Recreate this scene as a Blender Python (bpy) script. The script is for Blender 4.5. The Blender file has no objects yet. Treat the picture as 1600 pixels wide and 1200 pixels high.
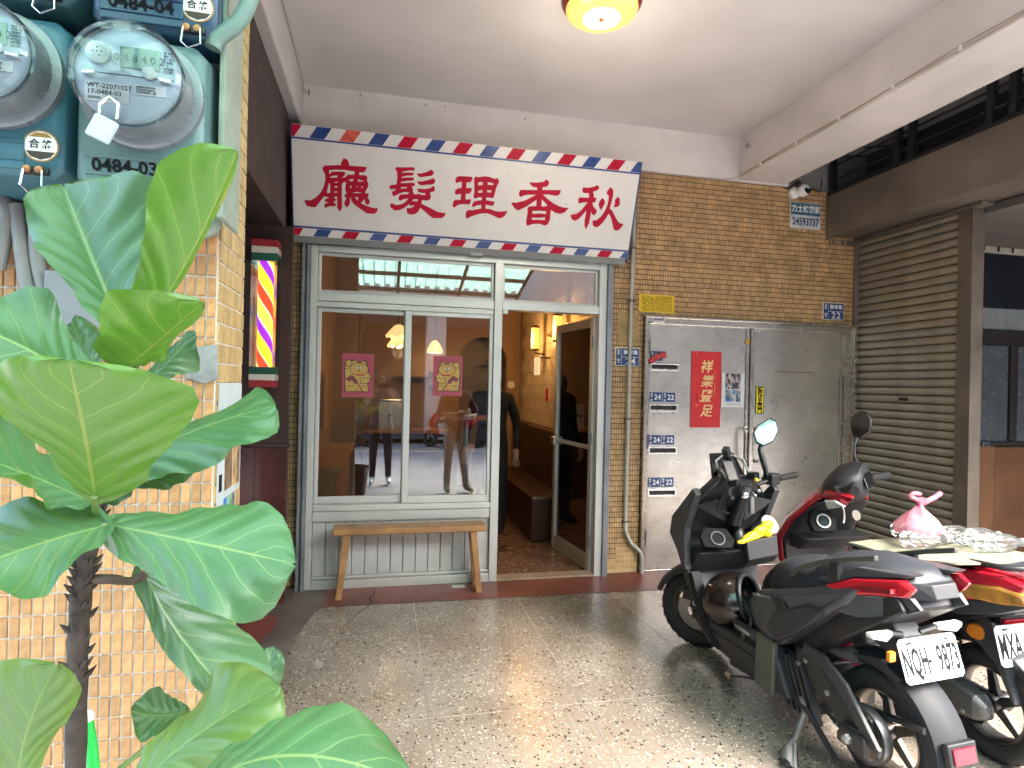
import bpy, bmesh, math, random
from mathutils import Vector, Matrix, geometry
R = math.radians
rnd = random.Random(7)
scene = bpy.context.scene
COL = scene.collection

# ---------------------------------------------------------------- camera
YAW, PITCH, ROLL, FPX, EYE = R(12.2946), R(0.0874), R(1.2722), 921.35, 1.45
_cy, _sy, _cp, _sp = math.cos(YAW), math.sin(YAW), math.cos(PITCH), math.sin(PITCH)
FWD = Vector((_sy*_cp, _cy*_cp, _sp))
_right = Vector((_cy, -_sy, 0)); _up = _right.cross(FWD)
RGT = _right*math.cos(ROLL) + _up*math.sin(ROLL)
UPV = -_right*math.sin(ROLL) + _up*math.cos(ROLL)
cam_d = bpy.data.cameras.new('camera'); cam = bpy.data.objects.new('camera', cam_d); COL.objects.link(cam)
cam.matrix_world = Matrix(((RGT.x, UPV.x, -FWD.x, 0), (RGT.y, UPV.y, -FWD.y, 0), (RGT.z, UPV.z, -FWD.z, EYE), (0, 0, 0, 1)))
cam_d.sensor_width = 36; cam_d.lens = FPX/1600*36; cam_d.clip_start = 0.01; cam_d.clip_end = 400
scene.camera = cam

# ---------------------------------------------------------------- world, sun, exposure
SUN_EL, SUN_AZ = R(50), R(146)          # azimuth clockwise from +Y (the shopfront side)
world = bpy.data.worlds.new('World'); scene.world = world; world.use_nodes = True
wn = world.node_tree.nodes; wl = world.node_tree.links
sky = wn.new('ShaderNodeTexSky'); sky.sky_type = 'NISHITA'; sky.sun_disc = False
sky.sun_elevation = SUN_EL; sky.sun_rotation = SUN_AZ; sky.air_density = 1.0; sky.dust_density = 4.0; sky.ozone_density = 1.0
wl.new(sky.outputs[0], wn['Background'].inputs[0]); wn['Background'].inputs[1].default_value = 0.15
sun_d = bpy.data.lights.new('sun', 'SUN'); sun = bpy.data.objects.new('sun', sun_d); COL.objects.link(sun)
sun_d.energy = 1.15; sun_d.angle = R(26); sun_d.color = (1, 0.96, 0.9)
sun_dir = Vector((math.sin(SUN_AZ)*math.cos(SUN_EL), math.cos(SUN_AZ)*math.cos(SUN_EL), math.sin(SUN_EL)))
sun.rotation_euler = sun_dir.to_track_quat('Z', 'Y').to_euler(); sun.location = (0, -3, 9)
vs = scene.view_settings
scene.display_settings.display_device = 'sRGB'
vs.view_transform = 'Standard'; vs.look = 'None'; vs.gamma = 1; vs.use_curve_mapping = False; vs.exposure = 3.75
scene.render.engine = 'CYCLES'
cy = scene.cycles
cy.use_denoising = True; cy.max_bounces = 8; cy.diffuse_bounces = 5; cy.glossy_bounces = 4; cy.transmission_bounces = 6
cy.transparent_max_bounces = 12; cy.sample_clamp_indirect = 6; cy.caustics_reflective = False; cy.caustics_refractive = False
cy.use_adaptive_sampling = True; cy.adaptive_threshold = 0.012

# ---------------------------------------------------------------- pixels of the photograph -> points
def ray(x, y): return RGT*((x-800)/FPX) - UPV*((y-600)/FPX) + FWD
def on(x, y, axis, val):
    d = ray(x, y); o = Vector((0, 0, EYE)); t = (val-o[axis])/d[axis]
    return o + d*t
def on_plane(x, y, p0, n):
    d = ray(x, y); o = Vector((0, 0, EYE)); return o + d*((Vector(p0)-o).dot(n)/d.dot(n))
FY = 4.316                                   # the shopfront plane
def fx(x, y, d=FY): return on(x, y, 1, d)

# ---------------------------------------------------------------- materials
MATS = {}
def mat(name, col, rough=.5, metal=0., var=.12, vscale=6., bump=0., bscale=80., coat=0., emit=None, es=0., rvar=.1, spec=.5, island=0., trans=0., alpha=1.):
    if name in MATS: return MATS[name]
    m = bpy.data.materials.new(name); m.use_nodes = True
    nt = m.node_tree; N = nt.nodes; L = nt.links; b = N['Principled BSDF']
    c = (*col, 1)
    tc = N.new('ShaderNodeTexCoord')
    nz = N.new('ShaderNodeTexNoise'); nz.inputs['Scale'].default_value = vscale; nz.inputs['Detail'].default_value = 6
    L.new(tc.outputs['Object'], nz.inputs['Vector'])
    src = None
    mx = N.new('ShaderNodeMix'); mx.data_type = 'RGBA'
    mx.inputs[6].default_value = tuple(max(0, v*(1-var)) for v in col)+(1,); mx.inputs[7].default_value = tuple(min(1, v*(1+var)) for v in col)+(1,)
    mr = N.new('ShaderNodeMapRange'); mr.inputs[1].default_value = .3; mr.inputs[2].default_value = .7
    L.new(nz.outputs['Fac'], mr.inputs[0]); L.new(mr.outputs[0], mx.inputs[0]); src = mx.outputs[2]
    if island:
        g = N.new('ShaderNodeNewGeometry'); oi = N.new('ShaderNodeObjectInfo')
        ad = N.new('ShaderNodeMath'); ad.operation = 'ADD'; L.new(g.outputs['Random Per Island'], ad.inputs[0]); L.new(oi.outputs['Random'], ad.inputs[1])
        fr = N.new('ShaderNodeMath'); fr.operation = 'FRACT'; L.new(ad.outputs[0], fr.inputs[0])
        m2 = N.new('ShaderNodeMapRange'); m2.inputs[3].default_value = 1-island; m2.inputs[4].default_value = 1+island; L.new(fr.outputs[0], m2.inputs[0])
        hs = N.new('ShaderNodeHueSaturation'); L.new(src, hs.inputs['Color']); L.new(m2.outputs[0], hs.inputs['Value']); src = hs.outputs[0]
    L.new(src, b.inputs['Base Color'])
    b.inputs['Metallic'].default_value = metal; b.inputs['Specular IOR Level'].default_value = spec
    if coat: b.inputs['Coat Weight'].default_value = coat; b.inputs['Coat Roughness'].default_value = .08
    if trans: b.inputs['Transmission Weight'].default_value = trans
    if alpha < 1: b.inputs['Alpha'].default_value = alpha
    r2 = N.new('ShaderNodeMapRange'); r2.inputs[3].default_value = max(.02, rough-rvar); r2.inputs[4].default_value = min(1, rough+rvar)
    n2 = N.new('ShaderNodeTexNoise'); n2.inputs['Scale'].default_value = vscale*3.1; n2.inputs['Detail'].default_value = 5
    L.new(tc.outputs['Object'], n2.inputs['Vector']); L.new(n2.outputs['Fac'], r2.inputs[0]); L.new(r2.outputs[0], b.inputs['Roughness'])
    if bump:
        n3 = N.new('ShaderNodeTexNoise'); n3.inputs['Scale'].default_value = bscale; n3.inputs['Detail'].default_value = 4
        L.new(tc.outputs['Object'], n3.inputs['Vector'])
        bp = N.new('ShaderNodeBump'); bp.inputs['Strength'].default_value = bump; bp.inputs['Distance'].default_value = .004
        L.new(n3.outputs['Fac'], bp.inputs['Height']); L.new(bp.outputs[0], b.inputs['Normal'])
    if emit: b.inputs['Emission Color'].default_value = (*emit, 1); b.inputs['Emission Strength'].default_value = es
    MATS[name] = m
    return m
def nodes(m): return m.node_tree.nodes, m.node_tree.links, m.node_tree.nodes['Principled BSDF']

def glass_mat(name, tint=(1, 1, 1), refl=1.0, rough=0.0, ior=1.5, haze=0.):
    m = bpy.data.materials.new(name); m.use_nodes = True; N, L, b = nodes(m); N.remove(b)
    out = N['Material Output']; t = N.new('ShaderNodeBsdfTransparent'); t.inputs[0].default_value = (*tint, 1)
    g = N.new('ShaderNodeBsdfGlossy'); g.inputs['Roughness'].default_value = rough
    fr = N.new('ShaderNodeFresnel'); fr.inputs[0].default_value = ior
    mu = N.new('ShaderNodeMath'); mu.operation = 'MULTIPLY'; mu.inputs[1].default_value = refl; mu.use_clamp = True; L.new(fr.outputs[0], mu.inputs[0])
    mx = N.new('ShaderNodeMixShader'); L.new(mu.outputs[0], mx.inputs[0]); L.new(t.outputs[0], mx.inputs[1]); L.new(g.outputs[0], mx.inputs[2]); last = mx.outputs[0]
    if haze:
        df = N.new('ShaderNodeBsdfDiffuse'); df.inputs[0].default_value = (.75, .77, .77, 1); m2 = N.new('ShaderNodeMixShader'); m2.inputs[0].default_value = haze; L.new(last, m2.inputs[1]); L.new(df.outputs[0], m2.inputs[2]); last = m2.outputs[0]
    L.new(last, out.inputs[0])
    MATS[name] = m; return m

# ---------------------------------------------------------------- mesh helpers
def _M(M): return M if M is not None else Matrix.Identity(4)
class MB:
    def __init__(s): s.v = []; s.f = []; s.mi = []; s.uv = {}
    def add(s, vs_, fs, M=None, mi=0):
        o = len(s.v); M = _M(M)
        s.v += [M @ Vector(p) for p in vs_]; s.f += [tuple(i+o for i in f) for f in fs]; s.mi += [mi]*len(fs); return s
    def box(s, x0, x1, y0, y1, z0, z1, M=None, mi=0):
        return s.add([(x0,y0,z0),(x1,y0,z0),(x1,y1,z0),(x0,y1,z0),(x0,y0,z1),(x1,y0,z1),(x1,y1,z1),(x0,y1,z1)],
                     [(0,3,2,1),(4,5,6,7),(0,1,5,4),(1,2,6,5),(2,3,7,6),(3,0,4,7)], M, mi)
    def tube(s, pts, r, n=8, M=None, mi=0, closed=False, sx=1.0):
        pts = [Vector(p) for p in pts]; k = len(pts); rr = r if isinstance(r, (list, tuple)) else [r]*k
        vs_ = []; fs = []; pn = None
        for i, p in enumerate(pts):
            if closed: t = pts[(i+1) % k]-pts[i-1]
            else: t = pts[min(i+1, k-1)]-pts[max(i-1, 0)]
            t.normalize()
            if pn is None:
                a = Vector((0, 0, 1)) if abs(t.z) < .9 else Vector((1, 0, 0)); pn = (a-t*a.dot(t)).normalized()
            else: pn = (pn-t*pn.dot(t)).normalized()
            bn = t.cross(pn)
            for j in range(n):
                a = 2*math.pi*j/n; vs_.append(p+(pn*math.cos(a)*sx+bn*math.sin(a))*rr[i])
        m = k if closed else k-1
        for i in range(m):
            for j in range(n):
                a, b = i*n+j, i*n+(j+1) % n; c, d = ((i+1) % k)*n+(j+1) % n, ((i+1) % k)*n+j
                fs.append((a, b, c, d))
        if not closed: fs += [tuple(range(n))[::-1], tuple((k-1)*n+j for j in range(n))]
        return s.add(vs_, fs, M, mi)
    def lathe(s, prof, n=24, M=None, mi=0, a0=0, a1=2*math.pi, caps=True):
        full = abs(a1-a0-2*math.pi) < 1e-6; k = n if full else n+1
        vs_ = []; fs = []
        for r, h in prof:
            for j in range(k):
                a = a0+(a1-a0)*j/n; vs_.append((r*math.cos(a), r*math.sin(a), h))
        for i in range(len(prof)-1):
            for j in range(n):
                b = (j+1) % k; fs.append((i*k+j, i*k+b, (i+1)*k+b, (i+1)*k+j))
        if caps and full:
            if prof[0][0] > 1e-5: fs.append(tuple(range(k))[::-1])
            if prof[-1][0] > 1e-5: fs.append(tuple((len(prof)-1)*k+j for j in range(k)))
        return s.add(vs_, fs, M, mi)
    def ell(s, c, r, n=16, m=10, M=None, mi=0, t0=0, t1=math.pi):
        vs_ = []; fs = []
        for i in range(m+1):
            t = t0+(t1-t0)*i/m
            for j in range(n):
                a = 2*math.pi*j/n; vs_.append((c[0]+r[0]*math.sin(t)*math.cos(a), c[1]+r[1]*math.sin(t)*math.sin(a), c[2]+r[2]*math.cos(t)))
        for i in range(m):
            for j in range(n): fs.append((i*n+j, (i+1)*n+j, (i+1)*n+(j+1) % n, i*n+(j+1) % n))
        return s.add(vs_, fs, M, mi)
    def prism(s, poly, h0, h1, M=None, mi=0, ch=0., ch0=0.):
        """polygon in local xy, extruded along local z from h0 to h1; ch insets the far cap, ch0 the near cap"""
        n = len(poly)
        def inset(d):
            out = []
            c = sum((Vector(p) for p in poly), Vector((0, 0)))/n
            for p in poly:
                q = Vector(p)-c; l = q.length; out.append(tuple(c+q*max(0, (l-d))/max(l, 1e-6)))
            return out
        rings = []
        if ch0: rings.append((inset(ch0), h0)); rings.append((poly, h0+(h1-h0)*min(.4, ch0/abs(h1-h0)*.7)))
        else: rings.append((poly, h0))
        if ch: rings.append((poly, h1-(h1-h0)*min(.4, ch/abs(h1-h0)*.7))); rings.append((inset(ch), h1))
        else: rings.append((poly, h1))
        vs_ = [(x, y, h) for ps, h in rings for x, y in ps]; fs = []
        for i in range(len(rings)-1):
            for j in range(n): fs.append((i*n+j, i*n+(j+1) % n, (i+1)*n+(j+1) % n, (i+1)*n+j))
        fs.append(tuple(range(n))[::-1]); fs.append(tuple((len(rings)-1)*n+j for j in range(n)))
        return s.add(vs_, fs, M, mi)
    def loft(s, secs, M=None, mi=0, closed=True, cap=True):
        n = len(secs[0]); vs_ = [p for q in secs for p in q]; fs = []
        for i in range(len(secs)-1):
            for j in range(n if closed else n-1):
                fs.append((i*n+j, i*n+(j+1) % n, (i+1)*n+(j+1) % n, (i+1)*n+j))
        if cap and closed: fs += [tuple(range(n))[::-1], tuple((len(secs)-1)*n+j for j in range(n))]
        return s.add(vs_, fs, M, mi)
    def holed(s, outer, holes, h0, h1, M=None, mi=0):
        """flat shape with holes: caps at h1 and walls down to h0"""
        loops = [[Vector((x, y, 0)) for x, y in l] for l in [outer]+holes]
        tri = geometry.tessellate_polygon(loops); flat = [p for l in loops for p in l]
        vs_ = [(p.x, p.y, h1) for p in flat]+[(p.x, p.y, h0) for p in flat]; K = len(flat); fs = []
        for t in tri:
            a, b, c = (flat[i] for i in t)
            fs.append(tuple(t) if (b-a).cross(c-a).z > 0 else tuple(t)[::-1])
        o = 0
        for l in loops:
            for j in range(len(l)): a, b = o+j, o+(j+1) % len(l); fs.append((a, b, b+K, a+K))
            o += len(l)
        return s.add(vs_, fs, M, mi)
    def build(s, name, m, parent=None, smooth=0, bevel=0, seg=2, label=None, kind=None, fixn=True):
        return link_mesh(name, s.v, s.f, m, parent, smooth, bevel, seg, label, kind, s.mi, fixn)

OFF = {}
def link_mesh(name, v, f, m, parent=None, smooth=0, bevel=0, seg=2, label=None, kind=None, mi=None, fixn=True):
    off = OFF.get(parent.name, Vector()) if parent else Vector()
    me = bpy.data.meshes.new(name); me.from_pydata([tuple(Vector(p)-off) for p in v], [], f)
    if fixn:
        bm = bmesh.new(); bm.from_mesh(me); bmesh.ops.recalc_face_normals(bm, faces=bm.faces); bm.to_mesh(me); bm.free()
    ms = m if isinstance(m, (list, tuple)) else [m]
    for q in ms: me.materials.append(q)
    if mi and len(ms) > 1:
        for p, i in zip(me.polygons, mi): p.material_index = i
    if smooth: me.shade_smooth(); me.set_sharp_from_angle(angle=R(smooth))
    o = bpy.data.objects.new(name, me); COL.objects.link(o)
    OFF[o.name] = off
    if parent: o.parent = parent
    if bevel:
        b = o.modifiers.new('edge', 'BEVEL'); b.width = bevel; b.segments = seg; b.limit_method = 'ANGLE'; b.angle_limit = R(35)
    if label: o['label'] = label
    if kind: o['kind'] = kind
    return o
def tag(o, label, cat, group=None):
    o['label'] = label; o['category'] = cat
    if group: o['group'] = group
    return o
def thing(name, label, cat, loc=(0, 0, 0), rot=None, group=None, local=False):
    o = bpy.data.objects.new(name, None); COL.objects.link(o); o.location = loc; o.empty_display_size = .1
    if rot: o.rotation_euler = rot
    OFF[o.name] = Vector((0, 0, 0)) if local else Vector(loc)
    return tag(o, label, cat, group)
def struct(o): o['kind'] = 'structure'; return o
def copy_tree(o, parent=None):
    c = o.copy(); COL.objects.link(c)
    if parent: c.parent = parent
    for ch in [x for x in o.children]: copy_tree(ch, c)
    return c
def frame(origin, xdir, ydir):
    """matrix whose local x, y lie along the given directions (z = x cross y)"""
    x = Vector(xdir).normalized(); z = x.cross(Vector(ydir)).normalized(); y = z.cross(x)
    return Matrix(((x.x, y.x, z.x, origin[0]), (x.y, y.y, z.y, origin[1]), (x.z, y.z, z.z, origin[2]), (0, 0, 0, 1)))
def facing(x, z, y=FY): return frame((x, y, z), (1, 0, 0), (0, 0, 1))     # local z points to the street (-Y)
def at(c, rx=0, ry=0, rz=0): return Matrix.Translation(c) @ Matrix.Rotation(rz, 4, 'Z') @ Matrix.Rotation(ry, 4, 'Y') @ Matrix.Rotation(rx, 4, 'X')
def text(name, body, size, m, M, parent=None, depth=.0012, bold=0., ax='CENTER', shear=0., space=1., line=1., sx=1.):
    cu = bpy.data.curves.new('t', 'FONT'); cu.body = body; cu.size = size; cu.align_x = ax; cu.align_y = 'CENTER'
    cu.extrude = depth; cu.offset = bold; cu.resolution_u = 2; cu.shear = shear; cu.space_character = space; cu.space_line = line
    t = bpy.data.objects.new('t', cu); COL.objects.link(t)
    dg = bpy.context.evaluated_depsgraph_get()
    me = bpy.data.meshes.new_from_object(t.evaluated_get(dg))
    bpy.data.objects.remove(t); bpy.data.curves.remove(cu)
    v = [M @ Vector((p.co.x*sx, p.co.y, p.co.z)) for p in me.vertices]; f = [tuple(p.vertices) for p in me.polygons]
    bpy.data.meshes.remove(me)
    if not v: return None
    return link_mesh(name, v, f, m, parent, fixn=False)
def lerp(a, b, t): return a+(b-a)*t
def arc(c, r, a0, a1, n, z=0): return [(c[0]+r*math.cos(R(a0+(a1-a0)*i/n)), c[1]+r*math.sin(R(a0+(a1-a0)*i/n))) for i in range(n+1)]
def bez(p, n=12):
    p = [Vector(q) for q in p]; out = []
    for i in range(n+1):
        t = i/n; q = list(p)
        while len(q) > 1: q = [q[j].lerp(q[j+1], t) for j in range(len(q)-1)]
        out.append(q[0])
    return out
def catmull(p, n=6):
    p = [Vector(q) for q in p]; out = []
    for i in range(len(p)-1):
        a, b, c, d = p[max(i-1, 0)], p[i], p[i+1], p[min(i+2, len(p)-1)]
        for j in range(n):
            t = j/n; out.append(.5*((2*b)+(c-a)*t+(2*a-5*b+4*c-d)*t*t+(3*b-a-3*c+d)*t**3))
    out.append(p[-1]); return out

# ---------------------------------------------------------------- palette
white_paint = mat('white plaster', (.66, .62, .595), .85, var=.11, vscale=2.2, bump=.15, bscale=40)
ceil_paint = mat('ceiling plaster', (.64, .61, .60), .85, var=.11, vscale=1.3, bump=.12, bscale=30)
tile_tan = mat('tan glazed tile', (.52, .335, .165), .38, var=.22, vscale=9, bump=.4, bscale=260, island=.17, spec=.45)
tile_orange = mat('orange glazed tile', (.47, .24, .095), .3, var=.22, vscale=55, bump=.45, bscale=160, island=.2)
grout_dark = mat('brown grout', (.12, .07, .035), .9, var=.25, vscale=20)
grout_light = mat('pale grout', (.58, .55, .50), .9, var=.15, vscale=30)
alu = mat('dull aluminium', (.55, .56, .55), .42, .65, var=.08, vscale=3, rvar=.1)
alu_light = mat('pale aluminium', (.62, .63, .61), .45, .55, var=.06, vscale=3)
alu_dark = mat('weathered aluminium channel', (.25, .27, .30), .5, .5, var=.2, vscale=5)
chrome = mat('polished steel', (.75, .75, .75), .15, 1., var=.05)
black_plastic = mat('black plastic', (.012, .013, .015), .42, var=.25, vscale=15, bump=.1, bscale=400)
gloss_black = mat('gloss black paint', (.010, .011, .013), .16, var=.2, coat=.5)
rubber = mat('tyre rubber', (.016, .016, .017), .75, var=.3, vscale=20, bump=.2, bscale=200)
wood_bench = mat('worn oak', (.35, .185, .075), .5, var=.25, vscale=9, bump=.2, bscale=90)
white_gloss = mat('white enamel', (.78, .77, .75), .3, var=.04)
red_paint = mat('red enamel', (.44, .003, .030), .5, var=.08, vscale=4, spec=.2)
blue_paint = mat('blue enamel', (.015, .05, .21), .32, var=.12, vscale=4)
plate_blue = mat('blue plate enamel', (.02, .06, .19), .35, var=.12)
ink = mat('black ink', (.012, .012, .014), .8, spec=.1)
white_ink = mat('white ink', (.85, .85, .83), .5)
gold_ink = mat('gold ink', (.80, .58, .26), .4, .3)
copper = mat('copper wire', (.4, .18, .08), .4, .8)
# ================================================================ SETTING
def terrazzo(name, base, chips):
    m = mat(name, base, .24, var=.14, vscale=2.5, rvar=.1); N, L, b = nodes(m)
    tc = next(n for n in N if n.type == 'TEX_COORD'); src = b.inputs['Base Color'].links[0].from_socket
    for i, (sc, thr, col, keep, off) in enumerate(chips):
        mp = N.new('ShaderNodeMapping'); mp.inputs['Location'].default_value = (off, off*1.7, 0); mp.inputs['Rotation'].default_value = (0, 0, off)
        mp.inputs['Scale'].default_value = (1, 1, .001)
        L.new(tc.outputs['Object'], mp.inputs[0])
        dz = N.new('ShaderNodeTexNoise'); dz.inputs['Scale'].default_value = sc*.8; L.new(mp.outputs[0], dz.inputs['Vector'])
        dm = N.new('ShaderNodeMix'); dm.data_type = 'VECTOR'; dm.inputs[0].default_value = .012*60/sc; L.new(mp.outputs[0], dm.inputs[4]); L.new(dz.outputs['Color'], dm.inputs[5])
        v = N.new('ShaderNodeTexVoronoi'); v.inputs['Scale'].default_value = sc; v.inputs['Randomness'].default_value = 1; L.new(dm.outputs[1], v.inputs['Vector'])
        sp = N.new('ShaderNodeSeparateColor'); L.new(v.outputs['Color'], sp.inputs[0])
        # radius varies by cell; a share of the cells hold no chip
        rr = N.new('ShaderNodeMapRange'); rr.inputs[3].default_value = thr*.35; rr.inputs[4].default_value = thr; L.new(sp.outputs[1], rr.inputs[0])
        lt = N.new('ShaderNodeMath'); lt.operation = 'LESS_THAN'; L.new(v.outputs['Distance'], lt.inputs[0]); L.new(rr.outputs[0], lt.inputs[1])
        kp = N.new('ShaderNodeMath'); kp.operation = 'LESS_THAN'; kp.inputs[1].default_value = keep; L.new(sp.outputs[0], kp.inputs[0])
        mu = N.new('ShaderNodeMath'); mu.operation = 'MULTIPLY'; L.new(lt.outputs[0], mu.inputs[0]); L.new(kp.outputs[0], mu.inputs[1])
        hv = N.new('ShaderNodeHueSaturation'); hv.inputs['Color'].default_value = (*col, 1)
        vr = N.new('ShaderNodeMapRange'); vr.inputs[3].default_value = .6; vr.inputs[4].default_value = 1.25; L.new(sp.outputs[2], vr.inputs[0]); L.new(vr.outputs[0], hv.inputs['Value'])
        mx = N.new('ShaderNodeMix'); mx.data_type = 'RGBA'; L.new(mu.outputs[0], mx.inputs[0]); L.new(src, mx.inputs[6]); L.new(hv.outputs[0], mx.inputs[7]); src = mx.outputs[2]
    gn = N.new('ShaderNodeTexNoise'); gn.inputs['Scale'].default_value = 1.7; gn.inputs['Detail'].default_value = 8; gn.inputs['Roughness'].default_value = .62; L.new(tc.outputs['Object'], gn.inputs['Vector'])
    gr_ = N.new('ShaderNodeMapRange'); gr_.inputs[1].default_value = .42; gr_.inputs[2].default_value = .68; gr_.inputs[4].default_value = .55; L.new(gn.outputs['Fac'], gr_.inputs[0])
    gm_ = N.new('ShaderNodeMix'); gm_.data_type = 'RGBA'; gm_.blend_type = 'MULTIPLY'; gm_.inputs[7].default_value = (.55, .44, .34, 1); L.new(gr_.outputs[0], gm_.inputs[0]); L.new(src, gm_.inputs[6]); src = gm_.outputs[2]
    L.new(src, b.inputs['Base Color'])
    return m
terr = terrazzo('terrazzo', (.215, .185, .155), [(190, .5, (.36, .33, .29), .55, 3.1), (82, .56, (.52, .46, .38), .34, 0.7), (78, .54, (.045, .040, .038), .18, 1.9), (130, .5, (.25, .18, .13), .25, 5.3)])
terr_in = terrazzo('indoor terrazzo', (.17, .085, .05), [(60, .5, (.60, .46, .28), .35, 2.7), (70, .45, (.06, .03, .02), .2, 1.1)])
red_floor = mat('red oxide floor', (.155, .045, .035), .45, var=.35, vscale=2.2, bump=.1, bscale=60)
cement = mat('dark cement patch', (.11, .09, .078), .6, var=.45, vscale=3, bump=.3, bscale=70)
asphalt = mat('asphalt', (.27, .27, .275), .85, var=.2, vscale=4, bump=.5, bscale=120)

def sheet(name, pts, z, m, parent=None, label=None):
    return link_mesh(name, [(x, y, z) for x, y in pts], [tuple(range(len(pts)))], m, parent, label=label, fixn=False)
def rect(x0, x1, y0, y1): return [(x0, y0), (x1, y0), (x1, y1), (x0, y1)]
struct(sheet('ground', rect(-120, 120, -120, 120), -.16, asphalt))
struct(sheet('road', rect(-60, 60, -6.6, 1.05), -.10, asphalt))
fl = MB().box(-1.6, 8, 1.05, FY+.3, -.15, 0).build('floor', terr); struct(fl)
for x in (-.47, .225, .92, 1.615, 2.31, 3.0):
    MB().box(x-.0022, x+.0022, 1.06, 3.93, -.01, .0012).build('joint_strip', mat('zinc strip', (.30, .28, .26), .5, .4), fl)
MB().box(-1.6, 8, 2.56, 2.5644, -.01, .0012).build('joint_strip', MATS['zinc strip'], fl)
# red oxide apron in front of the shop, with its ragged cement repair
edge = [(1.0, 3.925), (.5, 3.93), (0, 3.94), (-.33, 3.94)]
struct(sheet('floor_apron', [(-.36, 4.33), (-.36, 3.945)]+[(-.1, 3.94), (.5, 3.93), (1.8, 3.915), (4.0, 3.92), (4.0, 4.33)], .004, red_floor))
pz = [on(x, y, 2, 0) for x, y in [(505, 945), (488, 962), (470, 985), (455, 1008), (447, 1030), (432, 1060), (405, 1110)]]
struct(sheet('floor_patch', [(p.x, p.y) for p in pz]+[(-1.6, pz[-1].y), (-1.6, 4.33), (-.361, 4.33)], .0045, cement))
rp = [on(x, y, 2, 0) for x, y in [(437, 965), (424, 990), (400, 1012), (340, 1030), (340, 955)]]
struct(sheet('floor_stain', [(p.x, p.y) for p in rp], .0085, red_floor))
# crack running out of the apron
ck = [on(x, y, 2, 0) for x, y in [(587, 922), (583, 932), (577, 936), (581, 943), (573, 950), (563, 957), (553, 966), (540, 978), (530, 990)]]
cv = []
for i, p in enumerate(ck):
    w = [.002, .004, .006, .004, .006, .004, .0035, .002, .0005][i]; cv += [(p.x-w, p.y, .0062), (p.x+w, p.y, .0062)]
struct(link_mesh('floor_crack', cv, [(2*i, 2*i+1, 2*i+3, 2*i+2) for i in range(len(ck)-1)], mat('crack shadow', (.02, .016, .014), .9), fixn=False))
struct(sheet('floor_indoors', rect(-.62, 1.75, FY+.02, 8.5), .0085, terr_in))

# ceiling and beams
CZ = 3.49
struct(MB().box(-1.6, 8, .7, 8.6, CZ, CZ+.25).build('ceiling', ceil_paint))
struct(MB().box(2.78, 3.205, .7, FY-.02, 3.155, CZ+.01).build('beam', white_paint, bevel=.006))
struct(MB().box(-1.6, 3.24, FY-.03, FY+.05, 3.145, CZ+.01).build('beam', white_paint, bevel=.004))
struct(MB().box(-1.6, -.585, .7, FY-.03, 3.20, CZ+.01).build('beam', mat('grey-white plaster', (.56, .55, .55), .85, var=.06), bevel=.012))
struct(MB().box(-1.6, 8, .7, .98, 3.1, CZ+.01).build('beam', white_paint))
# building above the arcade and its flank walls
struct(MB().box(-1.6, 8, .7, 8.6, CZ+.25, 9).build('upper_wall', mat('upper storey render', (.4, .36, .32), .85)))
struct(MB().box(-1.72, -1.6, 1.25, FY, 0, CZ).build('wall_flank', mat('dim side wall', (.16, .12, .10), .8)))

# ================================================================ TILED SHOPFRONT WALL
def tiles_region(mb, x0, x1, z0, z1, px_, pz_, M, gap=.0032, dep=.004, skip=None, gz=.0062):
    """small tiles as real blocks: local x right, y up, z towards the viewer"""
    nx = max(1, round((x1-x0)/px_)); nz = max(1, round((z1-z0)/pz_)); ax = (x1-x0)/nx; az = (z1-z0)/nz
    for i in range(nx):
        for j in range(nz):
            a, b = x0+i*ax+gap/2, x0+(i+1)*ax-gap/2; c, d = z0+j*az+gz/2, z0+(j+1)*az-gz/2
            if skip and skip((a+b)/2, (c+d)/2): continue
            h = dep*(.75+.5*rnd.random()); t = (rnd.random()-.5)*.0009; e = .0012
            vs_ = [(a, c, 0), (b, c, 0), (b, d, 0), (a, d, 0), (a+e, c+e, h+t), (b-e, c+e, h-t), (b-e, d-e, h-t), (a+e, d-e, h+t)]
            mb.add(vs_, [(4, 5, 6, 7), (0, 1, 5, 4), (1, 2, 6, 5), (2, 3, 7, 6), (3, 0, 4, 7)], M)
    return mb
W = thing('tiled_wall', 'shopfront wall faced with small upright tan mosaic tiles above the steel doors', 'wall', (2.8, FY+.08, 0))
bk = MB()
bk.box(1.70, 3.96, FY, FY+.14, 2.02, 3.146); bk.box(1.70, 1.985, FY+.001, FY+.14, 0, 2.02)
bk.box(-1.6, -.56, FY, FY+.14, 0, 3.146); bk.box(-.56, 1.70, FY+.002, FY+.14, 2.42, 3.146)
bk.build('backing', grout_dark, W)
tm = MB(); Mf = facing(0, 0)
tiles_region(tm, 1.702, 3.928, 2.022, 3.142, .0195, .0405, Mf); tiles_region(tm, 1.702, 1.983, .03, 2.02, .0195, .0405, Mf)
tiles_region(tm, -.66, -.562, .02, 2.42, .0195, .0405, Mf)
tm.build('mosaic_tile', tile_tan, W, kind='stuff', fixn=False)
# repaired patch with pale grout at the foot of the pier
sk = MB(); sk.box(1.705, 1.98, FY-.001, FY+.01, .0, .11); sk.box(1.80, 1.98, FY-.001, FY+.01, .11, .20); sk.build('grout_patch', mat('fresh cream grout', (.56, .42, .22), .8), W)

# grey wall piece over the shutter side and the dark bay behind the grille
struct(MB().box(3.24, 8, FY, FY+.14, 3.146, CZ).build('wall', mat('grey soiled plaster', (.22, .215, .21), .85, var=.2, vscale=4)))
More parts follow.
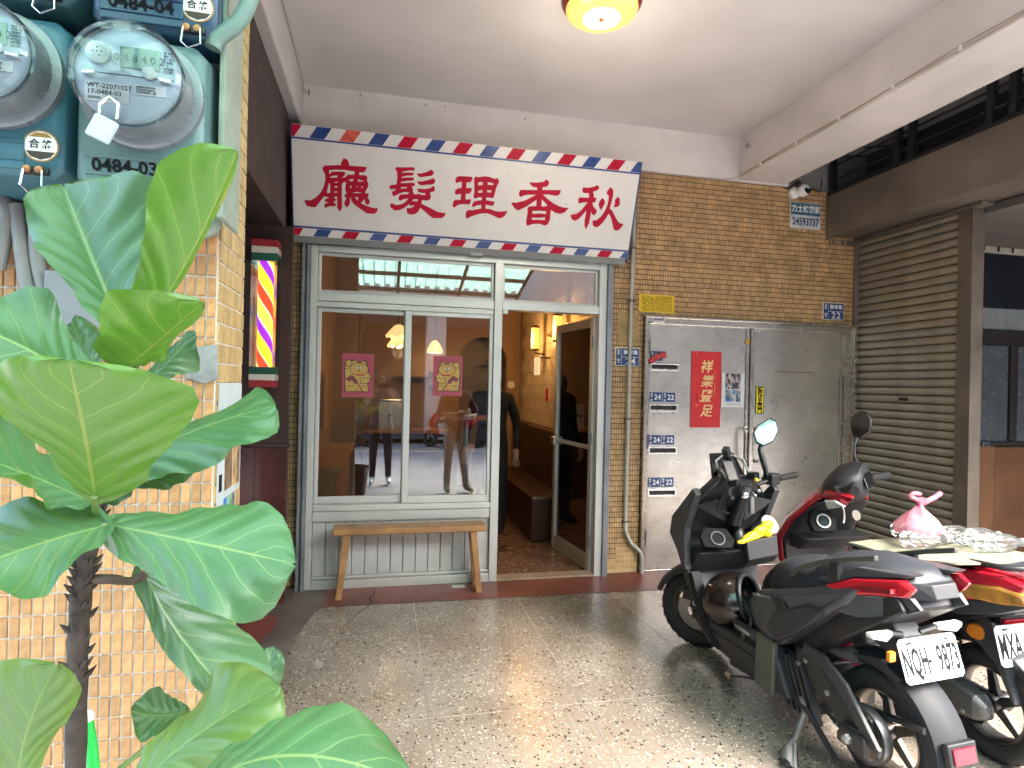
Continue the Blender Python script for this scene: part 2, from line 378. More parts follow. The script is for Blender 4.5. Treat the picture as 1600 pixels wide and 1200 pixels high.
# ================================================================ SHOP SIGN
SB, ST = Vector((0, 4.20, 2.425)), Vector((0, 3.975, 3.085))       # foot and head of the tilted board
SX0, SX1 = -.612, 1.79
sv = (ST-SB); SH = sv.length; sv.normalize(); SN = Vector((1, 0, 0)).cross(sv)   # normal towards the street
S = thing('shop_sign', 'white signboard with five red brush characters and barber stripes along both edges', 'sign', (.59, 4.2, 2.425))
Ms = frame((SX0, SB.y, SB.z), (1, 0, 0), sv); SW = SX1-SX0
MB().prism([(0, 0), (SW, 0), (SW, SH), (0, SH)], -.05, 0, Ms).build('board', mat('painted sign board', (.70, .68, .655), .45, var=.04, vscale=5, bump=.05, bscale=200), S, bevel=.003)
MB().prism([(-.004, -.045), (SW-.01, -.045), (SW-.01, -.001), (-.004, -.001)], -.055, -.004, Ms).build('bottom_rail', mat('grey rail paint', (.20, .21, .21), .5), S, bevel=.003)
MB().prism([(SW, -.02), (SW+.006, -.02), (SW+.006, SH), (SW, SH)], -.05, .002, Ms).build('edge_strip', blue_paint, S)
MB().prism([(-.006, 0), (0, 0), (0, SH), (-.006, SH)], -.05, .002, Ms).build('edge_strip', blue_paint, S)
worn_red = mat('faded red enamel', (.62, .09, .05), .5, var=.35, vscale=40)
def stripes(y0, y1, first, lean, pitch):
    x = first; k = 0
    while x < SW+lean:
        a = [(x, y0), (x+pitch, y0), (x+pitch+lean, y1), (x+lean, y1)]
        # clip to the board
        def clip(poly, lim, sgn):
            out = []
            for i in range(len(poly)):
                p, q = poly[i-1], poly[i]; ip, iq = (p[0]-lim)*sgn >= 0, (q[0]-lim)*sgn >= 0
                if ip != iq: t = (lim-p[0])/(q[0]-p[0]); out.append((lim, p[1]+(q[1]-p[1])*t))
                if iq: out.append(q)
            return out
        a = clip(a, .001, 1); a = clip(a, SW-.001, -1) if len(a) > 2 else a
        if len(a) > 2:
            c = [red_paint, blue_paint][k % 2]
            if k == 2 and y0 > .3: c = worn_red
            MB().prism(a, 0, .0018, Ms).build('stripe', c, S)
        x += pitch*2; k += 1
stripes(SH-.075, SH-.003, -.075, .048, .0923); stripes(.004, .052, -.06, .030, .0923)
MB().prism([(0, SH-.088), (SW, SH-.088), (SW, SH-.077), (0, SH-.077)], 0, .002, Ms).build('border_line', blue_paint, S)
MB().prism([(0, .054), (SW, .054), (SW, .067), (0, .067)], 0, .002, Ms).build('border_line', blue_paint, S)
CH = {
 'ting': (470, 240, 12, [([(805,85),(870,110),(900,160),(910,225),(1235,250),(1230,290),(1190,350),(1095,355),(1095,400),(1225,410),(1255,450),(1240,505),(1270,560),(1265,620),(1225,690),(1205,745),(1275,745),(1255,820),(1295,890),(1285,940),(1245,968),(1210,925),(1195,850),(1130,932),(1260,990),(1360,1020),(1450,1025),(1420,1100),(1370,1130),(1240,1120),(1150,1060),(1000,950),(955,890),(935,820),(920,830),(925,930),(870,1015),(820,960),(820,910),(850,850),(865,820),(820,815),(820,785),(865,735),(835,690),(835,620),(855,530),(785,545),(770,600),(775,1000),(740,1090),(685,1020),(678,800),(622,818),(658,852),(655,885),(612,908),(662,950),(655,985),(520,990),(470,1022),(440,1000),(458,935),(525,915),(448,895),(458,855),(528,825),(440,800),(400,850),(280,1005),(220,1005),(110,980),(60,870),(190,875),(280,825),(370,735),(430,620),(460,500),(460,390),(415,320),(415,260),(440,225),(755,215),(760,160)],
   [[(530,315),(620,302),(830,308),(1010,335),(1005,395),(880,398),(830,445),(775,455),(838,385),(820,342),(600,335),(555,365),(535,390)],[(545,440),(600,415),(688,410),(680,452),(540,450)],[(530,550),(550,570),(550,735),(485,735)],[(640,530),(692,530),(690,548),(640,548)],[(635,615),(690,615),(690,635),(635,635)],[(628,710),(685,710),(683,730),(628,730)],[(895,490),(990,472),(975,525),(930,520)],[(1075,480),(1195,520),(1068,525)],[(930,600),(955,605),(945,650),(925,645)],[(1048,615),(1065,615),(1065,635),(1045,635)],[(1145,610),(1168,615),(1150,650),(1135,645)],[(960,735),(1050,718),(1150,738),(1050,742)],[(1010,815),(1080,815),(1070,885)]])]),
 'fa': (600, 250, 12, [([(260,125),(290,140),(560,135),(578,175),(560,200),(480,195),(370,215),(335,238),(450,235),(568,240),(535,292),(430,295),(330,318),(330,335),(450,325),(560,330),(562,365),(545,385),(430,390),(320,410),(315,435),(420,430),(560,425),(585,455),(565,492),(520,500),(545,540),(540,600),(570,645),(660,635),(700,655),(775,660),(775,625),(645,605),(615,535),(760,545),(860,530),(930,485),(955,520),(945,590),(870,605),(865,655),(885,670),(860,745),(800,760),(710,750),(705,820),(850,890),(1000,970),(1160,1000),(1130,1060),(1080,1090),(920,1090),(850,1040),(760,960),(680,895),(640,970),(580,1015),(490,1025),(430,990),(425,900),(500,900),(560,870),(570,850),(500,860),(470,830),(380,900),(290,940),(200,945),(130,890),(115,850),(140,800),(190,835),(260,845),(350,820),(420,770),(455,725),(380,730),(300,765),(270,725),(285,670),(320,645),(450,640),(470,605),(380,600),(290,625),(185,685),(150,640),(150,595),(200,575),(225,535),(120,550),(95,510),(120,475),(235,455),(250,340),(245,220),(205,160)],
   [[(320,510),(420,505),(435,525),(320,540)],[(555,735),(630,735),(630,775),(530,770)]]),
   ([(610,258),(720,250),(800,225),(890,180),(930,220),(925,270),(890,295),(790,310),(685,325),(640,300)], []), ([(615,400),(720,400),(830,375),(935,340),(962,390),(945,440),(900,460),(790,465),(700,478),(650,450)], [])]),
 'li': (700, 260, 12, [([(160,200),(220,180),(450,195),(455,240),(425,300),(350,300),(340,405),(450,405),(440,460),(410,510),(335,515),(330,620),(430,615),(425,665),(400,715),(290,705),(190,720),(115,775),(85,740),(100,660),(125,630),(240,625),(245,515),(150,530),(125,495),(140,440),(190,410),(255,405),(260,290),(200,295),(150,320),(135,270)], []),
   ([(520,185),(560,205),(690,185),(770,195),(870,235),(930,220),(958,265),(950,310),(900,410),(880,500),(855,590),(800,590),(720,580),(718,635),(875,660),(850,740),(780,735),(705,715),(700,790),(790,800),(900,840),(1000,850),(1120,835),(1060,930),(1000,970),(940,970),(840,920),(740,880),(640,880),(530,905),(430,940),(360,980),(330,950),(335,870),(370,820),(470,820),(620,790),(625,720),(550,730),(465,765),(445,735),(470,680),(510,650),(635,630),(635,580),(570,580),(510,605),(475,570),(495,490),(490,230)],
   [[(565,300),(650,290),(650,345),(568,355)],[(745,295),(855,315),(848,350),(745,345)],[(568,455),(648,445),(640,490),(568,495)],[(735,440),(820,455),(810,490),(735,485)]])]),
 'xiang': (790, 270, 12, [([(450,170),(520,185),(620,180),(710,170),(770,122),(815,170),(810,215),(770,260),(690,270),(690,320),(1035,325),(1020,390),(980,430),(900,425),(800,405),(700,410),(800,500),(900,575),(1000,625),(1090,655),(1185,655),(1110,740),(1020,770),(930,750),(850,695),(840,760),(835,860),(800,950),(760,985),(720,985),(640,955),(500,960),(410,995),(385,960),(390,870),(410,770),(410,660),(450,628),(578,622),(580,505),(500,560),(400,625),(250,700),(200,695),(150,640),(100,555),(200,560),(350,525),(480,460),(570,412),(420,410),(340,425),(280,455),(245,405),(265,335),(295,318),(590,325),(590,275),(520,265),(470,225)],
   [[(680,495),(790,615),(720,635),(668,625)],[(500,718),(620,710),(765,722),(755,772),(640,762),(505,768)],[(495,840),(620,845),(742,835),(735,888),(620,880),(490,880)]])]),
 'qiu': (885, 280, 13.33, [([(350,165),(420,180),(520,170),(590,150),(640,122),(680,150),(680,190),(640,230),(550,265),(570,310),(570,380),(630,390),(600,480),(540,490),(555,555),(590,605),(630,640),(630,690),(570,755),(530,720),(510,670),(500,760),(470,920),(405,1045),(375,970),(380,850),(415,650),(330,750),(250,830),(190,865),(130,850),(100,810),(90,740),(200,725),(300,660),(380,560),(440,480),(340,485),(260,510),(245,460),(255,400),(280,380),(470,385),(470,290),(370,290),(335,260),(330,220)], []),
   ([(750,385),(805,460),(795,510),(725,645),(690,600),(670,530),(690,460)], []),
   ([(915,160),(975,220),(975,330),(945,450),(905,610),(950,650),(1010,770),(1060,860),(1110,915),(1190,930),(1140,1010),(1090,1055),(1040,1075),(990,1050),(970,980),(945,860),(910,760),(875,715),(840,790),(760,900),(690,970),(625,1005),(555,970),(540,865),(630,850),(720,780),(800,660),(850,550),(875,440),(880,340),(840,310),(845,260),(890,200)], []),
   ([(1075,360),(1110,410),(1110,530),(1070,575),(980,585),(1010,510),(1010,430)], [])]),
}
Msi = Ms.inverted()
def sign_uv(p, c):
    q = Msi @ on_plane(c[0]+p[0]/c[2], c[1]+p[1]/c[2], SB, SN); return (q.x, q.y)
for k, c in CH.items():
    mb = MB()
    for outer, holes in c[3]:
        mb.holed([sign_uv(p, c) for p in outer], [[sign_uv(p, c) for p in h] for h in holes], 0, .0022, Ms)
    mb.build('character', red_paint, S, fixn=False)
for i in range(26):       # screw heads
    u = rnd.random()*SW; w = rnd.choice([SH-.05, .03, .09, SH-.1, rnd.random()*SH])
    MB().lathe([(.0035, 0), (.003, .0028), (0, .003)], 6, Ms @ Matrix.Translation((u, w, 0))).build('screw', mat('dull screw', (.16, .13, .11), .6, .4), S)
# shutter box and motor pieces under the sign
Bx = thing('shutter_housing', 'soiled grey roller shutter housing tucked under the signboard', 'housing', (.57, 4.26, 2.36))
MB().box(-.555, 1.69, 4.245, FY-.001, 2.405, 2.47).build('case', mat('dirty housing', (.13, .125, .12), .6, .3, var=.4, vscale=8), Bx, bevel=.004)
MB().tube([(-.52, 4.235, 2.385), (.3, 4.232, 2.392), (.75, 4.235, 2.388), (1.6, 4.232, 2.395)], .0045, 6).build('wire', black_plastic, Bx)
MB().tube([(-.5, 4.228, 2.398), (.4, 4.232, 2.383), (1.5, 4.23, 2.388)], .003, 6).build('wire', mat('grey cable', (.3, .3, .29), .6), Bx)
MB().box(.59, .68, 4.21, 4.246, 2.375, 2.40).build('limit_switch', mat('grey switch', (.34, .34, .33), .5), Bx, bevel=.005)

# ================================================================ ALUMINIUM SHOPFRONT
A = thing('shopfront', 'aluminium shopfront with sliding windows, transom panes and grooved lower panel', 'shopfront', (.15, FY, 0))
F0, F1 = FY-.05, FY+.05
def bar(name, x0, x1, z0, z1, y0=F0, y1=F1, m=alu_light, bev=.003, par=A): return MB().box(x0, x1, y0, y1, z0, z1).build(name, m, par, bevel=bev)
def chan(x0, x1):
    mb = MB(); mb.box(x0, x0+.006, FY-.075, FY+.02, 0, 2.42); mb.box(x1-.006, x1, FY-.075, FY+.02, 0, 2.42); mb.box(x0, x1, FY-.02, FY-.01, 0, 2.42)
    mb.box(x0+.006, x0+.02, FY-.075, FY-.069, 0, 2.42); mb.box(x1-.02, x1-.006, FY-.075, FY-.069, 0, 2.42)
    return mb.build('shutter_guide', alu_dark, A)
chan(-.56, -.507); chan(1.66, 1.70)
bar('jamb', -.506, -.462, 0, 2.40); bar('jamb', 1.60, 1.659, 0, 2.40, FY-.055); bar('mullion', .785, .845, 0, 2.345, FY-.056)
bar('head_rail', -.461, 1.599, 2.345, 2.40); bar('transom_rail', -.461, .784, 2.005, 2.065); bar('transom_rail', .846, 1.599, 2.005, 2.065)
bar('sill_rail', -.461, .784, .545, .585, FY-.058); bar('sill_rail', -.461, .784, .47, .541, FY-.045); bar('base_rail', -.461, .784, 0, .062, FY-.052); bar('base_lip', -.461, .784, .066, .085, FY-.035)
bar('inner_rail', -.461, .784, 1.965, 2.003, FY-.04)
# grooved boards
n = 14; bw = (.784+.461)/n
for i in range(n):
    x = -.461+i*bw; bar('plank', x+.0018, x+bw-.0018, .086, .469, FY-.02, FY+.01, mat('grooved aluminium board', (.56, .57, .56), .45, .3, var=.1, vscale=5), .004)
MB().box(-.461, .784, FY+.011, FY+.03, .0, .53).build('backboard', alu_dark, A)
glass = glass_mat('window glass', (.92, .92, .91), 3.0)
def pane(x0, x1, z0, z1, y, par=A, m=None):
    return MB().box(x0, x1, y-.0025, y+.0025, z0, z1).build('pane', m or glass, par)
def sash(name, x0, x1, z0, z1, y, st, par=A, m=alu_light, w=None):
    s = bpy.data.objects.new(name, None); COL.objects.link(s); s.parent = par; s.empty_display_size = .1; OFF[s.name] = OFF[par.name]
    wl, wr, wb, wt = w or (st, st, st, st)
    MB().box(x0, x0+wl, y-.016, y+.016, z0, z1).build('stile', m, s, bevel=.003)
    MB().box(x1-wr, x1, y-.016, y+.016, z0, z1).build('stile', m, s, bevel=.003)
    MB().box(x0+wl, x1-wr, y-.014, y+.014, z0, z0+wb).build('rail', m, s, bevel=.003)
    MB().box(x0+wl, x1-wr, y-.014, y+.014, z1-wt, z1).build('rail', m, s, bevel=.003)
    pane(x0+wl-.004, x1-wr+.004, z0+wb-.004, z1-wt+.004, y, s); return s
sash('window_sash', -.46, .165, .586, 1.964, FY+.018, .03, w=(.026, .03, .05, .03))
sash('window_sash', .143, .783, .586, 1.964, FY-.018, .03, w=(.045, .026, .05, .03))
sash('transom_window', -.46, .784, 2.066, 2.344, FY, .02); sash('transom_window', .846, 1.598, 2.066, 2.344, FY, .02)
# door leaf swung inwards
D_ = thing('glass_door', 'aluminium framed glass door standing open into the barber shop', 'door', (1.605, FY+.03, 0), (0, 0, R(-83)), local=True)
dw, dh = -.735, 1.985
mb = MB(); mb.box(dw, dw+.055, -.02, .02, .012, dh); mb.box(-.055, 0, -.02, .02, .012, dh); mb.build('stile', alu_light, D_, bevel=.003)
MB().box(dw+.055, -.055, -.018, .018, .012, .13).build('rail', mat('tarnished alu', (.45, .40, .33), .5, .4), D_, bevel=.003)
MB().box(dw+.055, -.055, -.018, .018, dh-.07, dh).build('rail', mat('tarnished alu', (.45, .40, .33), .5, .4), D_, bevel=.003)
MB().box(dw+.055, -.055, -.018, .018, .955, .985).build('rail', alu_light, D_, bevel=.003)
MB().box(dw+.05, -.05, -.003, .003, .12, .96).build('pane', glass, D_); MB().box(dw+.05, -.05, -.003, .003, .98, dh-.06).build('pane', glass, D_)
MB().box(dw-.004, dw+.07, -.05, .05, .93, 1.0).build('lock', mat('steel lock', (.5, .48, .44), .35, .9), D_, bevel=.006)
for z in (.2, 1.0, 1.75): MB().tube([(.004, -.026, z), (.004, -.026, z+.09)], .008, 8).build('hinge', alu_dark, D_)
MB().box(.845, 1.60, FY-.06, FY+.06, 0, .018).build('threshold', mat('worn stone threshold', (.30, .22, .15), .6, var=.3), A, bevel=.008)
MB().box(.85, .885, FY-.062, FY-.055, 1.972, 2.004).build('strike_plate', alu, A)
# gold and red cat prints stuck inside the panes
poster_pink = mat('pink print', (.42, .075, .12), .6); cat_y = mat('ochre print', (.56, .36, .10), .6); line_b = mat('dark print line', (.025, .025, .04), .6); eye_w = mat('pale print', (.75, .70, .62), .6); maroon = mat('maroon print', (.22, .05, .07), .6)
def poster(x0, x1, z0, z1, y, flip, label):
    P = thing('cat_poster', label, 'poster', ((x0+x1)/2, y, z0), group='cat prints on the window')
    w, h = x1-x0, z1-z0; M = facing(x0, z0, y)
    MB().prism([(0, 0), (w, 0), (w, h), (0, h)], -.001, 0, M).build('sheet', poster_pink, P)
    def q(p): u = p[0]/640.; u = 1-u if flip else u; return (u*w, h*(1-p[1]/860.))
    def flat(poly, m, d, nm):
        poly = [q(p) for p in poly]; MB().prism(poly, d*.0004-.0002, d*.0004, M).build(nm, m, P)
    def circ(c, r, m, d, nm, n=14, ry=None): flat([(c[0]+r*math.cos(2*math.pi*i/n), c[1]+(ry or r)*math.sin(2*math.pi*i/n)) for i in range(n)], m, d, nm)
    body = [(60,740),(45,610),(55,480),(40,380),(45,200),(80,130),(150,110),(200,140),(230,115),(285,125),(310,165),(380,165),(400,130),(455,120),(490,150),(510,240),(540,300),(535,380),(590,430),(600,510),(560,570),(525,590),(540,690),(560,760),(330,760),(310,700),(285,760),(60,765)]
    flat(body, line_b, 1, 'figure_outline')
    cx, cyy = 315, 450
    flat([(cx+(x-cx)*.93, cyy+(y_-cyy)*.95) for x, y_ in body], cat_y, 2, 'figure')
    circ((130, 190), 72, line_b, 3, 'paw_line'); circ((130, 190), 60, cat_y, 4, 'paw'); circ((340, 300), 195, line_b, 3, 'face_line', ry=130); circ((340, 300), 183, cat_y, 4, 'face', ry=120)
    for ex in (305, 380): circ((ex, 275), 34, line_b, 5, 'eye_line'); circ((ex, 275), 26, eye_w, 6, 'eye'); circ((ex+4, 275), 9, line_b, 7, 'pupil')
    circ((342, 325), 12, line_b, 5, 'nose'); flat([(300,350),(342,340),(385,352),(342,352)], line_b, 5, 'mouth')
    flat([(240,405),(470,405),(440,428),(270,428)], red_paint, 5, 'collar')
    flat([(85,490),(185,420),(235,440),(320,540),(300,600),(250,590),(200,520),(150,560),(90,520)], maroon, 8, 'cloth'); flat([(290,560),(310,550),(430,740),(405,745)], maroon, 6, 'stick')
    flat([(360,470),(560,470),(590,530),(520,590),(370,590)], line_b, 5, 'arm_line'); flat([(372,482),(550,482),(575,530),(510,578),(382,578)], cat_y, 6, 'arm')
    for a in ([(120,640),(220,635),(220,648),(120,652)], [(390,640),(480,636),(480,648),(390,650)], [(55,290),(110,290),(110,300),(55,300)]): flat(a, line_b, 5, 'line')
    return P
a, b = fx(535, 552), fx(583, 621); poster(a.x, b.x, b.z, a.z, FY+.013, False, 'pink cat print on the window pane beside the tiled strip and barber pole')
a, b = fx(677, 556), fx(721, 619); poster(a.x, b.x, b.z, a.z, FY-.023, True, 'pink cat print on the window pane beside the shop doorway')

# ================================================================ BENCH
Bn = thing('bench', 'narrow wooden bench with splayed legs against the shopfront', 'bench', (.22, 4.1, 0))
yb = 4.12
MB().box(-.31, .73, yb-.075, yb+.09, .425, .468).build('seat', wood_bench, Bn, bevel=.01, seg=3)
def leg(x0, y0, x1, y1):
    m = MB(); a = .02
    m.loft([[(x0-a, y0-a, 0), (x0+a, y0-a, 0), (x0+a, y0+a, 0), (x0-a, y0+a, 0)], [(x1-a*1.2, y1-a, .44), (x1+a*1.2, y1-a, .44), (x1+a*1.2, y1+a, .44), (x1-a*1.2, y1+a, .44)]])
    m.build('leg', wood_bench, Bn, bevel=.004)
leg(-.262, yb-.06, -.215, yb-.03); leg(-.262, yb+.10, -.215, yb+.05); leg(.68, yb-.06, .635, yb-.03); leg(.68, yb+.10, .635, yb+.05)
dp = MB().box(.51, .60, 4.16, 4.21, .004, .009).build('drain_plate', mat('drain plate', (.45, .45, .44), .4, .8), None, bevel=.002); tag(dp, 'small metal drain plate on the red floor under the bench', 'drain plate')

# ================================================================ BARBER POLE WALL
brown = mat('dark brown plywood', (.045, .020, .016), .5, var=.3, vscale=4, coat=.1); maroon_w = mat('lacquered maroon wood', (.075, .016, .014), .3, var=.5, vscale=3.5, coat=.3)
Pn = thing('panel_wall', 'dark brown wooden partition holding the barber pole, maroon boards below its rail', 'partition', (-1.1, 4.05, 0))
MB().box(-1.6, -.595, 4.03, 4.08, 1.04, 2.44).build('upper_panel', brown, Pn)
for i in range(5):
    x = -1.6+i*.201; MB().box(x+.001, x+.2, 4.03-.003*(i % 2), 4.08, .0, 1.015).build('board', maroon_w, Pn, bevel=.002)
MB().box(-1.6, -.582, 4.015, 4.08, 1.0152, 1.0395).build('rail', mat('dark rail', (.05, .028, .025), .4), Pn, bevel=.004)
Bk = MB().box(-1.6, -.65, 2.75, 4.1, 2.44, 3.199).build('bulkhead', mat('brown bulkhead laminate', (.050, .034, .031), .6, var=.15, vscale=2), None, bevel=.004)
tag(Bk, 'brown laminate bulkhead box overhanging the barber pole beside the signboard', 'bulkhead')
struct(MB().box(-1.6, -.66, 4.08, FY, 2.4, 3.2).build('wall', brown))
Bp = thing('barber_pole', 'lit barber pole with red, yellow and purple spiral in a clear square case', 'barber pole', (-.737, 3.98, 1.40))
px0, px1, py0, py1 = -.815, -.66, 3.90, 4.029
green_p = mat('green band', (.012, .09, .055), .35); cream_p = mat('cream band', (.62, .58, .52), .4); dred = mat('dark red band', (.30, .02, .03), .35)
for z0, z1, m in ((1.40, 1.444, dred), (1.444, 1.482, cream_p), (1.482, 1.528, green_p), (2.187, 2.235, green_p), (2.235, 2.276, cream_p), (2.276, 2.32, dred)):
    MB().box(px0, px1, py0, py1, z0+.0003, z1-.0003).build('band', m, Bp, bevel=.003)
ms = bpy.data.materials.new('lit spiral'); ms.use_nodes = True; N, L, b = nodes(ms)
tc = N.new('ShaderNodeTexCoord'); sp = N.new('ShaderNodeSeparateXYZ'); L.new(tc.outputs['Object'], sp.inputs[0])
at2 = N.new('ShaderNodeMath'); at2.operation = 'ARCTAN2'; L.new(sp.outputs[1], at2.inputs[0]); L.new(sp.outputs[0], at2.inputs[1])
sc1 = N.new('ShaderNodeMath'); sc1.operation = 'MULTIPLY'; sc1.inputs[1].default_value = 1/(2*math.pi); L.new(at2.outputs[0], sc1.inputs[0])
zz = N.new('ShaderNodeMath'); zz.operation = 'MULTIPLY'; zz.inputs[1].default_value = 2.35; L.new(sp.outputs[2], zz.inputs[0])
ad = N.new('ShaderNodeMath'); ad.operation = 'ADD'; L.new(sc1.outputs[0], ad.inputs[0]); L.new(zz.outputs[0], ad.inputs[1])
a3 = N.new('ShaderNodeMath'); a3.operation = 'ADD'; a3.inputs[1].default_value = .12; L.new(ad.outputs[0], a3.inputs[0])
fr = N.new('ShaderNodeMath'); fr.operation = 'FRACT'; L.new(a3.outputs[0], fr.inputs[0])
cr = N.new('ShaderNodeValToRGB'); cr.color_ramp.interpolation = 'CONSTANT'; L.new(fr.outputs[0], cr.inputs[0])
stops = [(0, (.85, .06, .02)), (.22, (1, .80, .50)), (.25, (1, .62, .03)), (.50, (.28, .02, .55)), (.68, (1, .85, .6)), (.72, (1, .55, .08)), (.97, (1, .85, .6))]
e = cr.color_ramp.elements; e[0].position = 0; e[0].color = (*stops[0][1], 1); e[1].position = stops[1][0]; e[1].color = (*stops[1][1], 1)
for p_, c_ in stops[2:]: q_ = e.new(p_); q_.color = (*c_, 1)
L.new(cr.outputs[0], b.inputs['Base Color']); L.new(cr.outputs[0], b.inputs['Emission Color']); b.inputs['Emission Strength'].default_value = .18; b.inputs['Roughness'].default_value = .3
cyl = MB().lathe([(.047, -.33), (.047, .33)], 28).build('spiral_cylinder', ms, None, smooth=40); cyl.parent = Bp; cyl.location = (0, -.015, .4575)
caseg = glass_mat('case acrylic', (.93, .92, .90), 1.5)
for (x0, x1, y0, y1) in ((px0, px1, py0, py0+.003), (px0, px0+.003, py0+.0035, py1), (px1-.003, px1, py0+.0035, py1)):
    MB().box(x0, x1, y0, y1, 1.529, 2.186).build('case_pane', caseg, Bp)
MB().box(px0+.004, px1-.004, py1-.006, py1-.001, 1.529, 2.186).build('reflector', mat('pale reflector', (.75, .68, .58), .25, .2), Bp)
# ================================================================ STEEL DOORS
steel = mat('brushed steel sheet', (.54, .51, .46), .29, .88, var=.16, vscale=2.2, rvar=.07, bump=.02, bscale=9)
N, L, b = nodes(steel)      # tape residue and scuffs with a shape of their own
tc = next(n_ for n_ in N if n_.type == 'TEX_COORD')
mp = N.new('ShaderNodeMapping'); mp.inputs['Scale'].default_value = (3.2, 1, 5.5); L.new(tc.outputs['Object'], mp.inputs[0])
nz = N.new('ShaderNodeTexNoise'); nz.inputs['Scale'].default_value = 2.4; nz.inputs['Detail'].default_value = 7; nz.inputs['Roughness'].default_value = .62; L.new(mp.outputs[0], nz.inputs['Vector'])
r_ = N.new('ShaderNodeMapRange'); r_.inputs[1].default_value = .45; r_.inputs[2].default_value = .8; L.new(nz.outputs['Fac'], r_.inputs[0])
mm = N.new('ShaderNodeMath'); mm.operation = 'MULTIPLY'; mm.inputs[1].default_value = .55; L.new(r_.outputs[0], mm.inputs[0])
mx = N.new('ShaderNodeMix'); mx.data_type = 'RGBA'; mx.inputs[7].default_value = (.30, .285, .235, 1); L.new(mm.outputs[0], mx.inputs[0]); L.new(b.inputs['Base Color'].links[0].from_socket, mx.inputs[6]); L.new(mx.outputs[2], b.inputs['Base Color'])
ra = N.new('ShaderNodeMath'); ra.operation = 'MULTIPLY_ADD'; ra.inputs[1].default_value = .10; L.new(mm.outputs[0], ra.inputs[0]); L.new(b.inputs['Roughness'].links[0].from_socket, ra.inputs[2]); L.new(ra.outputs[0], b.inputs['Roughness'])
mp2 = N.new('ShaderNodeMapping'); mp2.inputs['Rotation'].default_value = (0, R(38), 0); mp2.inputs['Scale'].default_value = (26, 1, 3.2); L.new(tc.outputs['Object'], mp2.inputs[0])
n5 = N.new('ShaderNodeTexNoise'); n5.inputs['Scale'].default_value = 1.6; n5.inputs['Detail'].default_value = 3; L.new(mp2.outputs[0], n5.inputs['Vector'])
r5 = N.new('ShaderNodeMapRange'); r5.inputs[1].default_value = .66; r5.inputs[2].default_value = .74; L.new(n5.outputs['Fac'], r5.inputs[0])
m5 = N.new('ShaderNodeMath'); m5.operation = 'MULTIPLY'; L.new(r5.outputs[0], m5.inputs[0]); L.new(r_.outputs[0], m5.inputs[1])
x5 = N.new('ShaderNodeMix'); x5.data_type = 'RGBA'; x5.inputs[7].default_value = (.66, .65, .61, 1); L.new(m5.outputs[0], x5.inputs[0]); L.new(mx.outputs[2], x5.inputs[6]); L.new(x5.outputs[2], b.inputs['Base Color'])
steel_fr = mat('steel frame', (.50, .46, .40), .26, .95, var=.12, vscale=4, rvar=.08)
G = thing('steel_door', 'pair of scuffed stainless steel doors with letter slots and D handles', 'door', (2.94, FY, 0))
def gb(nm, x0, x1, z0, z1, y0, y1, m=steel_fr, bev=.003, par=G): return MB().box(x0, x1, y0, y1, z0, z1).build(nm, m, par, bevel=bev)
gb('jamb', 1.987, 2.012, 0, 2.0, FY-.05, FY+.05); gb('jamb', 2.013, 2.036, 0, 1.975, FY-.03, FY+.05)
gb('head', 1.987, 3.93, 2.0, 2.018, FY-.05, FY+.05); gb('head', 2.013, 3.86, 1.955, 1.999, FY-.03, FY+.05)
for x0, x1, y in ((3.785, 3.815, -.02), (3.816, 3.85, -.035), (3.851, 3.89, -.03), (3.891, 3.93, -.05)): gb('jamb', x0, x1, 0, 1.999 if x1 > 3.86 else 1.954, FY+y, FY+.05)
lf = gb('leaf', 2.037, 2.888, .02, 1.953, FY-.012, FY+.03, steel); rf = gb('leaf', 2.952, 3.784, .02, 1.953, FY-.012, FY+.03, steel)
gb('meeting_stile', 2.889, 2.918, .02, 1.953, FY-.02, FY+.03); gb('meeting_stile', 2.922, 2.951, .02, 1.953, FY-.036, FY+.03)
gb('kick_rail', 2.037, 3.784, .003, .019, FY-.02, FY+.03)
for z in (.23, .98, 1.72):
    MB().tube([(2.02, FY-.055, z), (2.02, FY-.055, z+.11)], .008, 8).build('hinge', mat('dark hinge', (.2, .18, .16), .4, .9), G)
def dhandle(x, s):
    MB().tube(catmull([(x, FY-.02, 1.135), (x+s*.01, FY-.06, 1.132), (x+s*.035, FY-.075, 1.11), (x+s*.04, FY-.075, 1.0), (x+s*.035, FY-.075, .90), (x+s*.01, FY-.06, .875), (x, FY-.02, .872)], 5), .011, 10).build('handle', mat('satin handle', (.5, .47, .43), .25, 1.), G, smooth=50)
    for z in (1.135, .872): MB().lathe([(.024, 0), (.024, .008), (.012, .012)], 14, facing(x, z, FY-.018)).build('rose', MATS['satin handle'], G, smooth=40)
dhandle(2.90, -1); dhandle(2.965, 1)
slot_in = mat('dark slot', (.012, .011, .011), .6)
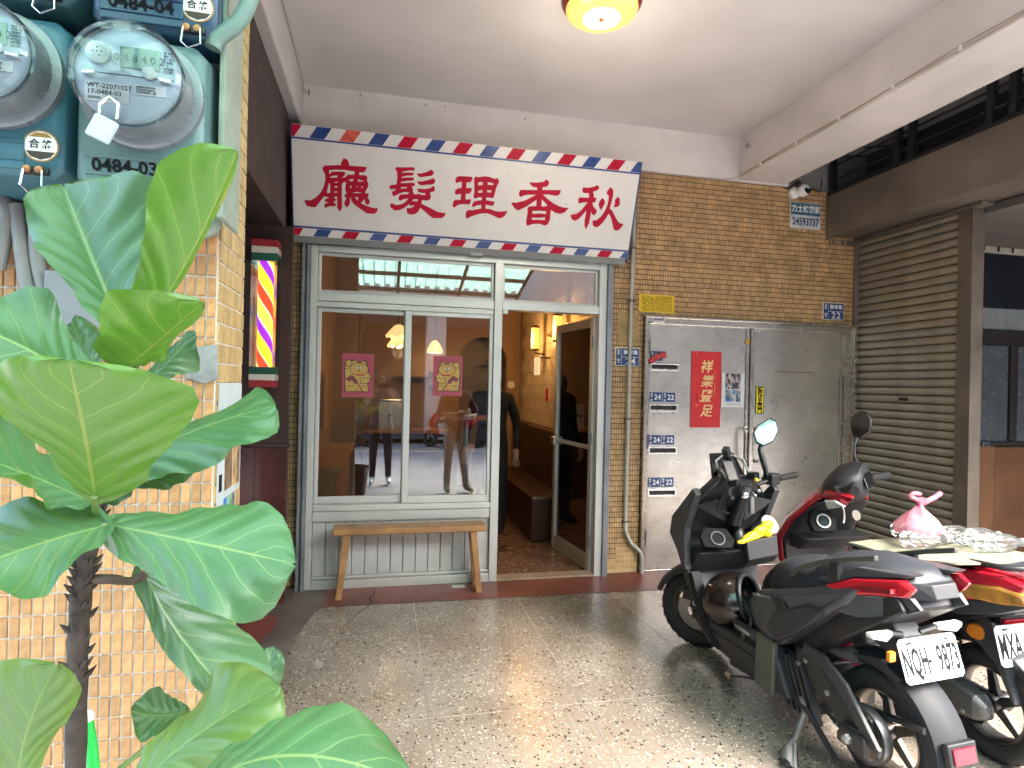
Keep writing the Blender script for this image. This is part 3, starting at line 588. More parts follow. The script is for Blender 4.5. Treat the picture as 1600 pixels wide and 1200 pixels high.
for i, (x, z) in enumerate(((2.042, 1.652), (2.042, 1.328), (2.042, .99), (2.044, .655))):
    f = MB(); w, h = .25, .062
    for q in ((0, w, 0, .014), (0, w, h-.014, h), (0, .016, .0142, h-.0142), (w-.016, w, .0142, h-.0142)): f.box(x+q[0], x+q[1], FY-.022, FY-.0125, z-h+q[2], z-h+q[3])
    sl = f.build('letter_slot', mat('bright slot frame', (.7, .69, .66), .25, 1.), G, bevel=.002)
    MB().box(x+.017, x+w-.017, FY-.0135, FY-.0125, z-h+.015, z-.015).build('slot_flap', slot_in, sl)
    for j, num in enumerate(('24', '22')):
        if i == 0 and j == 1: continue
        x0 = x+.004+j*.113; z0 = z+.014
        pl = MB().box(x0, x0+.107, FY-.0145, FY-.0125, z0, z0+.075).build('number_plate', plate_blue, G, bevel=.0015)
        text('number', num, .058, white_ink, facing(x0+.068, z0+.036, FY-.0148), pl, bold=.001)
        text('street_name', '獅\n球', .018, white_ink, facing(x0+.018, z0+.05, FY-.0148), pl); text('street_name', '路', .018, white_ink, facing(x0+.018, z0+.012, FY-.0148), pl)
rl = MB().tube([(2.03, FY-.03, 1.655), (2.10, FY-.045, 1.70), (2.155, FY-.06, 1.715)], [.022, .024, .026], 12); rl = rl.build('rolled_flyer', mat('red and white paper roll', (.55, .06, .07), .6, var=.3, vscale=25), None, smooth=50)
tag(rl, 'rolled red flyer pushed into the top letter slot of the steel door', 'flyer')
# paper on the doors
def scribble(name, x0, x1, z0, z1, y, lines, m, parent, upright=False):
    """writing too small to read: short broken strokes"""
    mb = MB(); L_ = (z1-z0) if upright else (x1-x0); T_ = ((x1-x0) if upright else (z1-z0))/lines; g = T_*.7 if lines > 1 or not upright else (x1-x0)
    for l in range(lines):
        u = 0
        while u < L_-g*.6:
            w = g*rnd.uniform(.35, .9); c = (l+.5)*T_; h = T_*rnd.uniform(.18, .34)
            if rnd.random() < .86:
                for k in range(2):
                    o = (k-.5)*T_*.36
                    q = (u, min(u+w, L_), c+o-h*.35, c+o+h*.35)
                    if upright: mb.box(x0+q[2], x0+q[3], y-.0006, y, z1-q[1], z1-q[0])
                    else: mb.box(x0+q[0], x0+q[1], y-.0006, y, z1-q[3], z1-q[2])
            u += w+g*rnd.uniform(.12, .3)
    return mb.build(name, m, parent, fixn=False)
def card(name, label, cat, x0, x1, z0, z1, y, m, curl=.004, parent=None):
    n_ = 6; v = []; f = []
    for i in range(n_+1):
        t = i/n_; yy = y-curl*(abs(t-.5)*2)**3
        v += [(lerp(x0, x1, t), yy, z0), (lerp(x0, x1, t), yy, z1)]
    o = len(v); v += [(a_[0], a_[1]+.0008, a_[2]) for a_ in v]
    for i in range(n_): f += [(2*i, 2*i+2, 2*i+3, 2*i+1), (o+2*i, o+2*i+1, o+2*i+3, o+2*i+2), (2*i, o+2*i, o+2*i+2, 2*i+2), (2*i+1, 2*i+3, o+2*i+3, o+2*i+1)]
    f += [(0, 1, o+1, o), (2*n_, o+2*n_, o+2*n_+1, 2*n_+1)]
    c = link_mesh(name, v, f, m, parent, smooth=40)
    return tag(c, label, cat) if label else c
yb_ = FY-.0145
C = card('red_banner', 'red New Year banner with gold calligraphy taped to the steel door', 'banner', 2.402, 2.665, 1.142, 1.753, yb_, mat('red paper', (.62, .018, .022), .55, var=.1, vscale=3, bump=.1, bscale=20))
for i, ch in enumerate('祥樂豐足'): text('gold_character', ch, .105, gold_ink, facing(2.535+(.004 if i % 2 else -.004), 1.625-.118*i, yb_-.001), C, bold=.002, shear=.22)
scribble('side_text', 2.444, 2.46, 1.345, 1.43, yb_-.001, 3, ink, C, True); scribble('side_text', 2.608, 2.614, 1.40, 1.60, yb_-.001, 1, gold_ink, C, True); scribble('seal', 2.443, 2.461, 1.312, 1.33, yb_-.001, 3, gold_ink, C)
scribble('emblem', 2.418, 2.45, 1.73, 1.742, yb_-.001, 2, white_ink, C); scribble('seal', 2.64, 2.65, 1.155, 1.168, yb_-.001, 2, white_ink, C)
P2 = card('photo_notice', 'white notice with two printed street photographs on the steel door', 'notice', 2.672, 2.878, 1.308, 1.587, yb_, mat('white paper', (.72, .72, .72), .6, var=.03))
def photo(name, cols, x0, x1, z0, z1, y, par, sc=40, seed=0):
    m = bpy.data.materials.new(name); m.use_nodes = True; N, L, b = nodes(m); b.inputs['Roughness'].default_value = .5
    tc = N.new('ShaderNodeTexCoord'); mp = N.new('ShaderNodeMapping'); mp.inputs['Scale'].default_value = (1, 1, .45); mp.inputs['Location'].default_value = (seed, seed*2, 0); L.new(tc.outputs['Object'], mp.inputs[0])
    v = N.new('ShaderNodeTexVoronoi'); v.inputs['Scale'].default_value = sc; L.new(mp.outputs[0], v.inputs['Vector'])
    s_ = N.new('ShaderNodeSeparateColor'); L.new(v.outputs['Color'], s_.inputs[0]); cr = N.new('ShaderNodeValToRGB'); cr.color_ramp.interpolation = 'CONSTANT'; L.new(s_.outputs[0], cr.inputs[0])
    e = cr.color_ramp.elements; e[0].color = (*cols[0], 1); e[1].position = 1/len(cols); e[1].color = (*cols[1], 1)
    for i, c in enumerate(cols[2:]): q = e.new((i+2)/len(cols)); q.color = (*c, 1)
    L.new(cr.outputs[0], b.inputs['Base Color'])
    return MB().box(x0, x1, y-.0012, y-.0006, z0, z1).build('printed_photo', m, par)
photo('photo of doors', [(.05, .045, .05), (.3, .27, .28), (.55, .48, .5), (.12, .11, .12), (.03, .03, .03)], 2.705, 2.845, 1.455, 1.583, yb_, P2, 60, 1)
photo('photo of street', [(.1, .28, .6), (.25, .3, .33), (.06, .1, .09), (.5, .52, .54), (.08, .12, .2)], 2.682, 2.868, 1.352, 1.448, yb_, P2, 55, 4)
scribble('caption', 2.682, 2.868, 1.328, 1.338, yb_-.001, 1, ink, P2)
Yn = card('door_notice', 'yellow strip notice with black characters on the steel door', 'notice', 2.984, 3.064, 1.258, 1.482, yb_, mat('black notice border', (.02, .02, .02), .5), 0)
MB().box(2.991, 3.057, yb_-.0022, yb_-.0012, 1.265, 1.475).build('face', mat('yellow notice', (.85, .70, .02), .5), Yn)
for i, ch in enumerate('請隨手關門'): text('character', ch, .044, ink, facing(3.024, 1.452-.0415*i, yb_-.0024), Yn, bold=.0014)
St = card('sticker', 'blue and red sticker on the steel door head above the first letter slot', 'sticker', 2.06, 2.15, 1.964, 1.995, FY-.0315, white_ink, 0)
MB().box(2.061, 2.149, FY-.0325, FY-.0318, 1.981, 1.994).build('band', blue_paint, St); scribble('letters', 2.065, 2.145, 1.967, 1.978, FY-.033, 1, red_paint, St); scribble('letters', 2.065, 2.145, 1.983, 1.992, FY-.033, 1, white_ink, St)
Or = card('sticker', 'small orange sticker high on the meeting edge of the steel doors', 'sticker', 2.878, 2.918, 1.83, 1.862, FY-.0215, mat('orange sticker', (.6, .30, .03), .5), 0)
for i, (x0, x1, z0, z1) in enumerate(((2.73, 2.80, 1.855, 1.872), (2.69, 2.74, 1.20, 1.212))):
    tag(MB().box(x0, x1, FY-.0135, FY-.0122, z0, z1).build('tape_scrap', mat('dirty tape', (.42, .40, .33), .6), None), ['torn strip of old tape high on the steel door leaf', 'short dark tape scrap below the photo notice'][i], 'tape')
cl = MB().box(3.17, 3.52, FY-.0135, FY-.0122, 1.605, 1.613).build('scratch_strip', mat('rust strip', (.18, .12, .08), .7), None); tag(cl, 'thin rusty strip across the upper steel door leaf', 'strip')
# yellow meter form and the house number plates on the tiles
Yf = card('yellow_form', 'yellow printed form stuck on the tiles over the steel door', 'form', 1.945, 2.246, 2.048, 2.186, FY-.0062, mat('yellow paper', (.80, .55, .02), .6, var=.05), .001)
for i in range(7): MB().box(1.965, 2.23, FY-.0080, FY-.0076, 2.062+i*.0165, 2.0635+i*.0165).build('ruled_line', mat('brown print', (.30, .17, .01), .6), Yf)
scribble('form_text', 1.965, 2.23, 2.056, 2.178, FY-.0082, 7, mat('brown ink', (.16, .09, .01), .6), Yf)
Bf = card('faded_form', 'faded brown paper form peeling off the tiled pier behind the conduit', 'form', 1.775, 1.945, 1.80, 2.035, FY-.0062, mat('faded ochre paper', (.36, .25, .10), .7, var=.25, vscale=14), .001)
def house_plate(x0, x1, z0, z1, num, label):
    y = FY-.0065; H = thing('house_number_plate', label, 'number plate', ((x0+x1)/2, y, z0), group='blue house number plates')
    w, h = x1-x0, z1-z0
    MB().box(x0, x1, y-.003, y+.003, z0, z1).build('rim', white_ink, H, bevel=.001)
    k = x0+w*.24; zc = z0+h*.5
    for a, b_, c, d in ((x0+.004, k-.0015, z0+.004, z0+h*.36), (x0+.004, k-.0015, z0+h*.38, z1-.004), (k+.0015, x1-.004, z0+.004, zc-.0015), (k+.0015, x1-.004, zc+.0015, z1-.004)): MB().box(a, b_, y-.0042, y-.0031, c, d).build('field', plate_blue, H)
    text('number', num, h*.52, white_ink, facing((k+x1)/2, z0+h*.25, y-.0046), H, bold=.001, space=1.3); text('street_name', '獅球路', h*.26, white_ink, facing((k+x1)/2, z0+h*.745, y-.0046), H, bold=.0006, space=1.25)
    text('district', '仁\n愛\n區', h*.15, white_ink, facing((x0+k)/2, z1-h*.2, y-.0046), H, line=.9); text('district', '獅\n球', h*.12, white_ink, facing((x0+k)/2, z0+h*.24, y-.0046), H, line=.9)
house_plate(1.757, 1.957, 1.618, 1.758, '24', 'blue enamel house number 24 behind the conduit on the tiled pier'); house_plate(3.612, 3.815, 2.062, 2.205, '22', 'blue enamel house number 22 above the corner of the steel doors')
Ad = card('mover_advert', 'blue and white removal advert with a phone number under the camera', 'advert', 3.278, 3.572, 2.812, 3.03, FY-.0062, mat('weathered white tin', (.55, .58, .58), .5, var=.2, vscale=14), 0)
MB().box(3.284, 3.566, FY-.0082, FY-.0072, 2.925, 3.024).build('band', mat('teal blue print', (.03, .12, .20), .5, var=.3, vscale=20), Ad)
text('advert_text', '力士林搬家', .066, white_ink, facing(3.425, 2.973, FY-.0085), Ad, bold=.0015, sx=.82); text('phone_number', '24593737', .088, mat('dark blue print', (.03, .07, .16), .5), facing(3.425, 2.867, FY-.0085), Ad, bold=.0018, sx=.72)
# conduit and cable on the pier
Cd = thing('conduit', 'pale grey conduit pipe running down the tiled pier to the floor', 'pipe', (1.87, FY-.03, 0))
pp = catmull([(1.884, FY-.028, 3.14), (1.876, FY-.028, 2.5), (1.868, FY-.028, 1.9), (1.864, FY-.028, 1.0), (1.862, FY-.028, .42), (1.872, FY-.03, .32), (1.91, FY-.035, .24), (1.965, FY-.04, .19), (1.995, FY-.045, .14), (2.0, FY-.045, .0)], 6)
MB().tube(pp, .0145, 10).build('pipe', mat('pale conduit', (.42, .42, .39), .45, var=.2, vscale=10), Cd, smooth=50)
for z in (2.53, 2.12, 1.2, .40): MB().box(1.838, 1.90, FY-.045, FY-.012, z, z+.014).build('clip', mat('rusty clip', (.16, .13, .11), .6, .5), Cd, bevel=.003)
MB().tube(catmull([(1.912, FY-.012, 3.14), (1.905, FY-.012, 2.6), (1.897, FY-.012, 2.2), (1.915, FY-.012, 2.08), (1.985, FY-.02, 2.02), (2.0, FY-.052, 1.9)], 5), .004, 6).build('thin_wire', mat('tan wire', (.42, .33, .25), .6), Cd)
# camera, eye bolts, wires along the beam
Cm = thing('security_camera', 'white dome security camera on the tiled wall below the beam', 'camera', (3.31, FY-.05, 3.09))
MB().lathe([(.045, 0), (.048, .03), (.03, .045), (0, .046)], 18, facing(3.30, 3.095, FY-.004)).build('base', white_gloss, Cm, smooth=40)
MB().ell((3.345, FY-.075, 3.105), (.05, .05, .05), 18, 12).build('head', white_gloss, Cm, smooth=60)
MB().lathe([(.030, .0), (.028, .006), (0, .007)], 16, frame((3.348, FY-.121, 3.092), (1, .1, 0), (0, .25, 1))).build('lens', gloss_black, Cm, smooth=40)
MB().tube(catmull([(3.20, FY-.012, 3.135), (3.25, FY-.02, 3.13), (3.29, FY-.02, 3.17), (3.36, FY-.02, 3.20), (3.30, FY-.02, 3.13), (3.42, FY-.015, 3.14), (3.50, FY-.01, 3.15), (3.56, FY-.01, 3.14), (3.57, FY-.01, 3.25)], 6), .004, 6).build('cable', black_plastic, Cm)
def eyebolt(p, n_, label):
    E_ = thing('eye_bolt', label, 'hook', p); M = frame(p, (n_[1], -n_[0], 0) if abs(n_[2]) < .5 else (1, 0, 0), (0, 0, 1) if abs(n_[2]) < .5 else (0, 1, 0))
    MB().tube([Vector(p), Vector(p)+Vector(n_)*.03], .008, 8).build('stem', chrome, E_)
    MB().tube([Vector(p)+Vector(n_)*.04+Vector((0, math.cos(t)*.016, math.sin(t)*.016)) for t in [2*math.pi*i/12 for i in range(12)]], .005, 6, closed=True).build('ring', alu_dark, E_)
eyebolt((2.777, 4.12, 3.36), (-1, 0, 0), 'steel eye bolt on the side of the white beam'); eyebolt((-.582, 4.24, 3.42), (1, 0, 0), 'steel eye bolt where ceiling meets the wall over the sign')
Wr = thing('beam_cable', 'thin paired cable clipped along the lower edge of the white beam', 'cable', (2.775, 2.5, 3.17))
ys = [FY-.03, 4.0, 3.6, 3.2, 2.8, 2.4, 2.0, 1.5, 1.0]
for dz in (0, .01): MB().tube(catmull([(2.774, y, 3.175+dz+.006*math.sin(y*5+dz*200)) for y in ys], 6), .0028, 5).build('wire', mat('tan wire', (.42, .33, .25), .6), Wr)
for y in ys[1:-1]: MB().box(2.768, 2.779, y-.008, y+.008, 3.168, 3.192).build('clip', white_gloss, Wr)
MB().tube(catmull([(1.8, FY-.034, 3.142), (2.2, FY-.036, 3.139), (2.6, FY-.034, 3.142), (2.774, FY-.036, 3.17)], 5), .0035, 5).build('wire', MATS['tan wire'], Wr)
Wc = thing('corner_cable', 'thin cable stapled along the ceiling corner above the bulkhead', 'cable', (-.58, 2.5, CZ-.02))
MB().tube(catmull([(-.578, FY-.04, 3.44), (-.576, 4.0, CZ-.012), (-.574, 3.4, CZ-.016), (-.576, 2.9, CZ-.01), (-.575, 2.2, CZ-.014), (-.575, 1.2, CZ-.012)], 6), .003, 5).build('wire', MATS['tan wire'], Wc)
# old fixing stubs left in the beam plaster
for x_, y_ in ((665, 164), (695, 167), (820, 186), (563, 148)):
    p = fx(x_, y_, FY-.03); sb = MB().lathe([(.006, 0), (.004, .012), (0, .013)], 8, facing(p.x, p.z, FY-.029)).build('fixing_stub', alu_dark); tag(sb, 'rusty fixing stub in the white beam above the sign', 'fixing', 'fixing stubs above the sign')
# ceiling lamp
Lp = thing('ceiling_lamp', 'lit round ceiling lamp with ribbed amber glass and red-brown rim', 'lamp', (1.085, 2.955, CZ))
lx, ly = 1.085, 2.955
MB().lathe([(.0, 0), (.205, 0), (.21, -.015), (.195, -.032), (.18, -.036)], 40, at((lx, ly, CZ))).build('rim', mat('red-brown lamp rim', (.20, .03, .02), .3, coat=.4), Lp, smooth=40)
prof = []
nr = 60; v = []; f = []
rad = [.185, .188, .18, .165, .14, .11, .075, .04, .012]; hh = [q*.72 for q in (-.045, -.06, -.08, -.097, -.11, -.118, -.123, -.125, -.126)]
for i, (r0, h0) in enumerate(zip(rad, hh)):
    for j in range(nr*2): k = 1+.018*(1 if j % 2 else -1)*(1 if i in (1, 2, 3, 4, 5) else 0); a_ = math.pi*j/nr; v.append((lx+r0*k*math.cos(a_), ly+r0*k*math.sin(a_), CZ+h0))
for i in range(len(rad)-1):
    for j in range(nr*2): f.append((i*nr*2+j, i*nr*2+(j+1) % (nr*2), (i+1)*nr*2+(j+1) % (nr*2), (i+1)*nr*2+j))
link_mesh('glass_bowl', v, f, mat('lit amber glass', (.8, .5, .15), .15, emit=(1, .55, .14), es=.07, var=.3, vscale=30), Lp)
MB().lathe([(.0, -.083), (.10, -.0925), (.07, -.0935), (.0, -.094)], 32, at((lx, ly, CZ))).build('inner_glow', mat('lit lamp centre', (1, .8, .5), .3, emit=(1, .72, .36), es=.16), Lp, smooth=40)
ll = bpy.data.lights.new('ceiling_lamp_light', 'POINT'); ll.energy = 1.4; ll.color = (1, .86, .70); ll.shadow_soft_size = .16; lo = bpy.data.objects.new('ceiling_lamp_light', ll); COL.objects.link(lo); lo.location = (lx, ly, CZ-.65)
MB().lathe([(.011, -.092), (.013, -.10), (.006, -.108), (0, -.110)], 12, at((lx, ly, CZ))).build('finial', copper, Lp, smooth=40)

# ================================================================ RIGHT: ROLLER SHUTTER, FASCIA, GRILLE, NEIGHBOUR BAY
bronze = mat('bronze anodised sheet', (.20, .165, .135), .5, .45, var=.25, vscale=2.5, rvar=.14)
slat_m = mat('shutter slat', (.37, .335, .275), .36, .6, var=.22, vscale=5, rvar=.12)
SXP = 3.95
Sh = thing('roller_shutter', 'closed bronze roller shutter of horizontal slats beside the steel doors', 'shutter', (SXP, 3.84, 0))
n_ = 44; pitch = 2.75/n_
pr = [(0, 0), (-.004, .003), (-.012, .010), (-.0155, .022), (-.0155, .036), (-.011, .049), (-.004, .0565), (0, .058)]
v = []; f = []
for y in (3.385, 4.285):
    v += [(x, y, z) for x, z in pr]+[(x+.004, y, z) for x, z in pr]
k = len(pr)
for i in range(k-1): f += [(i, i+1, 2*k+i+1, 2*k+i)]
slat0 = None
for i in range(n_):
    if slat0 is None:
        slat0 = link_mesh('slat', [(a_[0]+SXP, a_[1], a_[2]+.004) for a_ in v], f, slat_m, Sh, smooth=50, fixn=False); base_loc = slat0.location.copy()
    else:
        c = slat0.copy(); COL.objects.link(c); c.parent = Sh; c.location = (rnd.uniform(-.001, .001), 0, i*pitch)
MB().box(SXP+.006, SXP+.02, 3.38, 4.29, 0, 2.78).build('shutter_back', mat('dark slat joint', (.02, .017, .014), .7), Sh)
MB().box(3.905, 3.97, 4.286, FY-.001, 0, 2.74).build('guide', bronze, Sh, bevel=.003)
MB().box(3.92, 4.02, 3.275, 3.384, 0, 2.78).build('post', mat('brown post', (.17, .14, .11), .45, .5, var=.2), Sh, bevel=.004)
MB().box(3.915, 3.919, 3.76, 3.84, 1.395, 1.42).build('hand_slot', mat('dark slot', (.012, .011, .011), .6), Sh); MB().lathe([(.014, 0), (.012, .006), (0, .007)], 12, frame((3.933, 3.8, .90), (0, 1, 0), (0, 0, 1))).build('keyhole', chrome, Sh)
Fa = thing('fascia', 'broad brown metal fascia box above the roller shutter', 'fascia', (3.62, 2.7, 2.74))
MB().box(3.62, 3.66, .7, 4.31, 2.745, 3.10).build('face', bronze, Fa, bevel=.004); MB().box(3.661, 4.6, .7, 4.31, 2.762, 2.79).build('soffit', bronze, Fa)
MB().box(3.66, 3.9, 4.312, 4.33, 2.70, 2.745).build('end_cap', bronze, Fa); MB().box(3.90, 4.0, 3.2, 4.31, 2.735, 2.76).build('shutter_lintel', bronze, Fa, bevel=.003)
Gr = thing('transom_grille', 'dark metal grille of posts and rails on top of the fascia', 'grille', (3.64, 2.7, 3.1))
dk = mat('dark grille paint', (.022, .023, .026), .5, .3)
MB().box(3.625, 3.66, .75, 4.305, 3.101, 3.13).build('rail', dk, Gr); MB().box(3.625, 3.66, .75, 4.305, 3.455, 3.485).build('rail', dk, Gr)
for y in (4.26, 3.62, 3.50, 2.94, 2.80, 2.2, 2.06, 1.4): MB().box(3.62, 3.665, y-.02, y+.02, 3.131, 3.454).build('post', dk, Gr)
for z in (3.22, 3.34): MB().tube([(3.643, .8, z), (3.643, 4.29, z)], .009, 6).build('rod', dk, Gr)
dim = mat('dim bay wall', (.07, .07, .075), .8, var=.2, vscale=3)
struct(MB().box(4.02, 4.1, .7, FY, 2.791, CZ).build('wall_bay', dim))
for y0, y1 in ((3.9, 3.5), (3.7, 3.2)): tag(MB().tube(catmull([(3.70, y0+.3, 3.40), (3.78, y0, 3.33), (3.88, y1, 3.30), (3.98, y1-.3, 3.14)], 5), .006, 6).build('loose_cable', black_plastic), 'loose black cable sagging behind the dark grille', 'cable', 'cables behind the grille')
# the recess beyond the shutter post
By = 4.02
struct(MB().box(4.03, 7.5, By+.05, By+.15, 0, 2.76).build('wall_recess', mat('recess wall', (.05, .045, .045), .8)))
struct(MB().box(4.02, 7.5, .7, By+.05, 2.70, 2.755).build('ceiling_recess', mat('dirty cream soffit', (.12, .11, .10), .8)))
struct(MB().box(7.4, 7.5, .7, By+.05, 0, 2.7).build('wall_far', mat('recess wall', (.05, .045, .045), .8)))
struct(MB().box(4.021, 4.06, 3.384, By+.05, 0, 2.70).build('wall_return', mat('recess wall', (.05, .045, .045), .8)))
Nd = thing('neighbour_door', 'dark framed door with reeded glass and a brown wooden lower panel', 'door', (5.3, By, 0))
dkf = mat('dark door frame', (.018, .015, .014), .5); blk = mat('blue-black sheet', (.006, .010, .018), .4)
def nb(nm, x, x2, y1, y2, m, d=.0, t=.04):   # by photograph rows
    a_, b_ = on(1560, y1, 1, By), on(1560, y2, 1, By); return MB().box(x, x2, By-d, By-d+t, b_.z, a_.z).build(nm, m, Nd, bevel=.003)
nb('wood_panel', 4.3, 5.05, 697, 1010, mat('brown veneer', (.21, .10, .045), .4, var=.25, vscale=3), .03); nb('wood_panel', 5.055, 6.2, 698, 1010, mat('brown veneer dark', (.17, .08, .037), .4, var=.25, vscale=3), .028)
nb('frame_rail', 4.3, 6.2, 516, 540, dkf, .03); nb('frame_rail', 4.3, 6.2, 690, 696.5, dkf, .02)
reed = mat('reeded glass', (.10, .12, .14), .25, .0, bump=0, var=.2, vscale=8)
Nr, Lr, br = nodes(reed); wv = Nr.new('ShaderNodeTexWave'); wv.inputs['Scale'].default_value = 42; tcr = next(q for q in Nr if q.type == 'TEX_COORD'); Lr.new(tcr.outputs['Object'], wv.inputs['Vector'])
bpz = Nr.new('ShaderNodeBump'); bpz.inputs['Strength'].default_value = .6; bpz.inputs['Distance'].default_value = .01; Lr.new(wv.outputs['Fac'], bpz.inputs['Height']); Lr.new(bpz.outputs[0], br.inputs['Normal'])
nb('reeded_pane', 4.3, 5.2, 540.5, 689.5, reed, .01); nb('reeded_pane', 5.28, 6.2, 540.5, 689.5, reed, .01); nb('frame_post', 5.2, 5.279, 540.5, 689.5, dkf, .03)
nb('reeded_pane', 4.3, 6.2, 482, 515.5, mat('pale reeded glass', (.22, .25, .25), .3), .01); nb('dark_sheet', 4.3, 6.2, 398, 481.5, blk, .02)
nb('shelf_lip', 4.3, 6.2, 388, 397.5, mat('cream shelf lip', (.40, .37, .30), .6), .04); nb('cavity', 4.3, 6.2, 336, 387.5, mat('cavity black', (.012, .011, .013), .7), .0)
Bg = thing('stored_bag', 'purple plastic bag stored behind the bars over the neighbour door', 'bag', (5.2, By-.03, 2.3))
a_, b_ = on(1545, 362, 1, By), on(1545, 388, 1, By)
mb = MB()
for i in range(7): mb.ell((4.75+i*.12+rnd.uniform(-.02, .02), By-.03, lerp(b_.z, a_.z, .5)), (.09, .025, (a_.z-b_.z)*.5*rnd.uniform(.8, 1.05)), 10, 6)
mb.build('film', mat('purple film', (.20, .09, .19), .35, var=.4, vscale=15, bump=.5, bscale=20), Bg, smooth=60)
for i in range(12):
    x = 4.4+i*.15; a_, b_ = on(1560, 337, 1, By), on(1560, 397, 1, By); MB().tube([(x, By-.065, b_.z), (x, By-.065, a_.z)], .008, 6).build('bar', dkf, Nd)
MB().box(4.9, 4.98, By-.05, By-.031, 1.02, 1.06).build('latch', chrome, Nd, bevel=.004)
# ================================================================ INSIDE THE SHOP
plaster_in = mat('warm indoor plaster', (.33, .21, .125), .8, var=.1, vscale=2)
IX0, IX1, IY1, IZ = -.60, 1.76, 8.4, 2.95
struct(MB().box(IX0-.1, IX0, FY+.14, IY1, 0, CZ).build('wall_shop', plaster_in)); struct(MB().box(IX1, IX1+.12, FY+.14, IY1, 0, CZ).build('wall_shop', plaster_in))
struct(MB().box(IX0, IX1, FY+.05, IY1, IZ, IZ+.05).build('ceiling_shop', mat('indoor ceiling', (.35, .25, .17), .8)))
# back wall with an arched opening
bw = MB(); ax0, ax1, az = .95, 1.58, 1.75
archp = [(IX0, 0), (IX0, IZ), (IX1, IZ), (IX1, 0), (ax1, 0)]+[((ax0+ax1)/2+(ax1-ax0)/2*math.cos(t), az+(ax1-ax0)/2*math.sin(t)) for t in [math.pi*i/14 for i in range(15)]]+[(ax0, 0)]
Mi = frame((0, 7.6, 0), (1, 0, 0), (0, 0, 1)); bw.holed(archp, [], -.12, 0, Mi); struct(bw.build('wall_back', plaster_in, fixn=False))
struct(MB().box(IX0, IX1, IY1, IY1+.1, 0, IZ).build('wall_end', mat('cream tile wall', (.42, .33, .22), .4)))
# cream wall tiles on the long wall
tw = thing('wall_tiling', 'cream glazed tiles on the long wall inside the shop', 'tiling', (IX1, 6, 0)); cream = mat('cream glazed tile', (.62, .50, .34), .25, var=.08, vscale=4, island=.07)
Mt = frame((IX1, 0, 0), (0, -1, 0), (0, 0, 1))
proto = None
for j in range(9):
    for i in range(12):
        y = FY+.2+i*.27+(.135 if j % 2 else 0); z = 1.0+j*.152
        if y+.265 > 7.6: continue
        if proto is None: proto = MB().box(-.133+.002, .133-.002, -.074, .074, 0, .006, Mt).build('tile', cream, None, bevel=.0015); proto.parent = tw; o = proto
        else: o = proto.copy(); COL.objects.link(o); o.parent = tw
        o.location = (-IX1, y+.133-6, z+.075)
brown_l = mat('brown leatherette', (.045, .020, .012), .4, var=.25)
Wn = thing('wall_bench', 'built-in dark brown bench with tall padded back along the tiled wall', 'bench', (1.6, 6, 0))
MB().box(1.70, 1.755, FY+.75, 7.45, .0, .955).build('backrest', brown_l, Wn, bevel=.006); MB().box(1.69, 1.757, FY+.75, 7.45, .957, .985).build('cap_rail', mat('wood cap', (.13, .055, .025), .4), Wn, bevel=.004)
MB().box(1.36, 1.699, FY+.95, 7.35, .0, .42).build('seat', brown_l, Wn, bevel=.02); MB().box(1.66, 1.757, 7.452, 7.50, 0, 1.0).build('end_panel', mat('honey wood', (.34, .17, .06), .45), Wn, bevel=.004)
Tb = thing('table', 'small wooden table beside the built-in bench', 'table', (1.15, 6.7, 0)); hw = mat('honey wood', (.34, .17, .06), .45)
MB().box(.95, 1.33, 6.4, 7.0, .70, .735).build('table_top', hw, Tb, bevel=.006)
for x, y in ((.99, 6.44), (1.29, 6.44), (.99, 6.96), (1.29, 6.96)): MB().box(x-.018, x+.018, y-.018, y+.018, 0, .70).build('leg', brown_l, Tb)
# lantern sconces
lit = mat('lit lantern paper', (1, .7, .3), .5, emit=(1, .42, .06), es=.13)
def sconce(y, z, label, arm):
    s_ = thing('wall_lantern', label, 'lantern', (IX1-.1, y, z), group='wall lanterns'); x = IX1-.115
    MB().lathe([(.042, 0), (.044, .02), (.044, .21), (.042, .23)], 16, at((x, y, z))).build('shade', lit, s_, smooth=40)
    for h in (-.02, .231): MB().lathe([(.047, 0), (.047, .018), (.02, .03)], 16, at((x, y, z+h))).build('collar', brown_l, s_, smooth=40)
    MB().tube([(x, y, z-.02), (x, y, z-.05), (IX1-.007, y, z-.06)], .009, 8).build('arm', brown_l, s_)
    if arm: MB().tube([(x, y, z+.1), (x-.02, y+.3, z+.07), (IX1-.01, y+.36, z+.05)], .012, 8).build('bracket', mat('brass', (.5, .33, .12), .3, .9), s_)
    l_ = bpy.data.lights.new('lantern_light', 'POINT'); l_.energy = 1.0; l_.color = (1, .55, .18); l_.shadow_soft_size = .05; lo = bpy.data.objects.new('lantern_light', l_); COL.objects.link(lo); lo.location = (x-.10, y, z+.1)
sconce(6.38, 1.86, 'lit paper wall lantern further along the tiled wall inside', False); sconce(5.52, 1.90, 'lit paper wall lantern on a brass bracket close to the open door top', True); 
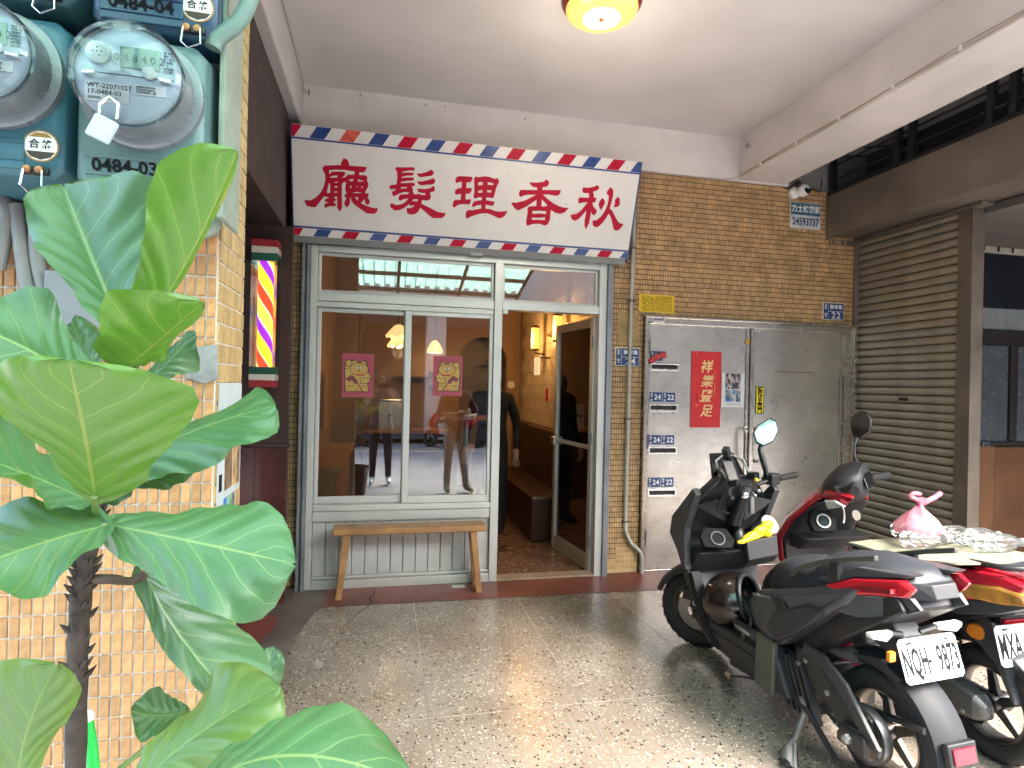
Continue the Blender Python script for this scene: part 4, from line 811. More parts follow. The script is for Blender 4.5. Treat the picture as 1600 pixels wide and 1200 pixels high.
# pendants
milk = mat('lit milk glass', (1, .85, .55), .4, emit=(1, .66, .26), es=.11); bulb_m = mat('lit bulb', (1, .9, .7), .4, emit=(1, .8, .5), es=.5)
def pendant(x, y, z, w, flower, label):
    p_ = thing('pendant_lamp', label, 'lamp', (x, y, z)); MB().tube([(x, y, z+.12), (x, y, IZ)], .004, 6).build('cord', black_plastic, p_)
    MB().lathe([(.02, .10), (.022, .13), (.012, .15)], 12, at((x, y, z))).build('cap', mat('brass', (.5, .33, .12), .3, .9), p_, smooth=40)
    for k in range(2 if flower else 1):
        n_ = 48; v = []; f = []; zz = z-k*.10; ww = w*(1 if k == 0 else .86)
        for i, (r0, h0) in enumerate(((.12, .1), (.35, .09), (.6, .055), (.8, .02), (1.0, -.015) if flower else (.98, -.02), (1.02, -.03) if flower else (.9, -.05))):
            for j in range(n_):
                t = 2*math.pi*j/n_; wv = (1+.07*math.sin(8*t)*(i/5)) if flower else 1; v.append((x+ww*r0*wv*math.cos(t), y+ww*r0*wv*math.sin(t), zz+h0+(.014*math.sin(8*t)*(i/5)**2 if flower else 0)))
        for i in range(5):
            for j in range(n_): f.append((i*n_+j, i*n_+(j+1) % n_, (i+1)*n_+(j+1) % n_, (i+1)*n_+j))
        link_mesh('shade', v, f, milk, p_, smooth=60)
    zb = z-.135 if flower else z-.03
    MB().ell((x, y, zb+.02), (.03, .03, .035), 12, 8).build('bulb', bulb_m, p_, smooth=60)
    l_ = bpy.data.lights.new('pendant_light', 'POINT'); l_.energy = .32; l_.color = (1, .68, .35); l_.shadow_soft_size = .06; lo = bpy.data.objects.new('pendant_light', l_); COL.objects.link(lo); lo.location = (x, y, zb-.06)
pendant(.145, 6.3, 1.955, .125, True, 'lit two-tier ruffled milk glass pendant inside the shop'); pendant(.60, 7.2, 1.87, .10, False, 'small lit milk glass dome pendant deep inside the shop')
# wall signs, shelves, plaques
Sg = thing('hanging_sign', 'small lit white sign with dark characters on the tiled wall inside', 'sign', (1.68, 6.15, 1.62)); MB().box(1.60, 1.63, 6.08, 6.24, 1.56, 1.75).build('panel', mat('lit sign face', (.7, .6, .45), .5, emit=(1, .8, .5), es=.04), Sg, bevel=.008); MB().box(1.63, 1.757, 6.15, 6.17, 1.74, 1.76).build('bracket', brown_l, Sg)
Pq = thing('round_plaque', 'oval black and cream character plaque inside, seen past the door glass', 'plaque', (1.74, 5.15, 1.45)); Mq = frame((1.752, 5.12, 1.46), (0, -1, 0), (0, 0, 1))
MB().lathe([(.075, 0), (.078, .006), (.07, .012), (.066, .008), (0, .008)], 24, Mq @ Matrix.Diagonal((1, 1.3, 1, 1))).build('rim', black_plastic, Pq, smooth=30); text('character', '貳', .1, ink, Mq @ Matrix.Translation((0, 0, .01)), Pq, bold=.002)
Fr = thing('framed_scroll', 'tall dark framed scroll hanging under the round plaque inside', 'picture', (1.74, 5.1, 1.0)); MB().box(1.725, 1.752, 5.0, 5.2, 1.0, 1.32).build('frame', brown_l, Fr, bevel=.004); MB().box(1.722, 1.7248, 5.05, 5.15, 1.03, 1.29).build('scroll', mat('brown scroll', (.25, .15, .08), .6, var=.4, vscale=18), Fr)
Rt = MB().box(1.735, 1.757, 6.2, 6.23, 1.28, 1.42).build('red_tag', red_paint, None); tag(Rt, 'narrow red tag hanging on the tiled wall inside', 'tag')
for i, z in enumerate((1.15, 1.45, 1.75)): tag(MB().box(1.38, 1.58, 7.8, 8.05, z, z+.02).build('wall_shelf', brown_l), ['lowest dark shelf seen through the arch', 'middle dark shelf seen through the arch', 'top dark shelf seen through the arch'][i], 'shelf', 'shelves behind the arch')
ck = MB().lathe([(.05, 0), (.05, .02), (0, .021)], 24, frame((1.64, 7.59, 1.45), (1, 0, 0), (0, 0, 1))).build('wall_clock', white_gloss, None, smooth=40); tag(ck, 'small round white clock on the wall next to the arch', 'clock')
# left: cabinets, framed mirrors, counter, coffee machine
Cb = thing('glass_cabinet', 'honey wood display cabinet along the wall behind the window', 'cabinet', (-.45, 5.6, 0))
MB().box(-.598, -.35, 4.9, 6.9, 0, .72).build('base', hw, Cb, bevel=.005); MB().box(-.598, -.30, 4.85, 6.95, .721, .76).build('counter_top', hw, Cb, bevel=.005)
for i, y in enumerate((5.0, 5.55, 6.1)):
    f_ = thing('framed_picture', ['honey framed amber picture close to the window above the wooden cabinet', 'honey framed dark picture above the wooden cabinet', 'honey framed amber picture deepest inside above the wooden cabinet'][i], 'picture', (-.59, y, .95), group='pictures above the cabinet'); MB().box(-.598, -.57, y, y+.42, .95, 1.55).build('frame', hw, f_, bevel=.004); MB().box(-.569, -.566, y+.05, y+.37, 1.0, 1.5).build('picture', [mat('amber picture', (.35, .20, .07), .4, var=.5, vscale=8), mat('dark picture', (.08, .05, .03), .4, var=.5, vscale=8)][i % 2], f_)
Ct = thing('counter', 'dark wooden counter across the back of the shop', 'counter', (.3, 7.2, 0)); MB().box(-.2, .72, 6.95, 7.4, 0, .86).build('body', brown_l, Ct, bevel=.005); MB().box(-.24, .76, 6.9, 7.42, .861, .90).build('counter_top', hw, Ct, bevel=.005)
Ec = thing('coffee_machine', 'steel coffee machine standing on the counter', 'coffee machine', (.1, 7.1, .9)); MB().box(-.05, .22, 6.98, 7.3, .901, 1.22).build('body', alu, Ec, bevel=.01); MB().box(-.06, .23, 6.97, 7.31, 1.221, 1.25).build('top_tray', chrome, Ec, bevel=.005); MB().tube([(.08, 6.97, 1.08), (.08, 6.86, 1.07)], .014, 8).build('handle', black_plastic, Ec)
for i, (x, z) in enumerate(((.60, 1.55), (.60, 1.38))): f_ = thing('small_picture', ['upper small framed picture on the back wall beside the pendant', 'lower small framed picture on the back wall beside the pendant'][i], 'picture', (x, 7.58, z), group='small pictures on the back wall'); MB().box(x-.05, x+.05, 7.57, 7.599, z-.06, z+.06).build('frame', hw, f_); MB().box(x-.035, x+.035, 7.567, 7.5695, z-.045, z+.045).build('picture', brown_l, f_)
sf = MB().box(.15, .55, 7.4, 7.6, 1.5, 1.525).build('cup_shelf', brown_l); tag(sf, 'dark shelf with nothing hanging on the back wall over the counter', 'shelf')

# ================================================================ PEOPLE
skin_m = mat('skin', (.42, .25, .17), .5); hair_m = mat('black hair', (.012, .010, .010), .4)
def person(label, loc, yaw, top, bottom, shoes, pose, bare_calf=False, hair=True, lower_arm=None, scale=1., hood=False):
    """one skinned body; faces take the cloth of the nearest bone"""
    J = dict(pelvis=(0, 0, .93), waist=(0, 0, 1.05), chest=(0, .01, 1.27), neck=(0, -.005, 1.44), skull=(0, .01, 1.55), crown=(0, 0, 1.66), chin=(0, .06, 1.50),
             lsh=(-.18, 0, 1.38), rsh=(.18, 0, 1.38), lhip=(-.095, 0, .88), rhip=(.095, 0, .88), lknee=(-.11, .02, .49), rknee=(.11, .02, .49), lank=(-.12, -.01, .09), rank=(.12, -.01, .09), ltoe=(-.14, .16, .045), rtoe=(.14, .16, .045), lheel=(-.12, -.05, .05), rheel=(.12, -.05, .05))
    J.update(pose)
    Rd = dict(pelvis=.145, waist=.13, chest=.15, neck=.055, skull=.085, crown=.06, chin=.045, lsh=.07, rsh=.07, lel=.045, rel=.045, lwr=.03, rwr=.03, lhip=.10, rhip=.10, lknee=.065, rknee=.065, lank=.045, rank=.045, ltoe=.035, rtoe=.035, lheel=.04, rheel=.04, lpalm=.03, rpalm=.03)
    E_ = [('pelvis', 'waist', top), ('waist', 'chest', top), ('chest', 'neck', top), ('neck', 'skull', hair_m if hood else skin_m), ('skull', 'crown', hair_m if hair else skin_m), ('skull', 'chin', hair_m if hood else skin_m)]
    for s_ in 'lr':
        E_ += [('chest', s_+'sh', top), (s_+'sh', s_+'el', top), (s_+'el', s_+'wr', lower_arm or skin_m), (s_+'wr', s_+'palm', skin_m), ('pelvis', s_+'hip', bottom), (s_+'hip', s_+'knee', bottom), (s_+'knee', s_+'ank', skin_m if bare_calf else bottom), (s_+'ank', s_+'toe', shoes), (s_+'ank', s_+'heel', shoes)]
        p0, w0 = Vector(J[s_+'palm']), Vector(J[s_+'wr']); d = (p0-w0).normalized(); sd = d.cross(Vector((0, 1, 0)) if abs(d.y) < .8 else Vector((0, 0, 1))).normalized(); cu = d.cross(sd)
        for k in range(4):
            a_, b_ = f'{s_}f{k}a', f'{s_}f{k}b'; L_ = (.075, .085, .08, .062)[k]
            J[a_] = tuple(p0+d*.04+sd*(k-1.5)*.021); J[b_] = tuple(Vector(J[a_])+d*L_*.7+cu*L_*.6); Rd[a_] = Rd[b_] = .009; E_ += [(s_+'palm', a_, skin_m), (a_, b_, skin_m)]
        J[s_+'th'] = tuple(w0+d*.05+sd*.05+cu*.02); Rd[s_+'th'] = .011; E_ += [(s_+'wr', s_+'th', skin_m)]
    names = list(J); idx = {n_: i for i, n_ in enumerate(names)}
    me = bpy.data.meshes.new('person'); me.from_pydata([J[n_] for n_ in names], [(idx[a_], idx[b_]) for a_, b_, _ in E_], [])
    o = bpy.data.objects.new('person', me); COL.objects.link(o)
    sk_ = o.modifiers.new('skin', 'SKIN'); o.modifiers.new('sub', 'SUBSURF').levels = 2
    for i, n_ in enumerate(names):
        r_ = Rd.get(n_, .04); sv_ = me.skin_vertices[0].data[i]; sv_.radius = (r_*(1.15 if n_ in ('chest', 'pelvis', 'waist') else 1), r_*(.8 if n_ in ('chest', 'pelvis', 'waist') else 1)); sv_.use_root = n_ == 'pelvis'
    dg = bpy.context.evaluated_depsgraph_get(); em = bpy.data.meshes.new_from_object(o.evaluated_get(dg)); o.modifiers.clear(); o.data = em; bpy.data.meshes.remove(me)
    ms = []; 
    for _, _, m_ in E_:
        if m_ not in ms: ms.append(m_)
    em.materials.clear()
    for m_ in ms: em.materials.append(m_)
    segs = [(Vector(J[a_]), Vector(J[b_]), ms.index(m_), min(Rd.get(a_, .04), Rd.get(b_, .04))) for a_, b_, m_ in E_]
    for p in em.polygons:
        c = p.center; best = None
        for a_, b_, mi, r_ in segs:
            t = max(0, min(1, (c-a_).dot(b_-a_)/max((b_-a_).length_squared, 1e-9))); d_ = (c-a_.lerp(b_, t)).length-r_
            if best is None or d_ < best[0]: best = (d_, mi)
        p.material_index = best[1]; p.use_smooth = True
    o.location = loc; o.rotation_euler = (0, 0, yaw); o.scale = (scale,)*3
    return tag(o, label, 'person')
dk_tee = mat('navy tee', (.07, .075, .10), .8); dk_pant = mat('dark trousers', (.02, .02, .026), .8); grey_pant = mat('grey trousers', (.26, .25, .25), .85); brown_sh = mat('brown shorts', (.10, .07, .05), .85); maroon_tee = mat('maroon tee', (.10, .02, .025), .85); white_sh = mat('white shoes', (.75, .74, .72), .6); dark_sh = mat('brown shoes', (.06, .035, .03), .6); khaki_sh = mat('khaki shoes', (.26, .25, .16), .7); black_cl = mat('black clothes', (.006, .006, .007), .8); grey_tee = mat('grey tee', (.12, .12, .13), .8)
hold = dict(lel=(-.27, .12, 1.16), lwr=(-.14, .27, 1.36), lpalm=(-.10, .30, 1.40), rel=(.27, .12, 1.16), rwr=(.14, .27, 1.36), rpalm=(.10, .30, 1.40))
person('person in navy top and dark trousers holding up a phone, mirrored in the window', (-.02, -.45, -.10), 0, dk_tee, dk_pant, white_sh, hold)
ph = thing('phone', 'dark phone held up in both hands, mirrored in the window', 'phone', (0, -.12, 1.40)); MB().box(-.075, .08, -.12, -.112, 1.36, 1.435).build('body', gloss_black, ph, bevel=.003); MB().lathe([(.012, 0), (.012, .003), (0, .0035)], 14, frame((.05, -.112, 1.415), (1, 0, 0), (0, 0, -1))).build('lens', chrome, ph, smooth=40)
person('person in maroon tee and grey trousers with folded arms, mirrored in the window', (1.02, .22, -.10), R(-12), maroon_tee, grey_pant, khaki_sh, dict(lel=(-.28, .08, 1.10), lwr=(-.02, .22, 1.13), lpalm=(.05, .23, 1.15), rel=(.28, .08, 1.10), rwr=(.03, .23, 1.08), rpalm=(-.04, .23, 1.07), rank=(.16, .05, .09), rtoe=(.20, .21, .045), rheel=(.16, .0, .05)))
person('person dressed all in black standing inside the doorway', (1.06, 5.75, .01), R(160), black_cl, black_cl, black_cl, dict(lel=(-.26, -.02, 1.10), lwr=(-.27, .06, .86), lpalm=(-.27, .08, .78), rel=(.26, -.02, 1.10), rwr=(.27, .06, .86), rpalm=(.27, .08, .78)), lower_arm=black_cl, scale=.95, hood=True)

# ================================================================ STREET BEHIND THE CAMERA (seen in the glass)
OY = -6.6
struct(sheet('pavement', rect(-40, 40, OY-4, OY), .02, mat('grey paving', (.16, .155, .15), .85, var=.2, vscale=3)))
tag(MB().box(-20, 20, OY-4.2, OY-4, 0, 3.3).build('far_wall', mat('dim arcade wall', (.10, .085, .07), .8, var=.4, vscale=1.5), kind='structure'), 'dim shop wall across the street', 'wall')
struct(MB().box(-20, 20, OY-12, OY+.1, 3.3, 5.6).build('building_front', mat('far render', (.45, .42, .39), .8, var=.2, vscale=.8)))
for i, x in enumerate((-7.5, -3.2, 1.3, 5.6)): tag(MB().box(x-.25, x+.25, OY-.5, OY, 0, 3.3).build('arcade_column', mat('far render', (.45, .42, .39), .8), bevel=.01), 'plain rendered arcade column across the street', 'column', 'columns across the street')
st_line = MB().box(-30, 30, -4.9, -4.8, -.099, -.095).build('road_line', white_ink); struct(st_line); struct(MB().box(-30, 30, -5.2, -5.12, -.099, -.095).build('road_line', mat('yellow line', (.6, .42, .08), .7)))
Aw = thing('awning', 'green corrugated plastic awning on a brown steel frame over the pavement, mirrored in the transom', 'awning', (0, .7, 3.8)); gm = mat('green corrugated plastic', (.16, .40, .32), .4, var=.12, vscale=2)
Ng, Lg, bg = nodes(gm); tr = Ng.new('ShaderNodeBsdfTranslucent'); tr.inputs[0].default_value = (.42, .70, .60, 1); mxs = Ng.new('ShaderNodeMixShader'); mxs.inputs[0].default_value = .7; Lg.new(bg.outputs[0], mxs.inputs[1]); Lg.new(tr.outputs[0], mxs.inputs[2]); Lg.new(mxs.outputs[0], Ng['Material Output'].inputs[0])
AX0, AX1, AYB, AYF, AZB, AZF = -3.0, 2.35, .69, -1.75, 3.78, 3.12
v = []; f = []; k = 250
for i in range(k+1):
    x = lerp(AX0, AX1, i/k); w_ = .022*(1 if (i//4) % 2 else -1); v += [(x, AYB, AZB+w_), (x, AYF, AZF+w_)]
for i in range(k): f.append((2*i, 2*i+2, 2*i+3, 2*i+1))
link_mesh('sheet', v, f, gm, Aw, fixn=False)
fm = mat('brown awning steel', (.10, .07, .05), .6)
for j in range(5): t = j/4; y_ = lerp(AYB-.05, AYF+.03, t); z_ = lerp(AZB, AZF, t)-.075; MB().box(AX0, AX1, y_-.025, y_+.025, z_-.03, z_+.03).build('purlin', fm, Aw)
for i in range(6): x = lerp(AX0+.05, AX1-.05, i/5); MB().tube([(x, AYB, AZB-.13), (x, AYF, AZF-.13)], .028, 6).build('rafter', fm, Aw)
# ================================================================ TILED COLUMN, METERS
CY, CX, CYB = 1.25, -.322, 1.465
K = thing('tiled_column', 'street column faced with small orange tiles and pale grout, holding the electricity meters', 'column', (-.75, 1.35, 0))
MB().box(-1.25, CX, CY, CYB, 0, 3.2).build('core', grout_light, K)
pitx, pitz = .0188, .0402
# which tiles show largest: near the eye line, not behind the meters or the densest leaves
cand = []
nx = int((CX+1.25)/pitx); nz = int(3.2/pitz)
def to_px(p):
    d = Vector(p)-Vector((0, 0, EYE)); w = d.dot(FWD); return (800+FPX*d.dot(RGT)/w, 600-FPX*d.dot(UPV)/w)
for i in range(nx):
    for j in range(nz):
        x1 = CX-i*pitx; z0 = j*pitz; p = to_px((x1-pitx/2, CY, z0+pitz/2))
        inside = -10 < p[0] < 360 and -20 < p[1] < 1215
        hid = p[1] < 310 and p[0] < 320
        # open patches of the column between the leaves
        open_ = (p[0] > 230 and 330 < p[1] < 780) or (150 < p[0] and 900 < p[1]) or (p[1] > 910 and p[0] < 330) or (p[1] > 320 and p[1] < 470 and p[0] < 100) or (720 < p[1] < 830 and p[0] < 330)
        cand.append((i, j, inside and not hid and open_))
tp = None; rest = MB(); cnt = 0
Mc = frame((0, CY, 0), (1, 0, 0), (0, 0, 1))
def tilev(x0, z0, dep=.0035):
    g = .0014; e = .0013; a, b, c, d = x0+g, x0+pitx-g, z0+g, z0+pitz-g
    return [(a, c, 0), (b, c, 0), (b, d, 0), (a, d, 0), (a+e, c+e, dep), (b-e, c+e, dep), (b-e, d-e, dep), (a+e, d-e, dep)], [(4, 5, 6, 7), (0, 1, 5, 4), (1, 2, 6, 5), (2, 3, 7, 6), (3, 0, 4, 7)]
for i, j, vis in cand:
    x0 = CX-(i+1)*pitx; z0 = j*pitz
    if vis and cnt < 300:
        cnt += 1
        if tp is None:
            v, f = tilev(-pitx/2, -pitz/2); tp = link_mesh('tile', [Mc @ Vector(q)-Vector((0, CY, 0)) for q in v], f, tile_orange, None, fixn=False); tp.parent = K; o = tp
        else: o = tp.copy(); COL.objects.link(o); o.parent = K
        o.location = Vector((x0+pitx/2, CY-rnd.uniform(0, .0006), z0+pitz/2))-Vector((-.75, 1.35, 0)); o.rotation_euler = (rnd.uniform(-.012, .012), 0, rnd.uniform(-.02, .02))
    else:
        v, f = tilev(x0, z0, .0035+rnd.uniform(-.0006, .0006)); rest.add(v, f, Mc)
rest.build('tile_field', tile_orange, K, kind='stuff', fixn=False)
sd = MB(); Msd = frame((CX, CY, 0), (0, 1, 0), (0, 0, 1)); tiles_region(sd, .004, CYB-CY-.002, 0, 3.2, .0193, pitz, Msd, .0012, .0028, None, .003); sd.build('side_tile', mat('ochre ribbed tile', (.40, .27, .115), .45, var=.2, vscale=120, island=.18), K, kind='stuff', fixn=False)
# cement smear on the corner
ss = []
for q in ((288, 545), (340, 538), (341, 592), (318, 600), (290, 590), (283, 570)): p = on(q[0], q[1], 1, CY-.006); ss.append((p.x, p.z))
MB().prism([(x, z) for x, z in ss], 0, .004, frame((0, CY-.004, 0), (1, 0, 0), (0, 0, 1))).build('cement_smear', mat('grey cement smear', (.24, .235, .225), .8, var=.3, vscale=30, bump=.5, bscale=80), K, bevel=.002)
# poster on the alley side of the column
a, b = on(337, 690, 0, CX), on(366, 940, 0, CX)
Po = thing('side_poster', 'white poster with small colour photographs on the side of the tiled column', 'poster', (CX, 1.35, .9))
y0, y1, z0, z1 = CY+.015, CYB-.008, .96, 1.44
def pb(nm, ya, yb2, za, zb, m, d): MB().box(CX+.0032+d, CX+.0036+d, ya, yb2, za, zb).build(nm, m, Po)
pb('sheet', y0, y1, z0, z1, mat('pale poster paper', (.42, .47, .47), .5), 0)
pc = [mat('print blue', (.04, .16, .42), .5, var=.5, vscale=30), mat('print green', (.12, .30, .14), .5, var=.5, vscale=30), mat('print brown', (.16, .10, .05), .5, var=.6, vscale=30), mat('print amber', (.42, .22, .06), .5, var=.5, vscale=30), mat('print grey', (.14, .15, .14), .5, var=.6, vscale=30)]
w_ = (y1-y0)
for i, (ya, yb2, za, zb, c) in enumerate(((.30, .62, .36, .52, 2), (.66, .80, .36, .52, 3), (.83, .97, .36, .52, 2), (.28, .42, .16, .335, 0), (.45, .60, .12, .335, 1), (.63, .78, .17, .335, 4), (.81, .97, .17, .335, 3), (.28, .42, .06, .15, 4), (.63, .97, .07, .15, 0), (.30, .60, -.14, .04, 2), (.63, .97, -.14, .05, 1))):
    pb('printed_photo', y0+w_*ya, y0+w_*yb2, 1.08+(za-.14)*.62, 1.08+(zb-.14)*.62, pc[c], .0004)
for z in (1.30, 1.22, 1.15, 1.05): pb('printed_character', y0+w_*.08, y0+w_*.2, z, z+.035, ink, .0004)

# --- electricity meters
lens = glass_mat('meter cover', (.86, .90, .93), 1.3)
face_m = mat('meter face', (.50, .53, .60), .35, .2, var=.05); lcd_m = mat('lcd', (.22, .36, .27), .25); grey_cyl = mat('meter drum', (.20, .22, .235), .3, .2, var=.2, vscale=10)
def meter(x, z, w, h, m, label, num, lock, tilt=0, drum=True, texts=None):
    y = 1.10; T = thing('electricity_meter', label, 'meter', (x, CY, z), group='electricity meters on the tiled column')
    v = []; e = .018
    secs = []
    for d, ins in ((CY, -.004), (y+.05, 0.0), (y+.012, .004), (y, .016)):
        x0, x1, z0, z1 = x-w/2+ins, x+w/2-ins, z+ins, z+h-ins; secs.append([(x0+e, d, z0), (x1-e, d, z0), (x1, d, z0+e), (x1, d, z1-e), (x1-e, d, z1), (x0+e, d, z1), (x0, d, z1-e), (x0, d, z0+e)])
    MB().loft(secs).build('case', m, T, bevel=.004, smooth=40)
    if drum:
        c = Vector((x+.006, y, z+h*.625)); Md = frame(c, (1, 0, 0), (0, 0, 1))
        MB().lathe([(.094, 0), (.094, .012), (.087, .016)], 40, Md).build('flange', grey_cyl, T, smooth=40)
        MB().lathe([(.082, .0), (.081, .060), (.0, .060)], 40, Md).build('drum', grey_cyl, T, smooth=40)
        MB().lathe([(.0, .0605), (.076, .0605), (.076, .063), (.0, .0632)], 40, Md).build('face_plate', face_m, T, smooth=40)
        fz = c.y-.0635
        q = lambda dx, dz: facing(c.x+dx, c.z+dz, fz-.0008)
        MB().box(c.x-.012, c.x+.045, fz-.003, fz, c.z+.012, c.z+.045).build('display', lcd_m, T, bevel=.001); text('reading', '0 4 8 4 0 2', .0165, mat('lcd digits', (.03, .06, .04), .4), facing(c.x+.016, c.z+.026, fz-.0034), T, depth=.0003)
        MB().box(c.x-.062, c.x+.066, fz-.0008, fz, c.z+.0, c.z+.0006).build('seam', ink, T)
        MB().lathe([(.017, 0), (.017, .004), (.013, .006), (0, .0062)], 20, q(-.042, .03)).build('optical_port', white_gloss, T, smooth=40)
        for k, (dx, dz) in enumerate(((0, .006), (-.006, 0), (.006, 0), (0, 0), (.004, -.006))): MB().lathe([(.0013, 0), (0, .0005)], 6, q(-.042+dx, .03+dz) @ Matrix.Translation((0, 0, .0062))).build('port_hole', ink, T)
        MB().lathe([(.010, 0), (.010, .004), (0, .005)], 16, q(.030, .007)).build('seal_button', white_gloss, T, smooth=40)
        MB().box(c.x-.060, c.x+.002, fz-.0014, fz-.0002, c.z-.045, c.z-.014).build('serial_label', white_ink, T)
        if texts:
            text('serial', texts[0], .0105, ink, facing(c.x-.057, c.z-.021, fz-.0018), T, depth=.0002, ax='LEFT'); text('serial', texts[1], .0105, ink, facing(c.x-.057, c.z-.031, fz-.0018), T, depth=.0002, ax='LEFT'); text('serial', texts[2], .006, ink, facing(c.x-.055, c.z-.040, fz-.0018), T, depth=.0002, ax='LEFT')
        MB().box(c.x+.010, c.x+.054, fz-.0014, fz-.0002, c.z-.028, c.z-.012).build('maker_label', white_ink, T); scribble('small_print', c.x+.012, c.x+.04, c.z-.026, c.z-.014, fz-.0016, 3, ink, T)
        scribble('small_print', c.x+.05, c.x+.064, c.z+.01, c.z+.045, fz-.0008, 7, ink, T)
        for s_ in (-1, 1): MB().tube([(c.x+s_*.062, fz-.004, c.z-.004), (c.x+s_*.046, fz-.004, c.z-.002)], .0035, 6).build('clip', chrome, T)
        MB().lathe([(.081, .061), (.0805, .078), (.074, .084), (0, .086)], 40, Md).build('cover', lens, T, smooth=40)
        if lock:
            lc = Vector((c.x-.015, fz-.03, c.z-.082))
            MB().tube([lc+Vector((-.012, 0, 0)), lc+Vector((-.012, 0, .02)), lc+Vector((-.002, .008, .036)), lc+Vector((.012, .004, .026)), lc+Vector((.012, 0, 0))], .0022, 6).build('shackle', chrome, T)
            MB().box(-.017, .017, -.005, .005, -.036, 0, at(lc, ry=R(24))).build('padlock', mat('pale seal plastic', (.50, .60, .62), .4), T, bevel=.003)
    # nameplate, number, approval sticker, seal screws
    fy = y-.0005
    MB().box(x-w*.40, x+w*.22, fy-.002, fy+.004, z+h*.05, z+h*.235).build('nameplate_recess', m, T, bevel=.002)
    for k in range(2): MB().box(x-w*.40, x+w*.22, fy-.0045, fy-.002, z+h*(.10 if k == 0 else .205), z+h*(.112 if k == 0 else .215)).build('rib', m, T, bevel=.001)
    text('handwritten_number', num, .03, ink, facing(x-w*.09, z+h*.158, fy-.0035), T, bold=.0007, shear=-.1, depth=.0003)
    sx_, sz_ = x+w*.33, z+h*.20
    MB().lathe([(.026, 0), (.026, .0006), (0, .0007)], 28, facing(sx_, sz_, fy)).build('approval_sticker', mat('sticker bronze', (.36, .20, .05), .4), T)
    MB().lathe([(.0235, .0007), (0, .0009)], 28, facing(sx_, sz_, fy)).build('sticker_field', white_ink, T)
    MB().prism([(-.021, -.009), (.021, -.009), (.014, -.018), (0, -.0225), (-.014, -.018)], .0009, .0012, facing(sx_, sz_, fy)).build('sticker_band', mat('sticker dark', (.05, .035, .02), .5), T)
    MB().prism([(-.017, .014), (.017, .014), (.008, .021), (-.008, .021)], .0009, .0012, facing(sx_, sz_, fy)).build('sticker_band', mat('sticker bronze', (.36, .20, .05), .4), T)
    text('sticker_text', '合格', .0155, ink, facing(sx_, sz_+.002, fy-.0011), T, bold=.0003, space=1.35, depth=.0002)
    MB().box(x+w*.21, x+w*.40, fy-.008, fy+.002, z+h*.02, z+h*.065).build('seal_block', black_plastic, T, bevel=.002)
    for k in (0, 1): MB().lathe([(.006, 0), (.006, .004), (0, .005)], 10, facing(x+w*(.26+.085*k), z+h*.045, fy-.008)).build('seal_screw', copper, T, smooth=40)
    MB().tube([(x+w*.24, fy-.012, z+h*.04), (x+w*.23, fy-.016, z-h*.06), (x+w*.29, fy-.018, z-h*.10), (x+w*.38, fy-.016, z-h*.06), (x+w*.37, fy-.012, z+h*.04)], .0014, 5).build('seal_wire', chrome, T)
    return T
teal = mat('teal meter plastic', (.11, .185, .185), .35, var=.15, vscale=6); teal_b = mat('blue-teal meter plastic', (.04, .13, .17), .35, var=.15, vscale=6); navy = mat('deep blue meter plastic', (.018, .06, .11), .35, var=.15, vscale=6); dteal = mat('dull teal meter plastic', (.05, .12, .13), .4, var=.2, vscale=6)
MW, MH = .202, .268
mB = fx(216, 304, 1.10); xB, zB = mB.x, mB.z
meter(xB, zB, MW, MH, teal, 'pale teal electricity meter with padlock and number 0484-03', '0484-03', True, texts=('WT-22071027', '17-0484-03', '000006        1  D'))
meter(xB-MW-.008, zB+.012, MW, MH, teal_b, 'blue-green electricity meter marked with an A, behind the topmost leaf', '00 A', False, texts=('WT-22071027', '17-0484-03', '000006        1  D'))
meter(xB+.018, zB+MH+.006, MW, MH, navy, 'deep blue electricity meter numbered 0484-04 on top of the padlocked one', '0484-04', False)
meter(xB-MW+.004, zB+MH+.03, MW, MH, dteal, 'dull teal electricity meter in the upper row next to the deep blue one', '', False)
# conduits round the meters
Cn = thing('meter_conduit', 'grey-green conduit pipes bending round the electricity meters', 'pipe', (CX, 1.2, 1.7)); cg = mat('grey-green conduit', (.22, .26, .21), .5, var=.25, vscale=14)
def cpx(pts, d): return [on(x, y, 1, d) for x, y in pts]
MB().tube(catmull(cpx([(348, -30), (346, 60), (343, 180), (339, 290), (337, 335), (330, 355), (312, 362), (302, 352)], 1.19), 6), .0145, 12).build('pipe', cg, Cn, smooth=50)
MB().tube(catmull(cpx([(332, 75), (340, 60), (372, 35), (390, 0), (398, -40)], 1.12), 6), .014, 12).build('pipe', mat('green pipe', (.16, .24, .21), .45), Cn, smooth=50)
MB().box(xB+MW/2+.012, xB+MW/2+.022, 1.13, CY, zB-.02, zB+.62).build('mounting_rail', cg, Cn, bevel=.002)
for y_ in (112, 330): p = on(338, y_, 1, 1.19); MB().box(p.x-.024, p.x+.024, 1.17, CY, p.z-.006, p.z+.006).build('saddle', cg, Cn, bevel=.002)
Cbl = thing('meter_cables', 'pair of grey cables hanging below the electricity meters', 'cable', (-.6, 1.2, 1.5)); gc = mat('weathered grey cable', (.22, .215, .21), .6, var=.2)
for pts, r_ in (([(-8, 300), (12, 330), (5, 370), (-6, 420)], .014), ([(25, 320), (32, 370), (40, 430), (52, 480), (60, 560)], .0125), ([(55, 330), (58, 400), (68, 450), (78, 500), (84, 560)], .0115)): MB().tube(catmull(cpx(pts, 1.225), 6), r_, 10).build('cable', gc, Cbl, smooth=50)
bx = on(88, 470, 1, 1.24); Jb = MB().box(bx.x-.002, bx.x+.09, 1.20, CY-.004, bx.z-.09, bx.z+.05).build('junction_box', mat('grey box plastic', (.20, .20, .21), .5), None, bevel=.004); tag(Jb, 'plain grey junction box on the orange tiles behind the leaves', 'junction box')

